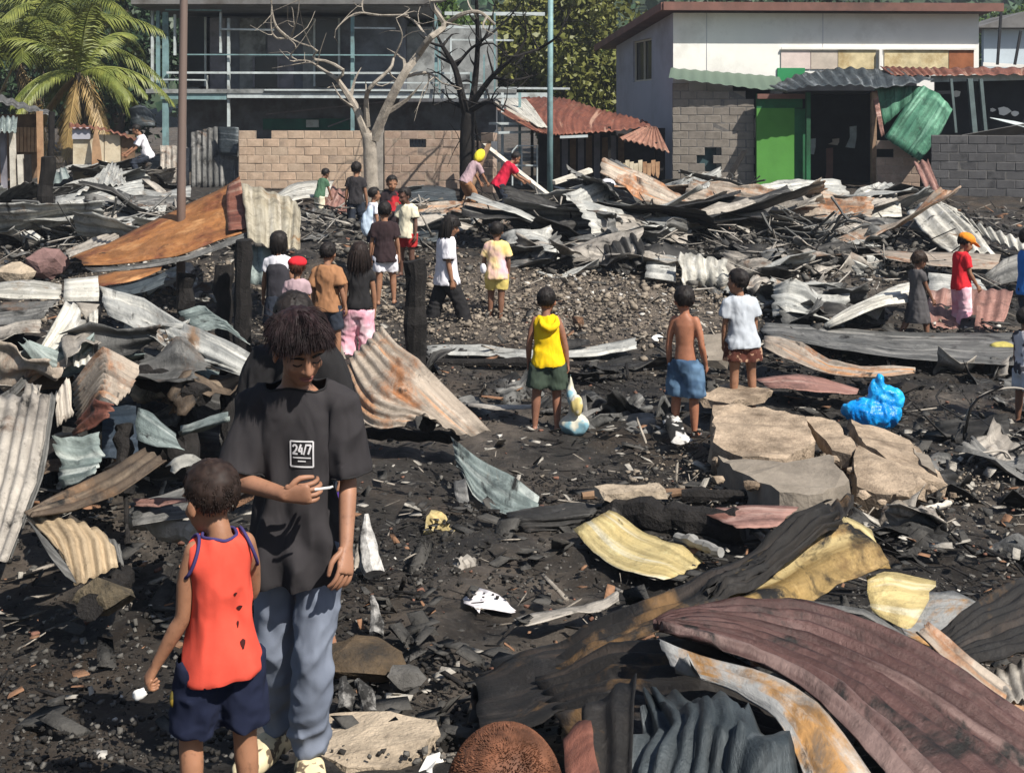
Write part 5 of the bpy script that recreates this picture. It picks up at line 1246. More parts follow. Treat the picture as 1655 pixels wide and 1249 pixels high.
S('black sooty end of the rolled sheet pointing up', [[(1300, 850, 5.4), (1340, 815, 5.55), (1378, 793, 5.7)], [(1325, 880, 5.3), (1355, 850, 5.4), (1382, 815, 5.6)]], CHARS, 's', 0.12, 0.02, 0.05, 0.08)
S('cream curled sheet standing right of the amber tip', [[(1355, 830, 5.9), (1385, 838, 5.85), (1410, 850, 5.8)], [(1368, 850, 5.75), (1400, 860, 5.7), (1425, 880, 5.65)], [(1372, 868, 5.7), (1405, 880, 5.6), (1430, 900, 5.55)]], YELL, None, crumple=0.02)
S('pale yellow bent sheet hanging below the amber tip', [[(1400, 930, 5.2), (1440, 922, 5.3), (1520, 938, 5.4)], [(1402, 965, 5.1), (1440, 960, 5.15), (1505, 965, 5.25)], [(1408, 985, 5.05), (1445, 1005, 4.95), (1470, 1020, 4.9)]], YELL, None, crumple=0.03, ragged=0.06)
S('pinkish cream sheet lying right of the maroon sheet', [[(1435, 955, 5.35), (1530, 955, 5.5), (1585, 980, 5.4)], [(1450, 995, 5.0), (1530, 1000, 5.0), (1580, 1000, 5.2)], [(1465, 1020, 4.85), (1510, 1035, 4.8), (1560, 1025, 4.95)]], STAIN, None, crumple=0.03)
S('dark charred sheet slanting at the right edge foreground', [[(1500, 1030, 4.9), (1580, 975, 5.2), (1680, 925, 5.5)], [(1520, 1055, 4.7), (1600, 1020, 4.9), (1690, 985, 5.1)], [(1550, 1075, 4.6), (1620, 1065, 4.6), (1690, 1045, 4.75)]], CHARS, 't', 0.12, 0.015, 0.03)
S('black sheet added as the shadow mass under the rolled sheet', [[(770, 1095, 4.85), (860, 1045, 4.9), (960, 1030, 4.8)], [(770, 1150, 4.4), (870, 1120, 4.4), (980, 1080, 4.4)], [(780, 1190, 4.2), (880, 1170, 4.15), (1000, 1120, 4.15)]], CHARS, None, crumple=0.06)  # charred sheet stands in for the black shadow beneath the roll
S('thin grey curled sheet lip above the black shadow sheet', [[(790, 1060, 5.0), (860, 1040, 5.05), (925, 1038, 5.0)], [(800, 1080, 4.9), (860, 1068, 4.9), (925, 1052, 4.92)]], SOOT, None, crumple=0.02)
S('small grey corrugated end at the right edge below the charred sheet', [[(1585, 1085, 4.6), (1690, 1060, 4.7)], [(1620, 1125, 4.35), (1690, 1120, 4.4)]], ASHY, 's', 0.08, 0.012)
S('pinkish brown sheet behind the rolled sheet', [[(1120, 822, 7.9), (1200, 818, 7.9), (1295, 822, 7.9)], [(1190, 850, 7.4), (1230, 850, 7.4), (1260, 852, 7.4)]], PINKR, None, crumple=0.03)

S('thin rusty sheet edge showing under the maroon sheet on its right side', [[(1500, 1005, 4.75), (1580, 1060, 4.6), (1690, 1140, 4.45)], [(1480, 1020, 4.6), (1565, 1090, 4.4), (1690, 1190, 4.2)]], RUSTS, 't', 0.12, 0.016, 0.03)
S('torn charred sheet strip over the yellow inner face', [[(1130, 955, 4.85), (1220, 905, 5.02), (1300, 860, 5.25)], [(1160, 962, 4.78), (1245, 918, 4.95), (1318, 872, 5.2)]], CHARS, 't', 0.12, 0.014, 0.04, 0.25)
S('black buckled sheet end at the lower end of the rolled sheet', [[(755, 1120, 4.75), (800, 1085, 4.8), (850, 1065, 4.8)], [(752, 1170, 4.4), (810, 1140, 4.5), (870, 1105, 4.55)]], CHARS, 's', 0.12, 0.02, 0.06, 0.15)
S('narrow pale edge strip along the top of the maroon sheet', [[(1290, 964, 4.66), (1400, 992, 4.6), (1520, 1058, 4.45), (1670, 1158, 4.28)], [(1290, 972, 4.62), (1398, 1002, 4.55), (1515, 1070, 4.4), (1670, 1172, 4.22)]], DULL, None, crumple=0.01)
S('crumpled dark teal flap in front of the blue grey sheet', [[(1090, 1130, 3.6), (1150, 1120, 3.6), (1200, 1170, 3.45)], [(1080, 1200, 3.4), (1140, 1185, 3.4), (1195, 1240, 3.28)], [(1085, 1290, 3.2), (1150, 1280, 3.2), (1200, 1300, 3.12)]], BLUEG, 's', 0.12, 0.018, 0.10, 0.08, csc=4, fold=0.05)
S('black burnt sheet lining the bottom of the right foreground pile', [[(860, 1095, 4.55), (1000, 1050, 4.5), (1130, 1040, 4.3), (1290, 1110, 4.0)], [(900, 1170, 4.1), (1000, 1150, 4.0), (1130, 1150, 3.85), (1300, 1200, 3.7)], [(960, 1290, 3.5), (1040, 1290, 3.45), (1150, 1300, 3.4), (1330, 1320, 3.3)]], CHARS, 't', 0.14, 0.02, 0.06)
# --- right middle
S('broad sooty sheet lying flat below the walking children', [[(1235, 520, 15.3), (1330, 528, 15.0), (1440, 535, 14.8), (1655, 540, 14.6), (1760, 545, 14.4)], [(1230, 535, 14.6), (1330, 550, 14.2), (1450, 562, 13.9), (1660, 570, 13.6), (1760, 575, 13.5)], [(1250, 545, 14.2), (1340, 562, 13.7), (1460, 580, 13.2), (1660, 592, 12.9), (1760, 600, 12.8)]], DULL, 't', 0.25, 0.012, 0.04)
S('crumpled tan bent sheet right of the boy in grey', [[(1235, 540, 13.6), (1290, 552, 13.3), (1340, 578, 12.9), (1400, 590, 12.7), (1480, 595, 12.6)], [(1232, 565, 12.9), (1285, 580, 12.5), (1340, 600, 12.2), (1400, 605, 12.2), (1478, 602, 12.4)]], RUSTS, 't', 0.2, 0.016, 0.06)
S('brown flat sheet in front of the tan bent sheet', [[(1215, 612, 12.2), (1300, 605, 12.3), (1390, 622, 12.0)], [(1240, 628, 11.8), (1310, 632, 11.7), (1385, 635, 11.7)]], PINKR, None, crumple=0.03)
S('arched cream corrugated sheet left of the girl in the dark dress', [[(1360, 528, 15.3), (1410, 485, 15.7), (1450, 462, 15.9), (1490, 455, 16.0)], [(1330, 528, 15.0), (1370, 500, 15.1), (1420, 478, 15.2), (1475, 470, 15.3)], [(1340, 530, 14.8), (1385, 512, 14.8), (1430, 492, 14.9), (1478, 486, 15.0)]], PALE, 't', 0.14, 0.014)
S('pinkish red corrugated sheet lying behind the child in pink trousers', [[(1500, 470, 16.2), (1570, 466, 16.2), (1638, 470, 16.0)], [(1495, 505, 15.6), (1565, 502, 15.6), (1630, 505, 15.5)], [(1505, 530, 15.1), (1570, 533, 15.1), (1612, 535, 15.1)]], PINKR, 's', 0.13, 0.016)
S('grey rounded sheet piece behind the child with the orange cap', [[(1500, 440, 16.6), (1545, 442, 16.6), (1585, 452, 16.5)], [(1498, 478, 16.2), (1545, 478, 16.2), (1600, 475, 16.2)]], GALV, None, crumple=0.05)
S('long cream flat sheet behind the children at right', [[(1405, 402, 18.6), (1500, 408, 18.6), (1620, 412, 18.4)], [(1435, 418, 17.8), (1520, 432, 17.4), (1612, 436, 17.4)]], RUSTS, None, crumple=0.03)
S('dark bent sheet right of the long cream sheet', [[(1590, 445, 17.2), (1630, 415, 17.6), (1690, 410, 17.6)], [(1600, 465, 16.8), (1640, 455, 16.8), (1700, 450, 16.8)]], DULL, 't', 0.2, 0.02)
S('steep striped corrugated sheet, left one of the ridge at right', [[(1465, 345, 22.0), (1500, 322, 22.4), (1530, 330, 22.2)], [(1500, 385, 20.6), (1545, 368, 20.8), (1580, 372, 20.6)], [(1535, 412, 19.2), (1575, 408, 19.2), (1610, 412, 19.2)]], PALE, 's', 0.20, 0.035, 0.01)
S('steep striped corrugated sheet, right one running to the edge', [[(1505, 322, 22.4), (1540, 335, 22.0)], [(1580, 362, 21.0), (1595, 385, 20.4)], [(1680, 395, 19.8), (1680, 415, 19.2)]], PALE, 't', 0.22, 0.035, 0.01)
S('fallen corrugated sheet leaning on the block stub', [[(1475, 262, 26.5), (1500, 258, 26.5)], [(1500, 318, 25.0), (1522, 312, 25.0)]], PINKR, 's', 0.16, 0.03)
S('long brown sheet slanting up towards the green room', [[(1180, 372, 22.0), (1280, 350, 22.8), (1370, 332, 23.4), (1450, 312, 24.0)], [(1185, 385, 21.2), (1285, 365, 21.8), (1375, 348, 22.4), (1452, 322, 23.4)]], ASHY, 't', 0.2, 0.022)
S('broad grey corrugated sheet in the heap right of centre', [[(1200, 375, 21.6), (1290, 358, 22.2), (1390, 355, 22.2)], [(1210, 402, 20.4), (1300, 385, 20.8), (1395, 372, 21.0)]], ASHY, 't', 0.2, 0.025)
S('soot black flap standing in the heap left of the striped sheets', [[(1385, 355, 22.0), (1425, 350, 22.0), (1445, 380, 21.6)], [(1375, 378, 21.2), (1420, 385, 21.0), (1450, 388, 21.0)]], SOOT, None, crumple=0.05)
S('white rag like sheet hung in the heap before the doorway', [[(1410, 335, 23.6), (1432, 318, 23.8), (1455, 330, 23.6)], [(1402, 350, 23.0), (1430, 350, 23.0), (1460, 348, 23.0)]], PALE, None, crumple=0.06)
S('pale corrugated sheet standing on its edge right of centre', [[(1094, 405, 17.6), (1135, 412, 17.5), (1182, 418, 17.4)], [(1096, 440, 17.3), (1138, 448, 17.2), (1182, 450, 17.1)], [(1100, 462, 17.1), (1140, 470, 17.0), (1180, 478, 16.9)]], PALE, 's', 0.16, 0.026, 0.02, 0.1)
S('dark torn underside of the pale standing sheet', [[(1130, 455, 17.0), (1165, 462, 16.9)], [(1150, 480, 16.6), (1178, 505, 16.2)]], DULL, 's', 0.16, 0.02, ragged=0.15)
S('flat grey sheets stacked left of the pale standing sheet', [[(1045, 412, 18.6), (1080, 415, 18.5), (1093, 418, 18.4)], [(1042, 450, 17.4), (1075, 452, 17.4), (1092, 455, 17.3)]], GALV, 't', 0.2, 0.04, 0.05)
S('dark olive peaked sheet at the top of the middle heap', [[(890, 350, 23.5), (925, 310, 24.5), (965, 308, 24.6)], [(884, 365, 22.8), (920, 352, 23.0), (968, 345, 23.2)]], metal('sheet_olive', (0.075, 0.070, 0.048), (0.12, 0.11, 0.075), (0.12, 0.08, 0.05), 0.6, 0.7, soot=0.3), 't', 0.25, 0.02)
S('brown sheet sliding off the dark olive peak', [[(900, 365, 22.6), (940, 348, 23.0), (985, 330, 23.4)], [(920, 372, 22.2), (960, 362, 22.4), (1000, 352, 22.6)]], metal('sheet_umber', (0.10, 0.065, 0.045), (0.16, 0.105, 0.075), (0.14, 0.08, 0.05), 0.6, 0.7, soot=0.3), None, crumple=0.05)
S('orange and white scorched sheet in the middle heap', [[(930, 362, 22.4), (960, 365, 22.2), (1000, 382, 21.6)], [(950, 375, 21.8), (980, 385, 21.4), (1010, 398, 20.9)]], RUSTS, 's', 0.2, 0.03, 0.08, 0.1)
S('long low orange edged sheet in the heap before the block lean-to', [[(1040, 358, 23.4), (1120, 356, 23.5), (1180, 352, 23.6)], [(1042, 366, 22.8), (1120, 362, 23.0), (1185, 358, 23.2)]], RUST, 't', 0.2, 0.02)
S('long dark sheet lying across the middle heap', [[(975, 362, 22.6), (1060, 372, 22.2), (1180, 370, 22.2)], [(990, 382, 21.6), (1070, 390, 21.2), (1180, 382, 21.4)]], DULL, 't', 0.2, 0.025, 0.05)
S('grey sheet with a bright edge below the long dark sheet', [[(1000, 395, 20.8), (1080, 392, 20.9), (1195, 382, 21.2)], [(1010, 412, 20.0), (1090, 408, 20.1), (1200, 395, 20.6)]], SOOT, 't', 0.2, 0.025, 0.05)

# --- back of the centre
S('striped pale corrugated sheet below the block wall right of the tree', [[(665, 330, 24.2), (720, 325, 24.2), (780, 330, 24.0), (850, 350, 23.4)], [(668, 345, 23.6), (720, 338, 23.8), (775, 348, 23.4), (845, 362, 22.8)], [(690, 352, 23.2), (725, 352, 23.2), (775, 360, 22.9), (830, 372, 22.4)]], RUSTS, 't', 0.22, 0.03, 0.03)
S('dark blue grey sheet against the foot of the block wall', [[(645, 305, 28), (700, 298, 28), (735, 308, 27.5)], [(650, 325, 26), (700, 323, 26), (740, 325, 26)]], BLUEG, None, crumple=0.08)
S('blue grey panel lying in front of the pale striped sheet', [[(660, 345, 22.6), (700, 342, 22.6), (735, 352, 22.4)], [(672, 395, 20.8), (705, 392, 20.8), (740, 385, 21)]], BLUEG, None, crumple=0.04)
S('long beige folded sheet left of the boy in red', [[(770, 320, 25), (800, 330, 24.6), (885, 338, 24.2)], [(775, 338, 24.2), (810, 345, 24), (885, 346, 23.8)]], PALE, 't', 0.2, 0.02)
S('white grey tent like sheet behind the boy in green', [[(430, 322, 24.5), (480, 298, 25.5), (540, 292, 25.8)], [(440, 335, 23.8), (490, 322, 24.2), (530, 318, 24.5)]], PALE, None, crumple=0.06)
S('pink brown sheet sloping behind the boy in black at the back', [[(520, 292, 26), (560, 312, 25.2), (572, 318, 25)], [(510, 325, 24.2), (545, 342, 23.6), (560, 355, 23.2)]], PINKR, 's', 0.2, 0.025)
S('dark sheet under the tent like sheet at the back', [[(470, 335, 24), (520, 335, 24), (560, 345, 23.6)], [(480, 362, 22.8), (525, 365, 22.6), (560, 372, 22.4)]], DULL, 's', 0.2, 0.03, 0.05)

# --- left middle
S('big orange rusty roofing sheet slanting at left', [[(110, 415, 17.4), (200, 380, 17.6), (300, 330, 17.9), (388, 285, 18.2)], [(128, 420, 16.6), (210, 398, 16.6), (300, 362, 16.8), (395, 330, 17.0)], [(135, 432, 16.0), (220, 424, 15.9), (300, 408, 15.9), (402, 376, 16.1)]], RUST, None, crumple=0.05, th=0.01)
S('dark red flap at the upper end of the orange rusty sheet', [[(366, 298, 17.7), (390, 290, 17.6)], [(366, 345, 16.7), (396, 340, 16.6)], [(370, 376, 16.1), (403, 366, 16.1)]], RUSTR, None, crumple=0.05)
S('grey rolled lower rim of the orange rusty sheet', [[(135, 434, 15.9), (220, 428, 15.7), (300, 414, 15.7), (404, 374, 16.0)], [(150, 440, 15.7), (225, 434, 15.6), (300, 422, 15.6), (404, 384, 15.8)]], DULL, 't', 0.1, 0.01)
S('yellow grey folded corrugated sheet on the charred posts', [[(390, 295, 17.2), (430, 308, 17.0), (468, 320, 16.8), (486, 335, 16.6)], [(394, 340, 16.4), (432, 352, 16.3), (466, 360, 16.2), (486, 372, 16.0)], [(400, 385, 15.6), (432, 398, 15.5), (462, 402, 15.4), (485, 402, 15.4)]], metal('sheet_yellow_grey', (0.36, 0.31, 0.22), (0.46, 0.42, 0.33), (0.34, 0.19, 0.08), 0.56, 0.66, soot=0.2, streak=(0.52, 0.48, 0.40)), 's', 0.18, 0.022, 0.03)
S('lower red brown sheet under the orange rusty sheet', [[(140, 452, 15.4), (200, 438, 15.6), (262, 425, 15.8)], [(162, 465, 14.9), (215, 455, 15.0), (262, 438, 15.4)]], RUST, None, crumple=0.04)
S('dark grey sheet curving below the lower red brown sheet', [[(165, 468, 14.7), (220, 458, 14.9), (272, 438, 15.3)], [(190, 475, 14.4), (225, 475, 14.4), (265, 460, 14.8)]], BLUEG, 't', 0.2, 0.02)
S('upright pale corrugated fence piece under the yellow grey sheet', [[(400, 395, 15.8), (440, 400, 15.8)], [(402, 460, 15.6), (440, 462, 15.6)]], TEALS, 's', 0.16, 0.02)
for i, (lab, rows, mt, wv) in enumerate([
    ('upright blue green corrugated piece at far left', [[(88, 280, 25), (105, 268, 25)], [(86, 300, 24.5), (112, 285, 24.5)]], TEALS, 's'),
    ('peaked grey corrugated sheet at the top of the far left heap', [[(150, 292, 25.5), (180, 262, 26), (200, 275, 26)], [(120, 318, 24), (165, 300, 24.4), (205, 300, 24.6)]], GALV, 's'),
    ('long grey corrugated sheet sloping in the far left heap', [[(90, 318, 24.4), (150, 308, 24.6), (230, 290, 25)], [(88, 338, 23.2), (155, 325, 23.6), (235, 312, 24)]], GALV, 't'),
    ('dark sagging sheet with a bright rim in the far left heap', [[(190, 305, 24.2), (215, 320, 23.8), (250, 318, 24), (292, 318, 24)], [(185, 320, 23.4), (215, 338, 22.8), (255, 336, 22.8), (292, 330, 23.2)]], DULL, 't'),
    ('white edged sheet in the far left heap', [[(112, 330, 23.6), (150, 322, 23.8), (190, 312, 24)], [(115, 345, 22.8), (155, 338, 23), (190, 325, 23.4)]], PALE, 't'),
    ('smooth grey sheet left of the steel pole', [[(225, 302, 25), (262, 312, 24.4), (310, 300, 25)], [(230, 318, 24), (265, 318, 24), (308, 318, 24)]], GALV, None),
    ('low dark sheet at the left edge of the back heap', [[(-30, 350, 22.5), (20, 330, 23.2), (50, 325, 23.5)], [(-30, 375, 21), (15, 372, 21.2), (45, 365, 21.5)]], BLUEG, None),
    ('rusty rolled sheet end beside the burnt post', [[(98, 345, 22.4), (125, 342, 22.5), (145, 345, 22.4)], [(100, 360, 21.7), (125, 360, 21.7), (147, 360, 21.7)]], RUSTS, 't'),
    ('crumpled grey sheet above the orange rusty sheet', [[(150, 345, 22.2), (200, 338, 22.6), (270, 335, 22.8)], [(160, 372, 20.8), (205, 362, 21.2), (265, 350, 22)]], GALV, 't'),
    ('grey striped sheet sliding behind the orange rusty sheet', [[(165, 368, 20.6), (215, 358, 21), (260, 352, 21.4)], [(170, 382, 19.8), (218, 375, 20), (255, 362, 20.6)]], GALV, 't'),
    ('stacked plank like sheet between burnt post and orange sheet', [[(105, 405, 18.8), (150, 388, 19.4), (190, 372, 20)], [(112, 418, 18), (155, 405, 18.4), (195, 388, 19)]], ASHY, 't')]):
    S(lab, rows, mt, wv, 0.2, 0.028, 0.04)

# --- buildings at the back: bent roof sheets
S('bent black roof sheet over the green room', [[(1242, 140, 30.4), (1290, 122, 31), (1350, 112, 31.4), (1420, 112, 31.4), (1500, 122, 31)], [(1262, 148, 29.45), (1310, 140, 29.45), (1370, 138, 29.5), (1430, 142, 29.6), (1510, 130, 30)]], BLUEG, 's', 0.30, 0.03, 0.05)
S('brown corrugated roof strip above the gutted shed', [[(1420, 108, 31.6), (1520, 110, 31.6), (1720, 108, 31.4)], [(1440, 122, 30.6), (1530, 122, 30.6), (1720, 120, 30.4)]], RUSTR, 's', 0.25, 0.025)
S('hanging green painted roofing sheet, dented, at the green room', [[(1492, 138, 29.5), (1518, 152, 29.3), (1541, 178, 29.1)], [(1458, 178, 29.3), (1490, 196, 29.1), (1518, 220, 28.9)], [(1428, 222, 29.2), (1458, 242, 29.0), (1488, 262, 28.8)]], GREENS, 's', 0.30, 0.02, 0.05)
S('dull green sheet behind the hanging green sheet', [[(1412, 140, 30.2), (1460, 138, 30.2), (1492, 140, 30)], [(1428, 205, 30), (1455, 180, 30), (1490, 150, 29.9)]], GREENS, 's', 0.30, 0.02, 0.02)
S('pale vertical batten sheet beside the green sheets', [[(1408, 148, 30), (1418, 146, 30)], [(1424, 222, 29.7), (1430, 220, 29.7)]], PINKR, None, crumple=0.01)
S('grey corrugated fence sheet left of the block wall', [[(308, 215, 30.8), (345, 205, 30.8), (386, 208, 30.6)], [(308, 305, 30.4), (345, 305, 30.4), (386, 305, 30.2)]], DULL, 's', 0.16, 0.03, 0.02)
S('pale corrugated fence sheet behind the steel pole', [[(258, 235, 31.2), (282, 235, 31.2), (306, 238, 31)], [(258, 300, 30.8), (282, 300, 30.8), (306, 302, 30.6)]], ASHY, 's', 0.16, 0.03, 0.02)
S('dark tarp like sheet hung over the corrugated fence', [[(350, 204, 30.5), (386, 206, 30.3)], [(352, 250, 30.4), (384, 255, 30.2)]], BLUEG, None, crumple=0.06)
S('rounded grey sheet propped before the dark trees', [[(208, 175, 33), (230, 168, 33), (250, 188, 33)], [(215, 205, 32.6), (235, 205, 32.6), (252, 205, 32.6)]], BLUEG, None, crumple=0.05)
# ------------------------------------------------------------------ sheds at the back
WOOD = plain('wood_brown', (0.20, 0.125, 0.075), 0.9, 0.4, 5, 0.4, dirt=(0.08, 0.05, 0.035)); WOODT = plain('wood_tan', (0.42, 0.26, 0.15), 0.9, 0.3, 5, 0.3, dirt=(0.25, 0.13, 0.07)); WHITEP = plain('white_post', (0.60, 0.56, 0.48), 0.9, 0.3, 5, 0.3, dirt=(0.30, 0.25, 0.2)); PLAST = plain('plaster_ochre', (0.60, 0.52, 0.38), 0.95, 0.2, 3, 0.3, dirt=(0.30, 0.22, 0.12), dirt_lo=0.48)
def roof_part(rows, mat, parent, name='roof_sheet', n=8, m=60, amp=0.025, waves=14, along='s'):
    C = np.einsum('ir,rkd,jk->ijd', crom(n, len(rows)), np.array([[at(*p) for p in r] for r in rows]), crom(m, len(rows[0])))
    C[:, :, 2] += amp * np.sin(np.linspace(0, 2 * np.pi * waves, m))[None, :] if along == 's' else 0
    C[:, :, 2] += 0.05 * noise3(C.reshape(-1, 3), 0.8, 5, 2).reshape(n, m)
    i = np.arange(n * m).reshape(n, m); F = np.stack([i[:-1, :-1], i[:-1, 1:], i[1:, 1:], i[1:, :-1]], -1).reshape(-1, 4)
    o = put(name, C.reshape(-1, 3), F, mat, parent, True)
    ul = o.data.uv_layers.new(name='UVMap'); li = np.empty(len(o.data.loops), np.int32); o.data.loops.foreach_get('vertex_index', li)
    uvv = np.stack([np.tile(np.linspace(0, 2, m), n), np.repeat(np.linspace(0, 2, n), m)], 1); ul.data.foreach_set('uv', uvv[li][:, ::-1].astype(np.float32).ravel())
    so = o.modifiers.new('thickness', 'SOLIDIFY'); so.thickness = 0.012; so.offset = 0
    return o
rs = empty('rust_roof_shed', (at(950, 0, 30)[0], 30, 0.93), 'low open shed with a sagging rust red corrugated roof', 'shed')
roof_part([[(845, 158, 33.5), (910, 158, 33.5), (975, 178, 33), (1045, 195, 32.5)], [(800, 175, 31.5), (890, 188, 31), (960, 196, 30.8), (1050, 200, 30.6)], [(865, 212, 29.4), (900, 216, 29.2), (960, 212, 29.2), (1052, 206, 29.4)]], metal('roof_rust', (0.19, 0.066, 0.042), (0.25, 0.092, 0.058), (0.36, 0.19, 0.12), 0.58, 0.70, soot=0.12, streak=(0.40, 0.24, 0.17)), rs, waves=24, amp=0.03)
roof_part([[(1045, 206, 29.5), (1062, 208, 29.4)], [(1000, 222, 28.6), (1082, 248, 28.2)]], metal('roof_rust_b', (0.30, 0.145, 0.10), (0.38, 0.20, 0.14), (0.42, 0.28, 0.2), 0.58, 0.70, soot=0.1), rs, 'roof_flap', 6, 40, 0.03, 9)
roof_part([[(800, 160, 32.5), (850, 160, 32.5)], [(870, 205, 29.6), (885, 205, 29.6)]], PALE, rs, 'roof_edge', 6, 12, 0.01, 2)
m = MB(); m.box((at(870, 0, 33)[0], 33, 0.9), (at(1075, 0, 33)[0], 33.1, 2.35)); m.build('back_wall', plain('dark_boards', (0.045, 0.042, 0.045), 0.9, 0.4, 4, 0.3), rs)
for i, u in enumerate(range(900, 1010, 13)):
    m = MB(); m.box((at(u, 0, 32.9)[0] - 0.08, 32.9, 0.9), (at(u, 0, 32.9)[0] + 0.08, 32.96, 2.1 + 0.05 * (i % 3))); m.build('board', DARKP if i % 2 else WOOD, rs)
for u, v0, d, mt in ((812, 150, 31, PALEST), (840, 150, 31.5, TEAL), (985, 205, 29.6, CHAR), (1060, 230, 28.6, CHAR), (860, 200, 30, CHAR)):
    p = at(u, v0, d); m = MB(); m.bar((p[0], d, 0.85), p, 0.07, 0.07); m.build('post', mt, rs)
for a1, b1, mt, d in (((790, 200), (850, 200), PALEST, 30.5), ((798, 215), (868, 213), PALEST, 30.4), ((800, 165), (885, 212), WHITEP, 30.2), ((905, 222), (950, 220), PALEST, 29.2)):
    m = MB(); m.bar(at(*a1, d), at(*b1, d), 0.06, 0.06); m.build('rafter', mt, rs)
gate = empty('steel_gate', (at(850, 0, 29.7)[0], 29.7, 0.95), 'grey steel tube gate leaf standing left of the tall post', 'gate')
for pts in ([(828, 300), (828, 245), (836, 236), (868, 236), (868, 300)], [(828, 268), (868, 268)], [(843, 236), (843, 300)]):
    V, F = tube([at(u, v, 29.7) for u, v in pts], 0.022, 6); put('tube', V, F, PALEST, gate)
for lab, a1, b1, d0, d1, w in (('long thin brown timber propped left of the person in red', (790, 235), (748, 335), 27.5, 25, 0.10), ('long pale beam slanting down behind the person in red', (782, 235), (890, 320), 28, 25.5, 0.12), ('pale fallen beam above the middle heap', (895, 295), (955, 275), 26, 26.5, 0.12),
        ('short leaning charred beam before the block lean-to', (1170, 300), (1203, 245), 27, 28, 0.10), ('slanting grey timber before the block lean-to', (1110, 322), (1185, 285), 26, 27, 0.10), ('thin white pole across the heap before the doorway', (1325, 305), (1342, 322), 26.5, 26.5, 0.06), ('flat white timber inside the doorway', (1335, 320), (1385, 320), 26.5, 26.5, 0.08), ('long white edged timber left of the green room heap', (1095, 340), (1275, 336), 24.8, 24.8, 0.07),
        ('bent white pipe standing in the right heap', (1190, 345), (1212, 378), 23, 22.4, 0.06)):
    m = MB(); m.bar(at(*a1, d0), at(*b1, d1), w, w * 0.7, jitter=0.01); tag(m.build('timber', WHITEP if ('pale' in lab or 'white' in lab) else WOOD if 'brown' in lab else CHAR), lab, 'timber')
# picket of scorched boards
pk = empty('board_fence', (at(1035, 0, 27)[0], 27, 1.0), 'short row of scorched cream and orange fence boards with burnt lower ends', 'fence')
for i, u in enumerate(range(1000, 1070, 7)):
    p = at(u, 262 + 3 * math.sin(i * 2.1), 27); q = at(u, 280 + 7 * ((i * 37) % 5) / 4, 27); x = p[0]
    m = MB(); m.prism([(x - 0.046, 27, p[2]), (x + 0.046, 27, p[2] + 0.01), (x + 0.04, 27, q[2] + 0.05), (x + 0.01, 27, q[2] - 0.05), (x - 0.04, 27, q[2] + 0.02)], 0.02, (0, -1, 0)); m.build('board', PLAST if i < 6 else WOODT, pk)
m = MB(); m.bar(at(998, 272, 27.03), at(1072, 274, 27.03), 0.03, 0.06); m.bar(at(1042, 270, 27.06), at(1042, 330, 27.06), 0.07, 0.07); m.build('rail', CHAR, pk)
# left shacks
ls = empty('wooden_shack', (at(40, 0, 26)[0], 26.5, 0.85), 'brown wooden shack with a thin sloping roof at the left edge', 'shack')
m = MB(); m.box((at(-60, 0, 26.5)[0], 26.5, 0.9), (at(66, 0, 26.5)[0], 26.6, zc(185, 26.5))); m.build('wall', WOOD, ls)
for i, u in enumerate(range(22, 64, 6)):
    m = MB(); m.box((at(u, 0, 26.4)[0] - 0.033, 26.42, zc(246, 26.4)), (at(u, 0, 26.4)[0] + 0.033, 26.49, zc(206, 26.4))); m.build('plank', WOODT, ls)
roof_part([[(-60, 130, 27.5), (0, 155, 27.2), (90, 182, 26.9)], [(-60, 140, 25.8), (0, 164, 25.7), (88, 190, 25.6)]], DULL, ls, waves=10)
roof_part([[(-40, 188, 25.6), (28, 188, 25.4)], [(-40, 212, 24.6), (26, 213, 24.5)]], TEALS, ls, 'awning_sheet', 6, 40, 0.03, 8)
for u, v0, v1, mt in ((20, 212, 300, WHITEP), (33, 250, 310, WHITEP), (64, 180, 300, WOODT), (5, 215, 310, MATS['dark_panel']), (45, 250, 310, CHAR)):
    p = at(u, v0, 25.2); m = MB(); m.bar((at(u + 3, 0, 25.2)[0], 25.2, 0.8), p, 0.1, 0.1); m.build('post', mt, ls)
ph = empty('plaster_hut', (at(165, 0, 30)[0], 30, 0.95), 'low ochre plastered hut with a thin rust roof and a torn wooden board', 'hut')
for ua, ub, mt in ((118, 168, PLAST), (169, 195, PLAST), (196, 216, WOOD)):
    m = MB(); m.box((at(ua, 0, 30)[0], 30, 0.9), (at(ub, 0, 30)[0] - 0.01, 30.15, zc(218, 30))); m.build('wall', mt, ph)
m = MB(); m.box((at(116, 0, 29.9)[0], 29.93, zc(225, 30)), (at(145, 0, 29.9)[0], 29.99, zc(206, 30))); m.build('lintel', HG, ph)
roof_part([[(112, 200, 31), (165, 206, 31), (222, 222, 31)], [(112, 208, 29.85), (165, 212, 29.85), (220, 228, 29.85)]], RUSTR, ph, waves=10)
P_ = [at(u, v, 29.7) for u, v in ((148, 280), (149, 232), (155, 198), (162, 240), (166, 280))]; m = MB(); m.prism(P_, 0.04, (0, -1, 0)); m.build('torn_board', WOODT, ph)
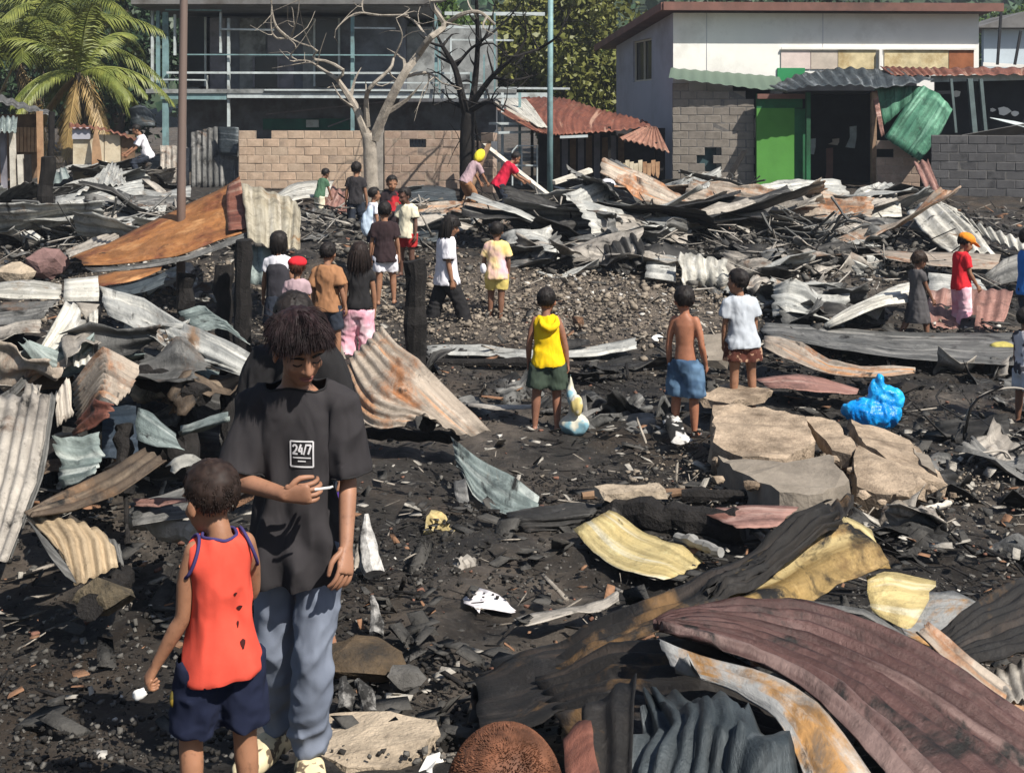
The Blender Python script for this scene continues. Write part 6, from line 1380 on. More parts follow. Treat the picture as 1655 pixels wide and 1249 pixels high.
# ------------------------------------------------------------------ the people of the picture
DN = (0, 0, -1)
def feet_at(u, v, d): return at(u, v, d)
BLK = fabric('cloth_black', (0.022, 0.021, 0.022)); BLKW = fabric('cloth_washed_black', (0.034, 0.031, 0.033)); JEAN = fabric('cloth_jeans', (0.135, 0.155, 0.20), (0.20, 0.225, 0.28), 4, 0.4, 0.7); ORNG = fabric('cloth_orange_red', (0.66, 0.082, 0.052)); NAVY = fabric('cloth_navy', (0.014, 0.018, 0.040)); NAVYT = fabric('cloth_navy_trim', (0.05, 0.04, 0.13))
YEL = fabric('cloth_yellow', (0.80, 0.52, 0.010)); OLIV = fabric('cloth_dark_green', (0.045, 0.062, 0.045)); DENIM = fabric('cloth_denim', (0.055, 0.10, 0.17), (0.10, 0.17, 0.26), 5); GREYT = fabric('cloth_grey', (0.47, 0.50, 0.54)); PATB = fabric('cloth_brown_pattern', (0.10, 0.035, 0.025), (0.42, 0.26, 0.17), 22, 0.52, 0.56)
RED = fabric('cloth_red', (0.62, 0.025, 0.035)); PINK = fabric('cloth_pink', (0.72, 0.36, 0.44), (0.85, 0.62, 0.66), 5, 0.42, 0.6); GDRS = fabric('cloth_grey_dress', (0.085, 0.080, 0.082)); TIED = fabric('cloth_tie_dye', (0.74, 0.58, 0.22), (0.72, 0.44, 0.48), 3.2, 0.44, 0.60); WHT = fabric('cloth_white', (0.74, 0.72, 0.76)); CRM = fabric('cloth_cream', (0.70, 0.64, 0.48)); BRN = fabric('cloth_brown', (0.34, 0.17, 0.085)); DGRN = fabric('cloth_green', (0.07, 0.14, 0.085)); BLU = fabric('cloth_blue', (0.03, 0.16, 0.48)); DBLU = fabric('cloth_dark_jeans', (0.03, 0.036, 0.05)); TRIB = fabric('cloth_white_print', (0.58, 0.56, 0.58), (0.06, 0.06, 0.07), 9, 0.5, 0.56)
MAUV = fabric('cloth_mauve', (0.42, 0.30, 0.32))
CLOG = fabric('clog_pattern', (0.62, 0.52, 0.33), (0.12, 0.09, 0.06), 26, 0.50, 0.56, 0.6); RUBB = plain('rubber_dark', (0.03, 0.03, 0.035), 0.7, 0.3, 20, 0.1); RUBG = plain('rubber_grey', (0.20, 0.20, 0.21), 0.7, 0.3, 20, 0.1); RUBY = plain('rubber_yellow', (0.62, 0.50, 0.20), 0.6, 0.2, 20, 0.1)
DARKSK = (0.20, 0.098, 0.06)
STAND = ((( -0.06, 0.02, -1), (-0.05, -0.03, -1)), ((0.06, 0.02, -1), (0.05, -0.03, -1)))
HANG = (((-0.22, 0.0, -1), (-0.12, 0.12, -1)), ((0.22, 0.0, -1), (0.12, 0.12, -1)))

# the young man in front
man = person('young man in washed black printed tee and grey jeans, looking down at his hand', feet_at(480, 1243, 4.2), 1.58, 178, 
    (((-0.13, -0.02, -1), (-0.02, 0.52, -0.86)), ((0.15, 0.18, -1), (-0.76, 0.66, -0.01))),
    (((0.05, 0.20, -1), (0.06, -0.16, -1), (-0.15, 1, 0)), ((-0.03, -0.08, -1), (0.03, -0.30, -1), (0.45, 0.9, 0))),
    shirt=dict(mat=BLKW, sleeve=0.92, hem=-0.075, ease=0.011, flare=0.010, wide=0.005, neck=0.020, wr=0.0135, wsc=6.5, trim=BLK, trim_r=0.0042, name='t_shirt'), bottom=dict(mat=JEAN, len=1.93, ease=0.005, wide=0.010, name='jeans', wr=0.0065, wsc=9), feet=dict(kind='clog', mat=CLOG),
    lean=(0.0, 0.05, 1), head=(-24, 27, 6), kid=0.22, hair='tousled', hair_c=(0.017, 0.0085, 0.0095), vox=0.0062, strands=5200, hands=(((0.5, -0.6, 0.2), 0.45), ((-0.2, -0.9, 0.1), 0.75)), face=True, seed=1, hand_d=(None, (-0.9, 0.25, 0.12)), skin_c=(0.33, 0.165, 0.10), fat=0.84)
def head_part(info, name, V, F, mat, parent=None): return obj(name, mesh_np(name, V, F, True), mat, info['root'])
def head_pt(info, x, y, z): return info['HC'] + info['HR'] @ (np.array([x, y, z]) * info['s'])
BROW = plain('brow_black', (0.010, 0.008, 0.008), 0.8, 0.2, 40, 0); LIP = skin('lip', (0.26, 0.095, 0.075))
for sg in (-1, 1):
    V, F = tube(curve_pts([head_pt(man, sg * 0.014, 0.089, 0.021), head_pt(man, sg * 0.032, 0.088, 0.027), head_pt(man, sg * 0.053, 0.074, 0.021)], 8), np.array([0.003, 0.0042, 0.0045, 0.0045, 0.004, 0.0035, 0.003, 0.0015]) * man['s'], 6); head_part(man, 'eyebrow', V, F, BROW)
    V, F = tube(curve_pts([head_pt(man, sg * 0.018, 0.0835, -0.002), head_pt(man, sg * 0.033, 0.0850, -0.006), head_pt(man, sg * 0.047, 0.0765, -0.002)], 8), 0.0022 * man['s'], 5); head_part(man, 'eyelashes', V, F, BROW)
for z_, r_, y_ in ((-0.0515, 0.0042, 0.0945), (-0.0625, 0.0050, 0.0925)):
    V, F = tube(curve_pts([head_pt(man, -0.023, y_ - 0.014, -0.057), head_pt(man, -0.010, y_ - 0.001, z_), head_pt(man, 0.010, y_ - 0.001, z_), head_pt(man, 0.023, y_ - 0.014, -0.057)], 9), np.array([0.001, 0.0028, 0.004, 0.0043, 0.004, 0.0043, 0.004, 0.0028, 0.001]) * man['s'] * r_ / 0.0043, 6); head_part(man, 'lip', V, F, LIP)
# shirt print: a square outline with 24/7 and two small lines, laid on the cloth
PRINT = plain('print_white', (0.72, 0.70, 0.70), 0.8, 0.05, 20, 0)
sv_, sf_, so_ = man['shirt']
bvh = BVHTree.FromPolygons([Vector(v) for v in sv_], sf_)
def project(V, F, name, off=0.0035):
    out = []
    for v in V:
        hit = bvh.ray_cast(Vector((v[0], 1.0, v[2])), Vector((0, -1, 0)))
        out.append((v[0], (hit[0].y if hit[0] is not None else 0.1) + off, v[2]))
    return obj(name, mesh_np(name, out, F), PRINT, so_)
cx_, cz_ = -0.030, float(man['pel'][2] + 0.322); hs = 0.0385
def strip(a, b, w, n=14):
    a = np.array(a); b = np.array(b); t = (b - a) / np.linalg.norm(b - a); nn = np.array([-t[1], t[0]]) * w / 2; V = []; F = []
    for i in range(n):
        p = a + (b - a) * i / (n - 1); V += [(p[0] - nn[0], 0, p[1] - nn[1]), (p[0] + nn[0], 0, p[1] + nn[1])]
        if i: F.append([2*i-2, 2*i-1, 2*i+1, 2*i])
    return V, F
FV, FF = [], []
def acc(vf):
    global FV, FF
    n = len(FV); FV = FV + list(vf[0]); FF = FF + [[k + n for k in f] for f in vf[1]]
for a, b in (((-1, -1.1), (1, -1.1)), ((-1, 1.1), (1, 1.1)), ((-1, -1.1), (-1, 1.1)), ((1, -1.1), (1, 1.1))):
    acc(strip((cx_ + a[0] * hs, cz_ + a[1] * hs), (cx_ + b[0] * hs, cz_ + b[1] * hs), 0.0052))
# numerals as strokes; x runs to the man's left = the viewer's right, so it is mirrored here
def stroke(pts, w=0.0062):
    q = curve_pts([(p[0], p[1], 0) for p in pts], 14)[:, :2] if len(pts) > 2 else np.array(pts)
    for i in range(len(q) - 1): acc(strip((cx_ - q[i][0] * hs, cz_ + q[i][1] * hs), (cx_ - q[i+1][0] * hs, cz_ + q[i+1][1] * hs), w, 3))
stroke([(-0.80, 0.62), (-0.62, 0.82), (-0.42, 0.62), (-0.55, 0.30), (-0.80, 0.02)]); stroke([(-0.82, 0.02), (-0.36, 0.02)])
stroke([(-0.06, 0.85), (-0.28, 0.25)]); stroke([(-0.28, 0.25), (0.08, 0.25)]); stroke([(0.0, 0.60), (0.0, -0.02)])
stroke([(0.40, 0.88), (0.16, -0.05)], 0.005)
stroke([(0.44, 0.80), (0.82, 0.80)]); stroke([(0.82, 0.80), (0.56, 0.0)])
for z_, xa_, xb_ in ((-0.32, -0.8, 0.8), (-0.62, -0.35, 0.35)):
    acc(strip((cx_ - xa_ * hs, cz_ + z_ * hs), (cx_ - xb_ * hs, cz_ + z_ * hs), 0.004, 16))
project(FV, FF, 'shirt_print')
# what he holds between the fingers
hp_ = man['Wr'][1] + man['HD'][1] * 0.145 + np.array([0, 0.035, 0.02])
RM = np.array(Matrix.Rotation(-math.radians(178), 3, 'Z')); wpos = RM @ hp_ + np.array(man['root'].location)
V, F = tube([wpos + (-0.035, 0, 0.0), wpos + (0.012, 0.0, 0.006), wpos + (0.022, 0, 0.010)], [0.0042, 0.0042, 0.003], 8)
tag(put('cigarette', V, F, plain('paper_white', (0.75, 0.73, 0.70), 0.8, 0.1, 30, 0), None), 'thin white cigarette like stick between the fingers of the man in black', 'cigarette')

# boy in the orange red sleeveless top
boy = person('small boy in a torn orange red sleeveless top and navy shorts, seen from behind', feet_at(358, 1352, 3.57), 1.085, -28,
    (((-0.08, 0.06, -1), (-0.42, 0.22, -0.85)), ((0.12, 0.30, -0.9), (-0.85, 0.75, -0.25))),
    (((-0.12, 0.14, -1), (-0.02, -0.16, -1)), ((0.03, 0.10, -1), (0.04, -0.10, -1))),
    shirt=dict(mat=ORNG, sleeve=0.0, hem=-0.045, ease=0.012, flare=0.008, trim=NAVYT, trim_r=0.005, name='sleeveless_top', wr=0.006, wsc=7), bottom=dict(mat=NAVY, len=0.88, ease=0.010, wide=0.008, name='shorts'),
    feet=dict(kind='slipper', mat=RUBB), head=(-14, 22, 0), hair='crop', hair_c=(0.022, 0.013, 0.010), vox=0.0060, strands=2600, seed=2, curl=1.0, hair_len=0.02, skin_c=(0.31, 0.150, 0.085), fat=0.97, kid=1.3)
RM2 = np.array(Matrix.Rotation(math.radians(28), 3, 'Z')); hw = RM2 @ (boy['Wr'][0] + boy['HD'][0] * 0.09) + np.array(boy['root'].location)
Vn, Fn = ell(hw + (0.004, -0.022, 0.008), (0.020, 0.012, 0.014)); Vn = Vn + noise3(Vn, 70, 3)[:, None] * 0.012
tag(put('white_scrap', Vn, Fn, MATS['paper_white'], None, True), 'small white scrap in the fist of the boy in orange red', 'scrap')
# shirt holes: dark torn patches of real cut cloth edges
HOLE = fabric('hole_dark', (0.05, 0.012, 0.012))
sv2, sf2, so2 = boy['shirt']; bv2 = BVHTree.FromPolygons([Vector(v) for v in sv2], sf2)
for x_, z_, rx_, rz_ in ((0.035, 0.155, 0.008, 0.007), (0.042, 0.055, 0.007, 0.014), (0.020, 0.20, 0.005, 0.005), (0.03, 0.11, 0.003, 0.010)):
    ring = []
    for k in np.linspace(0, 6.283, 11)[:-1]:
        xx_ = x_ + rx_ * math.cos(k) * (1 + 0.4 * math.sin(3 * k)); zz_ = boy['pel'][2] + z_ + rz_ * math.sin(k)
        hit = bv2.ray_cast(Vector((xx_, -1, zz_)), Vector((0, 1, 0))); ring.append((xx_, (hit[0].y if hit[0] is not None else -0.1) - 0.0025, zz_))
    obj('tear', mesh_np('tear', ring, [list(range(10))]), HOLE, so2)
# shaved head right in front
person('child with a closely shaved brown head at the bottom edge, from above behind', feet_at(828, 1165, 1.80) * np.array([1, 1, 0]) + np.array([0, 0, 0.53]), 1.35, 8, HANG, STAND, shirt=dict(mat=fabric('cloth_dull_blue', (0.05, 0.06, 0.09)), name='t_shirt'), bottom=dict(mat=NAVY, len=0.95), feet=dict(kind='slipper', mat=RUBB),
    head=(-12, 0, 0), hair='shaved', hair_c=(0.115, 0.048, 0.026), vox=0.006, strands=9000, hair_len=0.0022, seed=3, skin_c=(0.30, 0.125, 0.065))
# person right behind the man
person('person in a black long sleeved jacket standing hidden right behind the young man', feet_at(480, 975, 5.75) * np.array([1, 1, 0]) + np.array([0, 0, 0.36]), 1.66, 176, (((-0.22, 0.05, -1), (-0.10, 0.45, -0.9)), ((0.10, 0.05, -1), (-0.2, 0.5, -0.8))), STAND,
    shirt=dict(mat=BLK, sleeve=1.95, hem=-0.05, ease=0.02, flare=0.01, name='jacket'), bottom=dict(mat=DBLU, len=1.9, name='trousers'), feet=dict(kind='slipper', mat=RUBG), lean=(0, 0.22, 1), head=(-38, 6, 0), kid=0.2, fat=0.86, vox=0.009, strands=700, seed=4, face=True)

G1 = 'children standing on the black ground in the middle'
person('boy in a yellow sleeveless hooded top and dark green shorts, seen from behind', feet_at(886, 697, 10.85), 1.25, 6, (((-0.20, 0.0, -1), (-0.05, 0.22, -1)), ((0.26, -0.02, -1), (0.14, 0.05, -1))), (((-0.10, 0.02, -1), (-0.05, -0.05, -1)), ((0.06, 0.03, -1), (0.02, -0.05, -1))),
    shirt=dict(mat=YEL, sleeve=0.0, hem=-0.03, ease=0.014, flare=0.008, name='hooded_top'), bottom=dict(mat=OLIV, len=0.80, ease=0.018, wide=0.02), feet=dict(kind='slipper', mat=RUBG), head=(-4, -6, 0), seed=5, strands=900, hair='crop', skin_c=(0.27, 0.125, 0.078))
yb = feet_at(886, 697, 10.85)
Vh, Fh = remesh([limb([yb + (-0.065, -0.02, 0.99), yb + (-0.05, -0.085, 0.945), yb + (0.015, -0.10, 0.915), yb + (0.075, -0.075, 0.95), yb + (0.07, -0.0, 1.0)], [0.020, 0.032, 0.036, 0.030, 0.020])], 0.012, 2)
hoodo = put('hood', Vh, Fh, YEL, [o for o in bpy.data.objects if o.get('label', '').startswith('boy in a yellow sleeveless')][0], True)
hoodo.rotation_euler.z = math.radians(6)
person('bare chested boy in denim shorts, seen from behind', feet_at(1108, 706, 10.7), 1.29, 28, (((-0.14, -0.06, -1), (-0.02, 0.10, -1)), ((0.20, -0.05, -1), (0.05, 0.40, -0.9))), (((-0.05, 0.08, -1), (-0.03, -0.06, -1)), ((0.05, 0.0, -1), (0.03, -0.02, -1))),
    None, bottom=dict(mat=DENIM, len=0.95, ease=0.016, wide=0.014, waist=0.05), feet=dict(kind='slipper', mat=RUBG), head=(-2, 35, 0), seed=6, strands=900, skin_c=(0.36, 0.150, 0.085))
person('boy in a loose grey tee and brown patterned shorts, seen from behind', feet_at(1200, 660, 11.2), 1.25, -8, (((-0.14, 0.05, -1), (-0.02, 0.20, -1)), ((0.16, 0.02, -1), (0.02, 0.22, -1))), STAND,
    shirt=dict(mat=GREYT, sleeve=0.72, hem=-0.045, ease=0.020, flare=0.022, wide=0.012, name='t_shirt'), bottom=dict(mat=PATB, len=0.62, ease=0.02, wide=0.02), feet=dict(kind='slipper', mat=RUBB), head=(0, 38, 0), seed=7, strands=900)
G2 = 'children walking over the fallen sheets'
ch = person('child in a red shirt and pink trousers wearing an orange cap', feet_at(1553, 543, 15.0), 1.25, 78, (((-0.10, 0.25, -1), (-0.02, 0.45, -0.9)), ((0.10, 0.18, -1), (0.02, 0.5, -0.8))), (((-0.03, 0.22, -1), (0, -0.05, -1)), ((0.03, -0.05, -1), (0.02, -0.18, -1))),
    shirt=dict(mat=RED, sleeve=0.72, hem=-0.04, name='t_shirt'), bottom=dict(mat=PINK, len=1.72, ease=0.014, wide=0.022, name='trousers'), feet=dict(kind='clog', mat=RUBY), head=(-22, 0, 0), seed=8, hair='short', girl=True)
capP = [ell(ch['HC'] + ch['HR'] @ np.array([0, -0.008, 0.058]), np.array([0.098, 0.112, 0.078]) , ch['HR']), loft([(ch['HC'] + ch['HR'] @ np.array([0, 0.04, 0.052]), ch['HR'][:, 0], ch['HR'][:, 2], 0.085, 0.012), (ch['HC'] + ch['HR'] @ np.array([0, 0.12, 0.042]), ch['HR'][:, 0], ch['HR'][:, 2], 0.075, 0.010), (ch['HC'] + ch['HR'] @ np.array([0, 0.185, 0.018]), ch['HR'][:, 0], ch['HR'][:, 2], 0.045, 0.008)], 14)]
V, F = remesh(capP, 0.011, 2); tag(obj('cap', mesh_np('cap', V, F, True), fabric('cloth_orange_cap', (0.80, 0.26, 0.03)), ch['root']), 'orange cap with a brim')
person('small barefoot girl in a dark grey dress walking to the right', feet_at(1483, 556, 14.6), 1.10, 74, (((-0.10, 0.10, -1), (-0.02, 0.25, -0.95)), ((0.12, 0.35, -1), (0.05, 0.45, -0.9))), (((-0.03, -0.28, -1), (0, -0.55, -0.9)), ((0.03, 0.32, -1), (0, 0.05, -1))),
    shirt=dict(mat=GDRS, sleeve=0.6, hem=-0.02, ease=0.014, name='dress_top'), bottom=dict(mat=GDRS, len=0.5, skirt=0.25, name='dress_skirt'), head=(-12, -4, 0), hair='bangs', hair_c=(0.030, 0.018, 0.012), seed=9, girl=True, hair_len=0.09, skin_c=DARKSK)
person('person in a blue shirt cut off by the right edge', feet_at(1662, 560, 14.2), 1.35, 80, STAND and (((-0.1, 0.2, -1), (0, 0.4, -0.9)), ((0.1, -0.1, -1), (0, 0.2, -1))), (((-0.03, 0.2, -1), (0, 0.05, -1)), ((0.03, -0.2, -1), (0, -0.3, -1))), shirt=dict(mat=BLU, sleeve=0.75, hem=-0.05, name='t_shirt'), bottom=dict(mat=DBLU, len=1.8, name='trousers'), feet=dict(kind='slipper', mat=RUBB), seed=10)
person('child in a white printed shirt half cut off by the right edge', feet_at(1657, 690, 11.0), 1.05, 70, (((-0.12, 0.0, -1), (-0.05, 0.1, -1)), ((0.12, -0.1, -1), (0.0, 0.1, -1))), STAND, shirt=dict(mat=TRIB, sleeve=0.6, hem=-0.04, name='t_shirt'), bottom=dict(mat=GREYT, len=0.8), feet=dict(kind='slipper', mat=RUBB), seed=11, skin_c=DARKSK)
person('boy in a tie dyed yellow tee and yellow shorts, seen from behind', feet_at(803, 520, 15.6), 1.25, 8, (((-0.24, 0.1, -1), (0.05, 0.3, -0.9)), ((0.22, 0.05, -1), (-0.05, 0.30, -0.9))), (((-0.02, 0.04, -1), (-0.02, -0.05, -1)), ((0.02, 0.02, -1), (-0.02, -0.04, -1))), shirt=dict(mat=TIED, sleeve=0.78, hem=-0.055, ease=0.016, flare=0.012, wide=0.01, name='t_shirt'), bottom=dict(mat=fabric('cloth_pale_yellow', (0.66, 0.52, 0.16)), len=0.72, ease=0.016), feet=dict(kind='slipper', mat=RUBB), seed=12, skin_c=DARKSK, head=(-6, 0, 0))
person('young woman with long black hair in white tee and black trousers, striding right', feet_at(722, 543, 15.4), 1.52, 72, (((-0.10, 0.05, -1), (0, 0.15, -1)), ((0.12, -0.05, -1), (0.03, 0.18, -1))), (((-0.02, -0.32, -1), (0, -0.25, -1)), ((0.02, 0.42, -1), (0, 0.30, -1))), shirt=dict(mat=WHT, sleeve=0.80, hem=-0.05, ease=0.018, flare=0.014, wide=0.012, name='t_shirt'), bottom=dict(mat=BLK, len=1.95, ease=0.012, wide=0.016, name='trousers'), feet=dict(kind='slipper', mat=RUBB), kid=0.45, head=(-16, -18, 0), hair='long', hair_len=0.26, seed=13, girl=True, strands=700)
G3 = 'children gathered between the heaps'
person('boy in a dark brown black tee and white shorts, seen from behind', feet_at(622, 492, 15.4), 1.27, -4, HANG, STAND, shirt=dict(mat=fabric('cloth_dark_maroon', (0.035, 0.022, 0.024)), sleeve=0.75, hem=-0.075, ease=0.018, flare=0.012, wide=0.01, name='t_shirt'), bottom=dict(mat=WHT, len=0.75, ease=0.014), feet=dict(kind='slipper', mat=RUBB), seed=14, head=(-3, 0, 0))
person('boy in a cream tee and red shorts turned towards the others', feet_at(658, 447, 16.9), 1.22, 205, (((-0.18, 0.1, -1), (-0.1, 0.2, -1)), ((0.16, 0.1, -1), (0.05, 0.2, -1))), STAND, shirt=dict(mat=CRM, sleeve=0.75, hem=-0.05, ease=0.018, flare=0.012, wide=0.012, name='t_shirt'), bottom=dict(mat=fabric('cloth_dark_red', (0.42, 0.03, 0.03)), len=0.7, ease=0.018), feet=dict(kind='slipper', mat=RUBB), seed=15, skin_c=(0.13, 0.065, 0.045), head=(-18, -20, 0))
person('boy in a red and dark top facing the camera before the pale tree', feet_at(631, 418, 18.6), 1.25, 176, (((-0.15, 0.2, -1), (0.1, 0.7, 0.2)), ((0.15, 0.1, -1), (0, 0.2, -1))), STAND, shirt=dict(mat=fabric('cloth_red_dark', (0.50, 0.03, 0.04), (0.03, 0.022, 0.025), 3.5, 0.45, 0.5), sleeve=0.8, hem=-0.05, name='t_shirt'), bottom=dict(mat=DBLU, len=0.9), feet=dict(kind='slipper', mat=RUBB), seed=16, head=(-14, 12, 0), face=True)
person('child in a white shirt half hidden left of the boy facing the camera', feet_at(601, 428, 18.0), 1.12, 60, HANG, STAND, shirt=dict(mat=WHT, sleeve=0.7, hem=-0.05, name='t_shirt'), bottom=dict(mat=NAVY, len=0.9), feet=dict(kind='slipper', mat=RUBB), seed=17)
person('boy in black tee and dark jeans standing left of the pale tree', feet_at(575, 386, 21.4), 1.32, 4, HANG, STAND, shirt=dict(mat=BLKW, sleeve=0.65, hem=-0.03, ease=0.016, name='t_shirt'), bottom=dict(mat=DBLU, len=1.75, name='jeans'), feet=dict(kind='slipper', mat=RUBG), seed=18, head=(-3, 0, 0))
person('child in a green shirt and pale shorts bending forward at the back left', feet_at(516, 362, 23.0), 1.05, 42, (((-0.12, 0.3, -1), (0, 0.4, -1)), ((0.12, 0.3, -1), (0, 0.4, -1))), (((-0.05, 0.1, -1), (0, -0.1, -1)), ((0.05, 0.1, -1), (0, -0.1, -1))), shirt=dict(mat=DGRN, sleeve=0.7, hem=-0.04, name='t_shirt'), bottom=dict(mat=CRM, len=1.0), feet=dict(kind='slipper', mat=RUBB), lean=(0, 0.3, 1), seed=19, skin_c=DARKSK, head=(-25, 0, 0))
person('girl with dark hair in a black top and light pink trousers', feet_at(580, 600, 13.4), 1.38, -8, (((-0.16, 0.02, -1), (-0.05, 0.1, -1)), ((0.18, 0.02, -1), (0.05, 0.12, -1))), (((-0.08, 0.12, -1), (-0.05, -0.1, -1)), ((0.10, 0.05, -1), (0.06, -0.08, -1))), shirt=dict(mat=BLK, sleeve=0.42, hem=0.01, ease=0.010, name='top'), bottom=dict(mat=PINK, len=1.9, ease=0.016, wide=0.022, name='trousers'), feet=dict(kind='slipper', mat=RUBB), hair='long', hair_len=0.22, hair_c=(0.018, 0.011, 0.009), seed=20, girl=True, strands=700, head=(-6, 0, 0))
person('boy in a loose brown tee and dark shorts, seen from behind', feet_at(530, 588, 13.1), 1.28, 14, (((-0.22, 0.05, -1), (-0.1, 0.3, -1)), ((0.24, 0.0, -1), (0.20, 0.1, -1))), STAND, shirt=dict(mat=BRN, sleeve=0.80, hem=-0.05, ease=0.022, flare=0.02, wide=0.02, name='t_shirt'), bottom=dict(mat=DBLU, len=0.9), feet=dict(kind='slipper', mat=RUBB), seed=21, hair='crop', strands=900, head=(-4, 0, 0))
vg = person('girl in a dark pinafore over a white shirt, seen from behind', feet_at(452, 572, 13.3), 1.30, 10, HANG, STAND, shirt=dict(mat=WHT, sleeve=0.6, hem=0.0, ease=0.010, name='blouse'), bottom=dict(mat=DBLU, len=0.8, skirt=0.24, name='skirt'), feet=dict(kind='slipper', mat=RUBB), seed=22, girl=True, hair='long', hair_len=0.09, head=(-5, 0, 0))
B = [loft([(vg['pel'] + vg['up'] * a * 1.30, vg['rt'], vg['fw'], b * 1.30 * 0.94 + 0.030, c * 1.30 * 0.94 + 0.030) for a, b, c in ((-0.02, 0.094, 0.072), (0.06, 0.090, 0.068), (0.13, 0.084, 0.062), (0.21, 0.086, 0.063), (0.265, 0.060, 0.055))])]
V, F = remesh(B, 0.014, 3); obj('pinafore', mesh_np('pinafore', V, F, True), fabric('cloth_dark_slate', (0.040, 0.038, 0.045)), vg['root'])
rc = person('small child wearing a bright red cap over auburn hair, seen from behind', feet_at(480, 590, 12.4), 1.06, 6, HANG, STAND, shirt=dict(mat=MAUV, sleeve=0.7, hem=-0.04, name='t_shirt'), bottom=dict(mat=DBLU, len=0.9), feet=dict(kind='slipper', mat=RUBB), seed=23, hair='bangs', hair_c=(0.075, 0.026, 0.014), girl=True, hair_len=0.08, strands=900)
V, F = remesh([ell(rc['HC'] + rc['HR'] @ np.array([0, 0.0, 0.062]), np.array([0.100, 0.108, 0.062]), rc['HR']), loft([(rc['HC'] + rc['HR'] @ np.array([0, 0.05, 0.05]), rc['HR'][:, 0], rc['HR'][:, 2], 0.085, 0.012), (rc['HC'] + rc['HR'] @ np.array([0, 0.165, 0.03]), rc['HR'][:, 0], rc['HR'][:, 2], 0.06, 0.009)], 14)], 0.011, 2); obj('cap', mesh_np('cap', V, F, True), RED, rc['root'])
G4 = 'people bending over the debris at the back'
yw = person('person with a bright yellow head cloth bending over the striped sheet', feet_at(752, 345, 24.6), 1.35, 60, (((-0.1, 0.5, -1), (0, 0.5, -0.8)), ((0.1, 0.5, -1), (0, 0.5, -0.8))), (((-0.05, 0.5, -0.9), (0, -0.3, -1)), ((0.05, 0.5, -0.9), (0, -0.3, -1))), shirt=dict(mat=MAUV, sleeve=0.9, hem=-0.03, name='t_shirt'), bottom=dict(mat=BRN, len=1.5, name='trousers'), feet=dict(kind='slipper', mat=RUBB), lean=(0, 0.55, 0.9), seed=24, kid=0.6, head=(-35, 0, 0))
V, F = remesh([ell(yw['HC'] + yw['HR'] @ np.array([0, -0.02, 0.03]), np.array([0.095, 0.11, 0.15]), yw['HR'])], 0.014, 2); obj('head_cloth', mesh_np('head_cloth', V, F, True), fabric('cloth_lemon', (0.80, 0.68, 0.05)), yw['root'])
person('person in a red shirt stooping beside the slanting pale beam', feet_at(806, 352, 24.2), 1.40, 70, (((-0.1, 0.6, -1), (0, 0.9, -0.6)), ((0.1, 0.6, -1), (0, 0.9, -0.5))), (((-0.05, 0.35, -0.9), (0, -0.25, -1)), ((0.05, 0.35, -0.9), (0, -0.25, -1))), shirt=dict(mat=fabric('cloth_crimson', (0.52, 0.02, 0.05)), sleeve=0.7, hem=-0.06, ease=0.02, name='t_shirt'), bottom=dict(mat=DBLU, len=1.7, name='trousers'), feet=dict(kind='slipper', mat=RUBB), lean=(0, 0.55, 0.9), seed=25, kid=0.5, head=(-35, 0, 0))
person('person in a white shirt crouching on the far left heap', feet_at(240, 290, 26.8), 1.45, 250, (((-0.1, 0.5, -1), (0, 0.7, -0.6)), ((0.1, 0.6, -1), (0, 0.7, -0.5))), (((-0.1, 0.9, -0.35), (0, -0.35, -1)), ((0.1, 0.9, -0.35), (0, -0.35, -1))), shirt=dict(mat=WHT, sleeve=0.8, hem=-0.03, name='t_shirt'), bottom=dict(mat=DBLU, len=1.6, name='trousers'), feet=dict(kind='slipper', mat=RUBB), lean=(0, 0.35, 0.95), seed=26, kid=0.3, head=(-25, 0, 0))
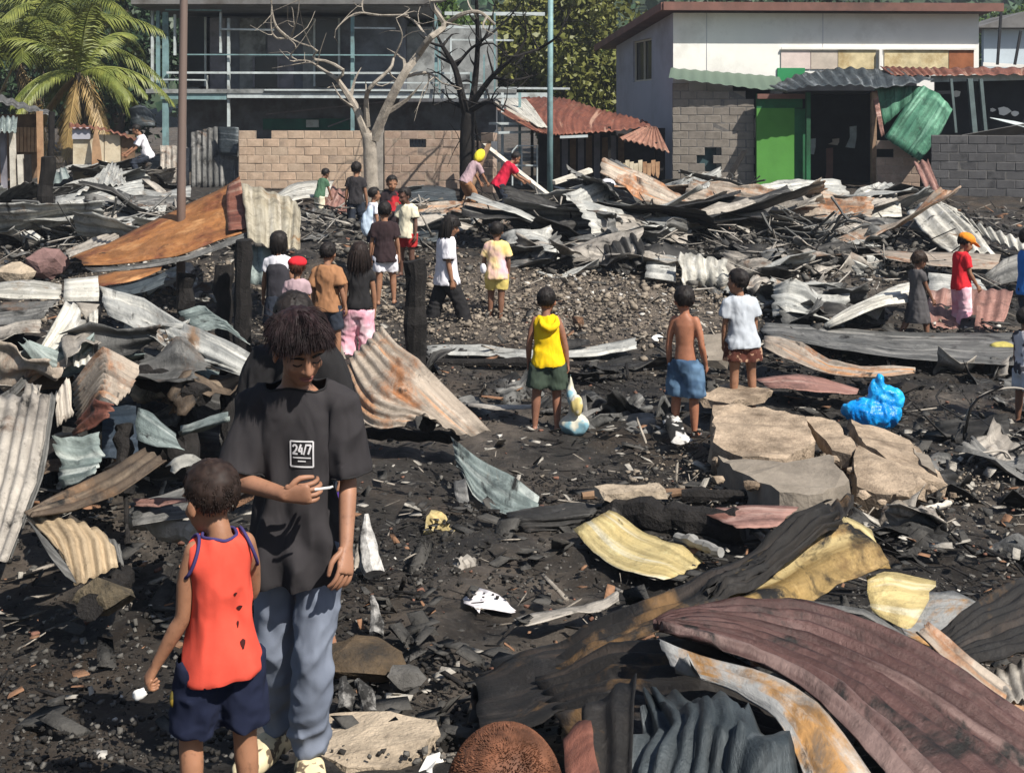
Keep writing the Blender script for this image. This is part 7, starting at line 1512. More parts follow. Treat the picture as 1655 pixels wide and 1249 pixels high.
# ------------------------------------------------------------------ slabs, bags and other single things
CONC = plain('slab_concrete', (0.37, 0.285, 0.205), 0.95, 0.45, 7, 1.0, dirt=(0.13, 0.095, 0.065), dirt_lo=0.47, dirt_hi=0.66); CONCG = plain('slab_grey', (0.24, 0.205, 0.165), 0.95, 0.3, 4, 0.6, dirt=(0.13, 0.11, 0.09), dirt_lo=0.5, dirt_hi=0.72); STONE = plain('stone_tan', (0.42, 0.34, 0.25), 0.95, 0.35, 7, 0.9, dirt=(0.10, 0.08, 0.06), dirt_lo=0.52, dirt_hi=0.7)
def unit_rows(V): return V / (np.linalg.norm(V, axis=1)[:, None] + 1e-9)
LUMPS = []
def rock0(u, v, d, r, k): LUMPS.append((u, v, d, r, k))
def slab(label, poly, th, mat=CONC, name='concrete_slab', cat='concrete slab', seed=0):
    P = [at(p[0], p[1], p[2] * (0.945 if p[2] > 6 else 1)) for p in poly]; n = len(P); out = []
    for i in range(n):
        a, b = P[i], P[(i + 1) % n]; k = max(2, int(np.linalg.norm(b - a) / 0.09))
        for j in range(k): out.append(a + (b - a) * j / k + (RNG.normal(size=3) * 0.010 if j else 0))
    out = np.array(out); c = out.mean(0); nrm = np.zeros(3)
    for i in range(n): nrm += np.cross(P[i] - c, P[(i + 1) % n] - c)
    nrm /= np.linalg.norm(nrm)
    if nrm[2] < 0: nrm = -nrm
    bm = bmesh.new(); top = [bm.verts.new(tuple(v - c)) for v in out]; f = bm.faces.new(top)
    r = bmesh.ops.extrude_face_region(bm, geom=[f]); vs = [g for g in r['geom'] if isinstance(g, bmesh.types.BMVert)]
    for v in vs: v.co -= Vector(nrm) * th * RNG.uniform(0.85, 1.15); v.co += Vector(RNG.normal(size=3) * 0.015)
    bmesh.ops.triangulate(bm, faces=bm.faces); bmesh.ops.subdivide_edges(bm, edges=[e for e in bm.edges if e.calc_length() > 0.12], cuts=1, use_grid_fill=True); bmesh.ops.triangulate(bm, faces=bm.faces)
    V = np.array([v.co for v in bm.verts]); d = noise3(V + c, 6, seed, 3) * 0.012
    for v, q in zip(bm.verts, d): v.co += Vector(nrm) * q
    bmesh.ops.recalc_face_normals(bm, faces=bm.faces)
    me = bpy.data.meshes.new(name); bm.to_mesh(me); bm.free()
    return tag(obj(name, me, mat, None, c), label, cat)
slab('big tan concrete slab with a grid of cracks below the boy in grey', [(1152, 654, 10.7), (1235, 657, 10.7), (1300, 672, 10.4), (1318, 712, 9.9), (1270, 742, 9.5), (1200, 738, 9.5), (1152, 715, 9.8)], 0.24, CONC, seed=1)
for u, v, d, r, k in ((1165, 745, 9.0, 0.10, 1), (1215, 785, 8.4, 0.09, 2), (1345, 742, 9.0, 0.08, 3), (1395, 800, 8.3, 0.07, 4), (1460, 800, 8.3, 0.08, 5), (1505, 790, 8.5, 0.06, 6), (1300, 805, 8.2, 0.08, 7), (1540, 800, 8.3, 0.05, 8), (1160, 775, 8.6, 0.07, 9), (1425, 812, 8.1, 0.05, 10), (1375, 760, 8.8, 0.06, 11)):
    rock0(u, v, d, r, k)
slab('narrow tan slab piece broken off the big slab', [(1302, 672, 10.5), (1350, 680, 10.4), (1384, 722, 9.8), (1375, 735, 9.6), (1345, 728, 9.7)], 0.10, CONC, seed=2)
slab('long tan slab sloping down to the right beside the blue bag', [(1372, 676, 10.6), (1470, 712, 10.2), (1532, 782, 9.2), (1480, 770, 9.2), (1400, 720, 9.8)], 0.10, CONC, seed=3)
slab('orange tan slab face in front of the long slab', [(1388, 720, 9.75), (1440, 745, 9.4), (1500, 782, 9.0), (1440, 800, 8.8), (1385, 785, 8.95), (1380, 750, 9.3)], 0.2, CONC, seed=4)
slab('dusty broken slab below the big cracked slab', [(1160, 735, 9.5), (1270, 748, 9.3), (1340, 735, 9.4), (1372, 775, 8.9), (1330, 798, 8.6), (1260, 795, 8.6), (1200, 765, 9.1)], 0.22, CONCG, seed=5)
slab('grey slab flake at the right end of the tan slabs', [(1472, 722, 10.0), (1500, 735, 9.8), (1515, 765, 9.3), (1490, 750, 9.5)], 0.06, CONCG, seed=6)
slab('pale stone step slab at the feet of the man', [(500, 1160, 4.75), (600, 1150, 4.75), (705, 1162, 4.6), (712, 1185, 4.5), (680, 1215, 4.35), (640, 1242, 4.25), (560, 1240, 4.25), (500, 1215, 4.4)], 0.14, STONE, 'stone_slab', 'stone slab', 7)
slab('white slab corner at the bottom beside the pale stone step', [(690, 1222, 4.3), (705, 1228, 4.25), (700, 1275, 4.05), (650, 1275, 4.05)], 0.08, HW, 'plaster_piece', 'plaster piece', 8)
slab('grey slab beside the shaved head', [(705, 1205, 4.4), (740, 1212, 4.35), (745, 1262, 4.1), (700, 1258, 4.12)], 0.08, CONCG, 'plaster_piece', 'plaster piece', 9)
slab('pale flat slab behind the legs of the boy in grey', [(1130, 640, 11.6), (1172, 620, 12.0), (1200, 622, 12.0), (1250, 632, 11.7), (1180, 652, 11.3)], 0.06, CONC, seed=10)
slab('grey slab leaning beside the bare chested boy', [(1135, 540, 13.6), (1172, 538, 13.6), (1178, 580, 12.9), (1142, 582, 12.9)], 0.08, CONCG, seed=11)
slab('thin flat slab on the mud in the right foreground', [(960, 785, 8.7), (1060, 778, 8.8), (1075, 788, 8.6), (980, 798, 8.5)], 0.05, STONE, seed=12)

def rock(label, u, v, d, r, mat, squash=0.7, seed=0, name='stone', cat='stone', group=None):
    c = at(u, v, d); rg_ = np.random.default_rng(seed + 500); q = unit_rows(rg_.normal(size=(30, 3))) * rg_.uniform(0.8, 1.15, (30, 1)) * np.array([r * 1.15, r * 0.9, r * squash])
    bm = bmesh.new(); [bm.verts.new(tuple(x)) for x in q]; bmesh.ops.convex_hull(bm, input=list(bm.verts)); [bm.verts.remove(x) for x in list(bm.verts) if not x.link_faces]
    bmesh.ops.subdivide_edges(bm, edges=list(bm.edges), cuts=2, use_grid_fill=True); bmesh.ops.triangulate(bm, faces=bm.faces); bm.verts.index_update()
    V = np.array([x.co for x in bm.verts]); F = [[x.index for x in f_.verts] for f_ in bm.faces]; bm.free()
    V = V * (1 + 0.10 * noise3(V / r + seed, 3.0, seed, 3))[:, None] + c
    return tag(put(name, V, F, mat, None), label, cat, group)
def unit_rows(V): return V / (np.linalg.norm(V, axis=1)[:, None] + 1e-9)
rock('brown earthy boulder right of the man', 590, 1062, 5.35, 0.19, plain('boulder_brown', (0.10, 0.070, 0.042), 0.95, 0.5, 8, 0.9, dirt=(0.03, 0.026, 0.022)), 0.42, 1)
rock('grey angular stone beside the brown boulder', 655, 1092, 5.15, 0.075, plain('stone_dark', (0.10, 0.095, 0.088), 0.95, 0.5, 9, 0.9), 0.8, 2)
rock('mossy dark stone at lower left before the tan sheet', 170, 960, 5.7, 0.12, plain('boulder_moss', (0.14, 0.11, 0.07), 0.95, 0.5, 8, 0.9, dirt=(0.02, 0.02, 0.018)), 0.7, 3)
rock('rounded grey stone in the heap at the left', 22, 445, 15.5, 0.24, STONE, 0.7, 5)
rock('pinkish brown lump at the left near the burnt post', 75, 428, 17.5, 0.28, plain('lump_pink', (0.20, 0.12, 0.11), 0.9, 0.4, 6, 0.6), 0.8, 6)
rock('tan boxy rubble block in the far left heap', 140, 378, 20.5, 0.26, STONE, 0.8, 7)
rock('rough grey lump before the dark tyre', 1455, 838, 8.1, 0.14, CONCG, 0.75, 8)
rock('round whitish stone in the tan gravel', 1047, 477, 16.8, 0.09, HW, 0.9, 9)
rock('small white lump left of the bare chested boy', 1063, 547, 14.3, 0.07, HW, 0.7, 10)

for k_, (u, v, d, r, k) in enumerate(sorted(LUMPS)):
    rock('%s from the left of the tan lumps broken off the concrete slabs' % ('first', 'second', 'third', 'fourth', 'fifth', 'sixth', 'seventh', 'eighth', 'ninth', 'tenth', 'eleventh')[k_], u, v, d, r * 0.62, CONC, 0.7, 40 + k, group='lumps broken off the slabs')
# blue plastic bag
def blob(label, name, cat, u, v, d, r, mat, seed, amp=0.35, extra=(), scale=2.2, vox=0.016):
    c = at(u, v, d); P = [ell(c, r)] + [ell(at(*e[:3]), e[3]) for e in extra]
    V, F = remesh(P, vox, 3); N, _, _ = vnormals(V, F)
    w = noise3(V * np.array([1, 1, 0.6]), scale * 3.0, seed, 3); V = V + N * ((0.45 - np.abs(w) * 1.7) * amp * min(r))[:, None]
    return tag(put(name, V, F, mat, None, True), label, cat)
t = NT('blue_plastic'); v = t.coords(); t.base(t.mix(t.noise(v, 4, 3, 0.6, 0.35, 0.65), (0.0, 0.20, 0.62), (0.02, 0.42, 0.80))); t.set(0.28, 0, 0.5); t.b.inputs['Transmission Weight'].default_value = 0.0; t.bump(t.noise(v, 18, 4, 0.65, 0.2, 0.8), 0.6, 0.02); BLUEB = t.m
blob('bright blue plastic bag lying by the tan slabs', 'plastic_bag', 'bag', 1412, 668, 10.7, (0.25, 0.18, 0.13), BLUEB, 3, 0.30, [(1432, 645, 10.7, (0.15, 0.11, 0.11)), (1418, 628, 10.7, (0.07, 0.05, 0.08)), (1422, 615, 10.7, (0.035, 0.04, 0.05)), (1390, 665, 10.7, (0.16, 0.11, 0.09))], 3.5, 0.012)
SACK = fabric('sack_pale', (0.60, 0.57, 0.46), (0.20, 0.36, 0.42), 7, 0.5, 0.58, 0.6); SACKY = fabric('sack_yellow', (0.62, 0.50, 0.20), (0.62, 0.58, 0.50), 9, 0.45, 0.55, 0.6)
blob('pale and blue sack hanging to the ground from the hand of the boy in yellow', 'sack', 'bag', 930, 685, 10.75, (0.14, 0.10, 0.095), SACK, 4, 0.3, [(925, 652, 10.75, (0.055, 0.05, 0.13)), (922, 625, 10.78, (0.03, 0.03, 0.12))])
blob('yellow cloth bag bunched against the pale sack', 'bag', 'bag', 932, 655, 10.65, (0.055, 0.045, 0.10), SACKY, 5, 0.3)
blob('light blue bag held by the child in white before the pale tree', 'bag', 'bag', 592, 362, 17.9, (0.09, 0.07, 0.19), fabric('bag_pale_blue', (0.50, 0.60, 0.72)), 6, 0.25, [(598, 345, 17.9, (0.06, 0.05, 0.12))])
blob('purple and blue bag hanging behind the arm of the man in black', 'bag', 'bag', 545, 875, 5.35, (0.05, 0.06, 0.16), fabric('bag_purple', (0.06, 0.03, 0.17), (0.02, 0.34, 0.52), 8, 0.5, 0.55), 7, 0.3, [(548, 830, 5.35, (0.04, 0.05, 0.10))])
blob('yellow bag hanging beside the leg of the woman in white', 'bag', 'bag', 702, 508, 15.4, (0.05, 0.05, 0.12), fabric('bag_yellow', (0.74, 0.52, 0.05)), 8, 0.2, vox=0.02)
blob('white paper lump held by the boy in tie dye', 'bag', 'bag', 781, 434, 15.3, (0.035, 0.05, 0.065), WHT, 9, 0.6, vox=0.012)
blob('white and grey round bundle in the middle heap', 'bundle', 'bundle', 982, 302, 25, (0.17, 0.14, 0.17), WHT, 10, 0.2, [(972, 325, 24.8, (0.14, 0.1, 0.12))], vox=0.025)
blob('dark mauve bundle in the wire heap', 'bundle', 'bundle', 932, 412, 19.5, (0.12, 0.1, 0.16), MAUV, 11, 0.3, vox=0.025)
blob('yellow green cloth lump on the right sooty sheet', 'cloth', 'cloth', 1618, 560, 13.6, (0.14, 0.1, 0.05), fabric('cloth_straw', (0.40, 0.34, 0.10)), 12, 0.4)
blob('yellowish packet sticking out beside the shorts of the small boy', 'packet', 'packet', 281, 1128, 3.53, (0.012, 0.022, 0.030), fabric('packet_yellow', (0.26, 0.18, 0.03), (0.10, 0.08, 0.02), 30, 0.5, 0.55), 13, 0.9, vox=0.004)
S('white cloth scrap lying crumpled on the black mud', [[(742, 965, 6.5), (770, 950, 6.65), (800, 958, 6.6), (830, 976, 6.45)], [(752, 972, 6.4), (775, 970, 6.45), (805, 975, 6.4), (835, 982, 6.35)], [(775, 990, 6.25), (782, 985, 6.3), (805, 985, 6.3), (832, 986, 6.3)]], fabric('cloth_rag_white', (0.72, 0.68, 0.69)), None, crumple=0.06, name='cloth_scrap', cat='cloth', ragged=0.1)
S('black and white burnt rag at the feet of the bare chested boy', [[(1068, 668, 11.0), (1085, 660, 11.1), (1100, 672, 11.0)], [(1078, 700, 10.6), (1092, 695, 10.6), (1110, 705, 10.5)], [(1085, 716, 10.35), (1105, 716, 10.35), (1132, 714, 10.4)]], fabric('cloth_burnt_rag', (0.60, 0.58, 0.55), (0.02, 0.02, 0.02), 9, 0.47, 0.53), None, crumple=0.12, name='cloth_scrap', cat='cloth', csc=6)
# ash white charred stakes
ASHW = plain('ash_white', (0.55, 0.53, 0.50), 0.95, 0.3, 9, 0.5, dirt=(0.025, 0.024, 0.023), dirt_lo=0.38, dirt_hi=0.54)
for lab, pts, r in (('white ash coated charred stake beside the hand of the man', [(592, 832, 6.9), (595, 880, 6.8), (604, 928, 6.7)], (0.015, 0.055, 0.06)), ('short white ash coated stake further down right of the man', [(602, 962, 6.0), (608, 1000, 5.9), (606, 1030, 5.8)], (0.012, 0.03, 0.04)),
                    ('left white tipped stub behind the stone step', [(552, 1098, 5.0), (558, 1120, 4.95), (556, 1150, 4.9)], (0.015, 0.03, 0.035)), ('right white tipped stub behind the stone step', [(578, 1098, 5.0), (590, 1122, 4.95), (598, 1155, 4.9)], (0.015, 0.035, 0.04))):
    V, F = tube(curve_pts([at(*p) for p in pts], 10), np.interp(np.linspace(0, 1, 10), [0, .5, 1], r), 8); V = V + noise3(V, 22, 3)[:, None] * 0.012
    tag(put('charred_stake', V, F, ASHW, None), lab, 'stake')
# logs, timbers
def log(label, a, b, r, mat=CHAR, name='charred_log', cat='log'):
    n = 12; P = np.linspace(at(*a), at(*b), n) + RNG.normal(size=(n, 3)) * r * 0.12
    V, F = tube(P, r * (1 + 0.12 * RNG.normal(size=n)), 9); V = V + np.stack([noise3(V, 16, 7), noise3(V, 16, 8), noise3(V, 16, 9)], 1) * r * 0.18
    return tag(put(name, V, F, mat, None), label, cat)
log('charred log lying on the mud before the tan sheet at lower left', (145, 985, 5.6), (205, 930, 6.0), 0.06)
log('thick black log behind the yellow sheet', (975, 830, 8.1), (1195, 848, 7.7), 0.10)
log('thin grey pipe beside the yellow sheet', (1095, 868, 7.6), (1165, 892, 7.2), 0.035, DULL, 'pipe', 'pipe')
log('short cut pipe end lying on the mud', (735, 915, 7.1), (765, 913, 7.15), 0.045, ASHY, 'pipe', 'pipe')
log('pale long beam lying behind the thick black log', (940, 800, 8.6), (1150, 795, 8.8), 0.03, WOOD, 'timber', 'timber')
log('thin plank lying right of the slabs', (1470, 832, 8.2), (1535, 812, 8.5), 0.02, WHITEP, 'timber', 'timber')
log('dark timber under the slabs', (1105, 800, 8.6), (1260, 806, 8.5), 0.05)
log('black beam across the ground behind the boy in yellow', (695, 585, 13.2), (1010, 592, 13.2), 0.05)
log('dark beam before the rust striped sheet', (570, 700, 9.9), (740, 705, 9.9), 0.05)
log('upright charred stub in front of the rust striped sheet', (690, 690, 9.7), (700, 665, 9.8), 0.06)
log('burnt beam end under the reddish heap on the left', (215, 600, 7.9), (330, 640, 7.6), 0.07)
log('upright dark post inside the left heap', (205, 800, 6.8), (200, 690, 7.0), 0.05, CHAR, 'burnt_post', 'post')
log('thin upright stick before the buckled sheet at lower left', (207, 880, 6.1), (203, 800, 6.3), 0.012, CHAR, 'stick', 'stick')
log('flat ashy log behind the small boys head', (215, 838, 6.6), (322, 862, 6.2), 0.06, BARK_PALE)
log('second burnt beam deep in the left heap', (250, 655, 8.3), (300, 760, 7.4), 0.06)
# inside of the left heap: dark timbers holding the sheets up
for i, (a, b) in enumerate((((20, 500, 8.8), (30, 760, 8.2)), ((150, 500, 8.9), (165, 800, 7.8)), ((300, 560, 8.3), (305, 760, 7.6)), ((370, 600, 8.0), (375, 760, 7.5)), ((80, 560, 8.6), (90, 800, 7.8)))):
    log('charred upright inside the left heap, number %s from the left' % ('one', 'three', 'four', 'five', 'two')[i], a, b, 0.06, CHAR, 'burnt_post', 'post')
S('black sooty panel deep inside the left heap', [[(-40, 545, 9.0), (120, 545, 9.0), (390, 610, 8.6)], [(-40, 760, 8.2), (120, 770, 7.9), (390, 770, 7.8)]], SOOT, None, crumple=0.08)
S('dark blue grey panel under the long sagging sheet', [[(165, 655, 7.8), (222, 650, 7.8)], [(165, 745, 7.3), (225, 742, 7.3)]], metal('sheet_deep_blue', (0.02, 0.035, 0.055), (0.045, 0.06, 0.08), None, soot=0.4), None, crumple=0.02)
# wire hoops at the right
for lab, c, r, d in (('big wire hoop tangle at the right edge', (1625, 680), 0.30, 10.6), ('bare wire arch at the right', (1600, 760), 0.165, 9.6), ('flat wire loop on the ground at the right', (1600, 800), 0.16, 9.1)):
    p = at(*c, d); k = np.linspace(0, 2 * np.pi, 30); tilt = 1.0 if 'flat' not in lab else 0.35
    Vt, Ft = tube(np.stack([p[0] + r * np.cos(k) * 1.15, p[1] + 0.25 * r * np.sin(2 * k) + r * (1 - tilt) * np.sin(k), p[2] + r * tilt * np.sin(k) + 0.02 * np.sin(3 * k)], 1), 0.009, 6)
    tag(put('wire_hoop', Vt, Ft, ASHY, None, True), lab, 'wire')
# dark plants / scraps in the middle heap
def wire_heap(label, u, v, d, n, ru, rv, seed, mat, r=0.012):
    rng = np.random.default_rng(seed); mb = MB()
    for i in range(n):
        a = at(u + rng.uniform(-ru, ru), v + rng.uniform(-rv, rv), d + rng.uniform(-0.8, 0.8)); L = rng.uniform(0.3, 1.1); az = rng.uniform(0, 6.28); e = rng.uniform(-0.2, 0.7)
        b = a + L * np.array([math.cos(az), math.sin(az), e]); c = (a + b) / 2 + rng.normal(size=3) * 0.12
        mb.tube(curve_pts([a, c, b], 6), r * rng.uniform(0.6, 1.6), 4)
    return tag(mb.build('wire_tangle', mat), label, 'wire')
wire_heap('tangle of burnt wires and rods in the middle heap', 930, 412, 19.8, 60, 45, 25, 1, ASHY)
wire_heap('tangled burnt rods standing right of the middle', 1325, 400, 19.5, 60, 25, 30, 2, DULL, 0.016)
wire_heap('tangle of burnt branches before the block lean-to', 1180, 322, 25.5, 50, 40, 12, 3, DULL, 0.02)
wire_heap('tangle of wires at the right edge ground', 1600, 720, 10.3, 30, 50, 40, 4, SOOT, 0.007)
wire_heap('twisted rods in the heap under the far left sheets', 130, 385, 20, 50, 60, 20, 5, DULL, 0.016)
# white dish like bowls
for lab, u, v, d, r in (('white round bowl in the heap before the doorway', 1205, 330, 25, 0.12), ('orange round lid in the middle right heap', 1186, 385, 21, 0.14)):
    c = at(u, v, d); V, F = ell(c, (r, r * 0.6, r * 0.7)); tag(put('bowl', V, F, HW if 'white' in lab else RUST, None, True), lab, 'bowl')

# ------------------------------------------------------------------ loose debris nobody could count
CUBE = np.array([(-1,-1,-1),(1,-1,-1),(1,1,-1),(-1,1,-1),(-1,-1,1),(1,-1,1),(1,1,1),(-1,1,1)], float)
def scatter(name, label, n, mat, size, flat, dens, seed, dmin=4.0, dmax=27, long=1.0, lift=0.0, zrange=0.0, big=2.6):
    """irregular lumps resting on the ground, more where dens(x, y) is high"""
    rng = np.random.default_rng(seed); n = int(n * 1.25); m = n * 7
    d = dmin * (dmax / dmin) ** rng.random(m) ; x = rng.uniform(-0.60, 0.60, m) * d
    keep = rng.random(m) < dens(x, d); x, d = x[keep][:n], d[keep][:n]; n = len(x)
    s = size * np.clip(np.exp(rng.normal(size=n) * 0.6), 0.3, big) * (0.34 + d / 24)
    V = CUBE[None] * (1 + rng.uniform(-0.38, 0.38, (n, 8, 3)))
    V = V * np.stack([s * long, s * rng.uniform(0.6, 1, n), s * flat], 1)[:, None, :]
    a = rng.uniform(0, 6.283, n); b = rng.normal(size=n) * 0.35; ca, sa, cb_, sb_ = np.cos(a), np.sin(a), np.cos(b), np.sin(b)
    X = V[..., 0] * cb_[:, None] + V[..., 2] * sb_[:, None]; Z = -V[..., 0] * sb_[:, None] + V[..., 2] * cb_[:, None]; Y = V[..., 1]
    V = np.stack([X * ca[:, None] - Y * sa[:, None], X * sa[:, None] + Y * ca[:, None], Z], -1)
    z = gz(x, d) + 0.03 + lift + rng.random(n) * zrange
    V = V + np.stack([x, d, z + s * flat * 0.4], 1)[:, None, :]
    F = (np.array(BOXF)[None] + (np.arange(n) * 8)[:, None, None]).reshape(-1, 4)
    return tag(put(name, V.reshape(-1, 3), F, mat, None), label, 'debris', kind='stuff')
def spot(cx, cy, rx, ry): return lambda x, y: np.exp(-((x - cx) / rx) ** 2 - ((y - cy) / ry) ** 2)
def dsum(*fs, base=0.0): return lambda x, y: np.clip(base + sum(f(x, y) for f in fs), 0, 1)
def patchy(f, sc, seed, lo=0.0): return lambda x, y: f(x, y) * np.clip(0.5 + 1.6 * noise3(np.stack([x, y, x * 0], 1), sc, seed, 2) + lo, 0, 1)
RB = lambda n, c, d=None: plain(n, c, 0.95, 0.45, 9, 0.6, dirt=d)
g_c = on_ground(940, 490); g_r = on_ground(1330, 760); g_l = on_ground(70, 420); g_l2 = on_ground(240, 470); g_m = on_ground(640, 480); g_h = on_ground(1280, 440)
scatter('charcoal_chunks', 'black charcoal lumps strewn over the burnt ground', 16000, RB('charcoal', (0.022, 0.020, 0.018), (0.06, 0.055, 0.05)), 0.0085, 0.6, patchy(dsum(base=0.9), 0.8, 3), 31, 4.0, 24)
scatter('ash_lumps', 'grey ash lumps strewn over the burnt ground', 5500, RB('ash_lump', (0.12, 0.112, 0.10), (0.05, 0.046, 0.04)), 0.009, 0.55, patchy(dsum(base=0.5), 0.7, 4), 32, 4.2, 26)
scatter('tan_gravel', 'tan gravel and broken masonry in the middle ground', 16000, RB('tan_gravel', (0.27, 0.225, 0.175), (0.10, 0.085, 0.07)), 0.0085, 0.6, dsum(spot(g_c[0], g_c[1], 2.3, 1.6), spot(g_m[0], g_m[1], 1.3, 1.5), spot(g_r[0], g_r[1] - 0.2, 0.9, 0.7), spot(g_l2[0], g_l2[1], 1.4, 1.2)), 33, 7, 24, big=5)
scatter('white_rubble', 'whitish rubble bits among the debris', 3000, RB('white_rubble', (0.55, 0.52, 0.47), (0.25, 0.22, 0.19)), 0.012, 0.5, patchy(dsum(spot(g_c[0] + 0.8, g_c[1] + 0.6, 2.0, 1.2), spot(g_l[0], g_l[1], 1.6, 1.6), spot(g_h[0], g_h[1], 2.0, 1.6), spot(g_l2[0], g_l2[1], 1.2, 1.0), base=0.012), 0.9, 6), 34, 4.2, 26)
scatter('brick_bits', 'reddish brick and rust bits among the debris', 600, RB('brick_bits', (0.20, 0.10, 0.07), (0.12, 0.07, 0.05)), 0.011, 0.5, dsum(base=0.4), 35, 5, 24)
scatter('charred_sticks', 'charred sticks and slivers lying everywhere', 2200, CHAR, 0.007, 0.5, patchy(dsum(base=0.7), 0.6, 8), 36, 5, 27, 9.0)
scatter('pale_sticks', 'pale splinters and strips lying among the debris', 700, RB('pale_stick', (0.34, 0.30, 0.25), (0.12, 0.1, 0.08)), 0.009, 0.35, patchy(dsum(spot(1.5, 20, 6, 3), spot(-6, 21, 4, 3), base=0.18), 0.8, 9), 37, 5, 27, 9.0)

PLATE = RB('plate_pale', (0.40, 0.37, 0.32), (0.17, 0.15, 0.13)); PLATED = RB('plate_dark', (0.07, 0.066, 0.06), (0.02, 0.02, 0.02)); PLATER = RB('plate_rust', (0.26, 0.14, 0.08), (0.12, 0.07, 0.045))
scatter('pale_flakes', 'pale flat flakes of sheet and plaster lying on the ground', 900, PLATE, 0.026, 0.07, patchy(dsum(base=0.5), 0.5, 71), 71, 5, 26, 1.5, 0.015, 0.0, 3.0)
scatter('dark_flakes', 'dark flat flakes of burnt sheet lying on the ground', 1600, PLATED, 0.034, 0.07, patchy(dsum(base=0.7), 0.5, 72), 72, 4.5, 26, 1.6, 0.015, 0.0, 3.0)
scatter('rust_flakes', 'rusty flat flakes of sheet lying on the ground', 420, PLATER, 0.026, 0.07, patchy(dsum(base=0.5), 0.5, 73), 73, 5, 26, 1.6, 0.015, 0.0, 3.0)
# far heaps: many alike twisted scraps of sheet, each a thing of its own
HS = dsum(spot(2.2, 21.5, 4.5, 2.6), spot(-6.5, 21.5, 3.5, 2.5), spot(4.2, 21, 1.8, 2.2), spot(4.2, 17.5, 1.5, 1.3))
scatter('heap_slats', 'thin charred laths and rods heaped among the sheets', 220, CHAR, 0.010, 0.6, HS, 41, 12, 27, 15.0, 0.0, 0.35, 1.6)
scatter('heap_strips', 'thin pale laths and metal strips heaped among the sheets', 600, RB('pale_strip', (0.36, 0.33, 0.29), (0.15, 0.13, 0.11)), 0.008, 0.6, HS, 42, 12, 27, 15.0, 0.0, 0.35, 1.6)
scatter('heap_chunks', 'broken chunks and ash lumps heaped among the sheets', 2600, MATS['ash_lump'], 0.016, 0.7, HS, 43, 12, 27, 1.5, 0.0, 0.12, 2.5)
ORD = ['first', 'second', 'third', 'fourth', 'fifth', 'sixth', 'seventh', 'eighth', 'ninth', 'tenth', 'eleventh', 'twelfth', 'thirteenth', 'fourteenth', 'fifteenth', 'sixteenth', 'seventeenth', 'eighteenth', 'nineteenth', 'twentieth', 'twenty-first', 'twenty-second', 'twenty-third', 'twenty-fourth', 'twenty-fifth', 'twenty-sixth', 'twenty-seventh', 'twenty-eighth', 'twenty-ninth', 'thirtieth']
LOOK = {'galv': 'light grey', 'galv_dull': 'dull grey', 'sheet_soot': 'soot black', 'galv_ash': 'ash beige', 'sheet_rust_striped': 'rust stained', 'galv_pale': 'whitish'}
def heap_scraps(place, group, n, u0, u1, v0, v1, mats, seed, lift=(0.0, 0.5), L=(0.5, 1.4), depth=None, W=(0.2, 0.6)):
    rng = np.random.default_rng(seed); items = []
    for i in range(n):
        u = rng.uniform(u0, u1); v = rng.uniform(v0, v1); p = on_ground(u, v) if depth is None else at(u, v, rng.uniform(*depth)); p = p + np.array([0, 0, rng.uniform(*lift)])
        l = rng.uniform(*L); w = rng.uniform(*W); az = rng.normal() * 0.5 + (math.pi if rng.random() < 0.5 else 0)
        tx = np.array([math.cos(az), math.sin(az), rng.normal() * 0.22]); tx /= np.linalg.norm(tx); ty = np.array([-tx[1], tx[0], rng.normal() * 0.4 + 0.15]); ty /= np.linalg.norm(ty); nn = np.cross(tx, ty)
        rows = [[p + tx * l * (a - 0.5) + ty * w * (b - 0.5) + nn * rng.normal() * 0.08 for a in (0, 0.33, 0.66, 1)] for b in (0, 0.5, 1)]
        items.append((u, rows, mats[rng.integers(0, len(mats))], 't' if rng.random() < 0.7 else None))
    cnt = {}
    for u, rows, mt, wv in sorted(items, key=lambda q: q[0]):
        look = LOOK[mt.name]; k = cnt[look] = cnt.get(look, -1) + 1
        S('%s scrap, %s of its colour from the left %s' % (look, ORD[k], place), rows, mt, wv if depth is None else 't', 0.17, 0.024, 0.05 if depth is None else 0.03, 0.10, group=group, name='sheet_scrap', cat='sheet scrap', world=True)
heap_scraps('in the heap before the lean-to', 'scraps in the heap before the green room', 50, 880, 1470, 325, 405, [DULL, SOOT, ASHY, GALV, GALV, RUSTS, DULL], 51, (0.1, 0.5), (1.3, 3.3), None, (0.4, 0.95))
heap_scraps('in the far left heap', 'scraps in the far left heap', 46, -10, 290, 300, 410, [GALV, DULL, SOOT, ASHY, GALV], 52, (0.05, 0.6), (0.8, 2.2), None, (0.3, 0.8))
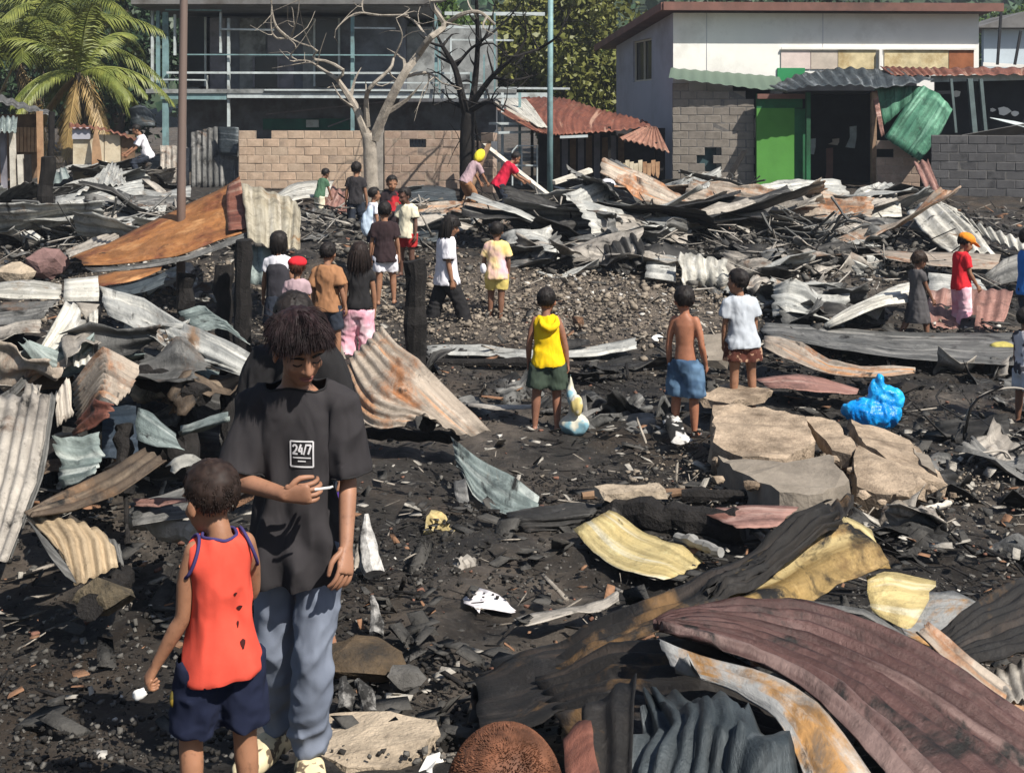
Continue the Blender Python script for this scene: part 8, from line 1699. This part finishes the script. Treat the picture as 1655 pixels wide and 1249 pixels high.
heap_scraps('around the middle wire tangle', 'scraps around the wire tangle', 40, 840, 1090, 370, 445, [SOOT, DULL, SOOT, ASHY, GALV], 53, (0.0, 0.35), (0.4, 1.4))
heap_scraps('in the right middle ground', 'scraps in the right middle ground', 46, 1200, 1440, 395, 525, [DULL, SOOT, ASHY, GALV, SOOT], 54, (0.0, 0.2), (0.4, 1.2))
heap_scraps('on the middle black ground', 'scraps on the middle ground', 22, 690, 1080, 570, 690, [SOOT, SOOT, DULL], 55, (0.0, 0.03), (0.3, 0.9))
heap_scraps('right of the slabs', 'scraps right of the slabs', 22, 1440, 1660, 600, 900, [SOOT, DULL, SOOT, ASHY], 56, (0.0, 0.06), (0.25, 0.7))
heap_scraps('at the block wall foot', 'scraps under the block wall', 26, 420, 780, 318, 400, [DULL, GALV, ASHY, SOOT], 57, (0.0, 0.25), (0.4, 1.2))
LOOK.update({'sheet_teal': 'grey green', 'sheet_brown': 'brown'})
heap_scraps('inside the near left heap', 'scraps inside the left heap', 24, -10, 390, 530, 790, [ASHY, GALV, TEALS, RUSTS, MATS['sheet_brown'], DULL], 59, (0, 0), (0.3, 0.7), (7.7, 8.5), (0.12, 0.3))
heap_scraps('under the orange sheet', 'scraps under the orange sheet', 14, 0, 340, 410, 500, [DULL, ASHY, SOOT, GALV], 58, (0.0, 0.15), (0.3, 0.9))

# thin smoke still hanging over the burnt place
hzv = MB(); hzv.box((-130, -3, -1.5), (130, 275, 75)); hz_o = hzv.build('haze', None)
hm_ = bpy.data.materials.new('haze_air'); hm_.use_nodes = True; hn = hm_.node_tree.nodes; hn.remove(hn['Principled BSDF'])
pv = hn.new('ShaderNodeVolumePrincipled'); pv.inputs['Color'].default_value = (0.80, 0.88, 1.0, 1); pv.inputs['Density'].default_value = 0.0009; pv.inputs['Anisotropy'].default_value = 0.2
hm_.node_tree.links.new(pv.outputs[0], hn['Material Output'].inputs['Volume']); hz_o.data.materials.append(hm_)
tag(hz_o, 'thin bluish smoke haze hanging over the burnt place', 'haze', kind='stuff')

bpy.data.scenes.remove(TMP)
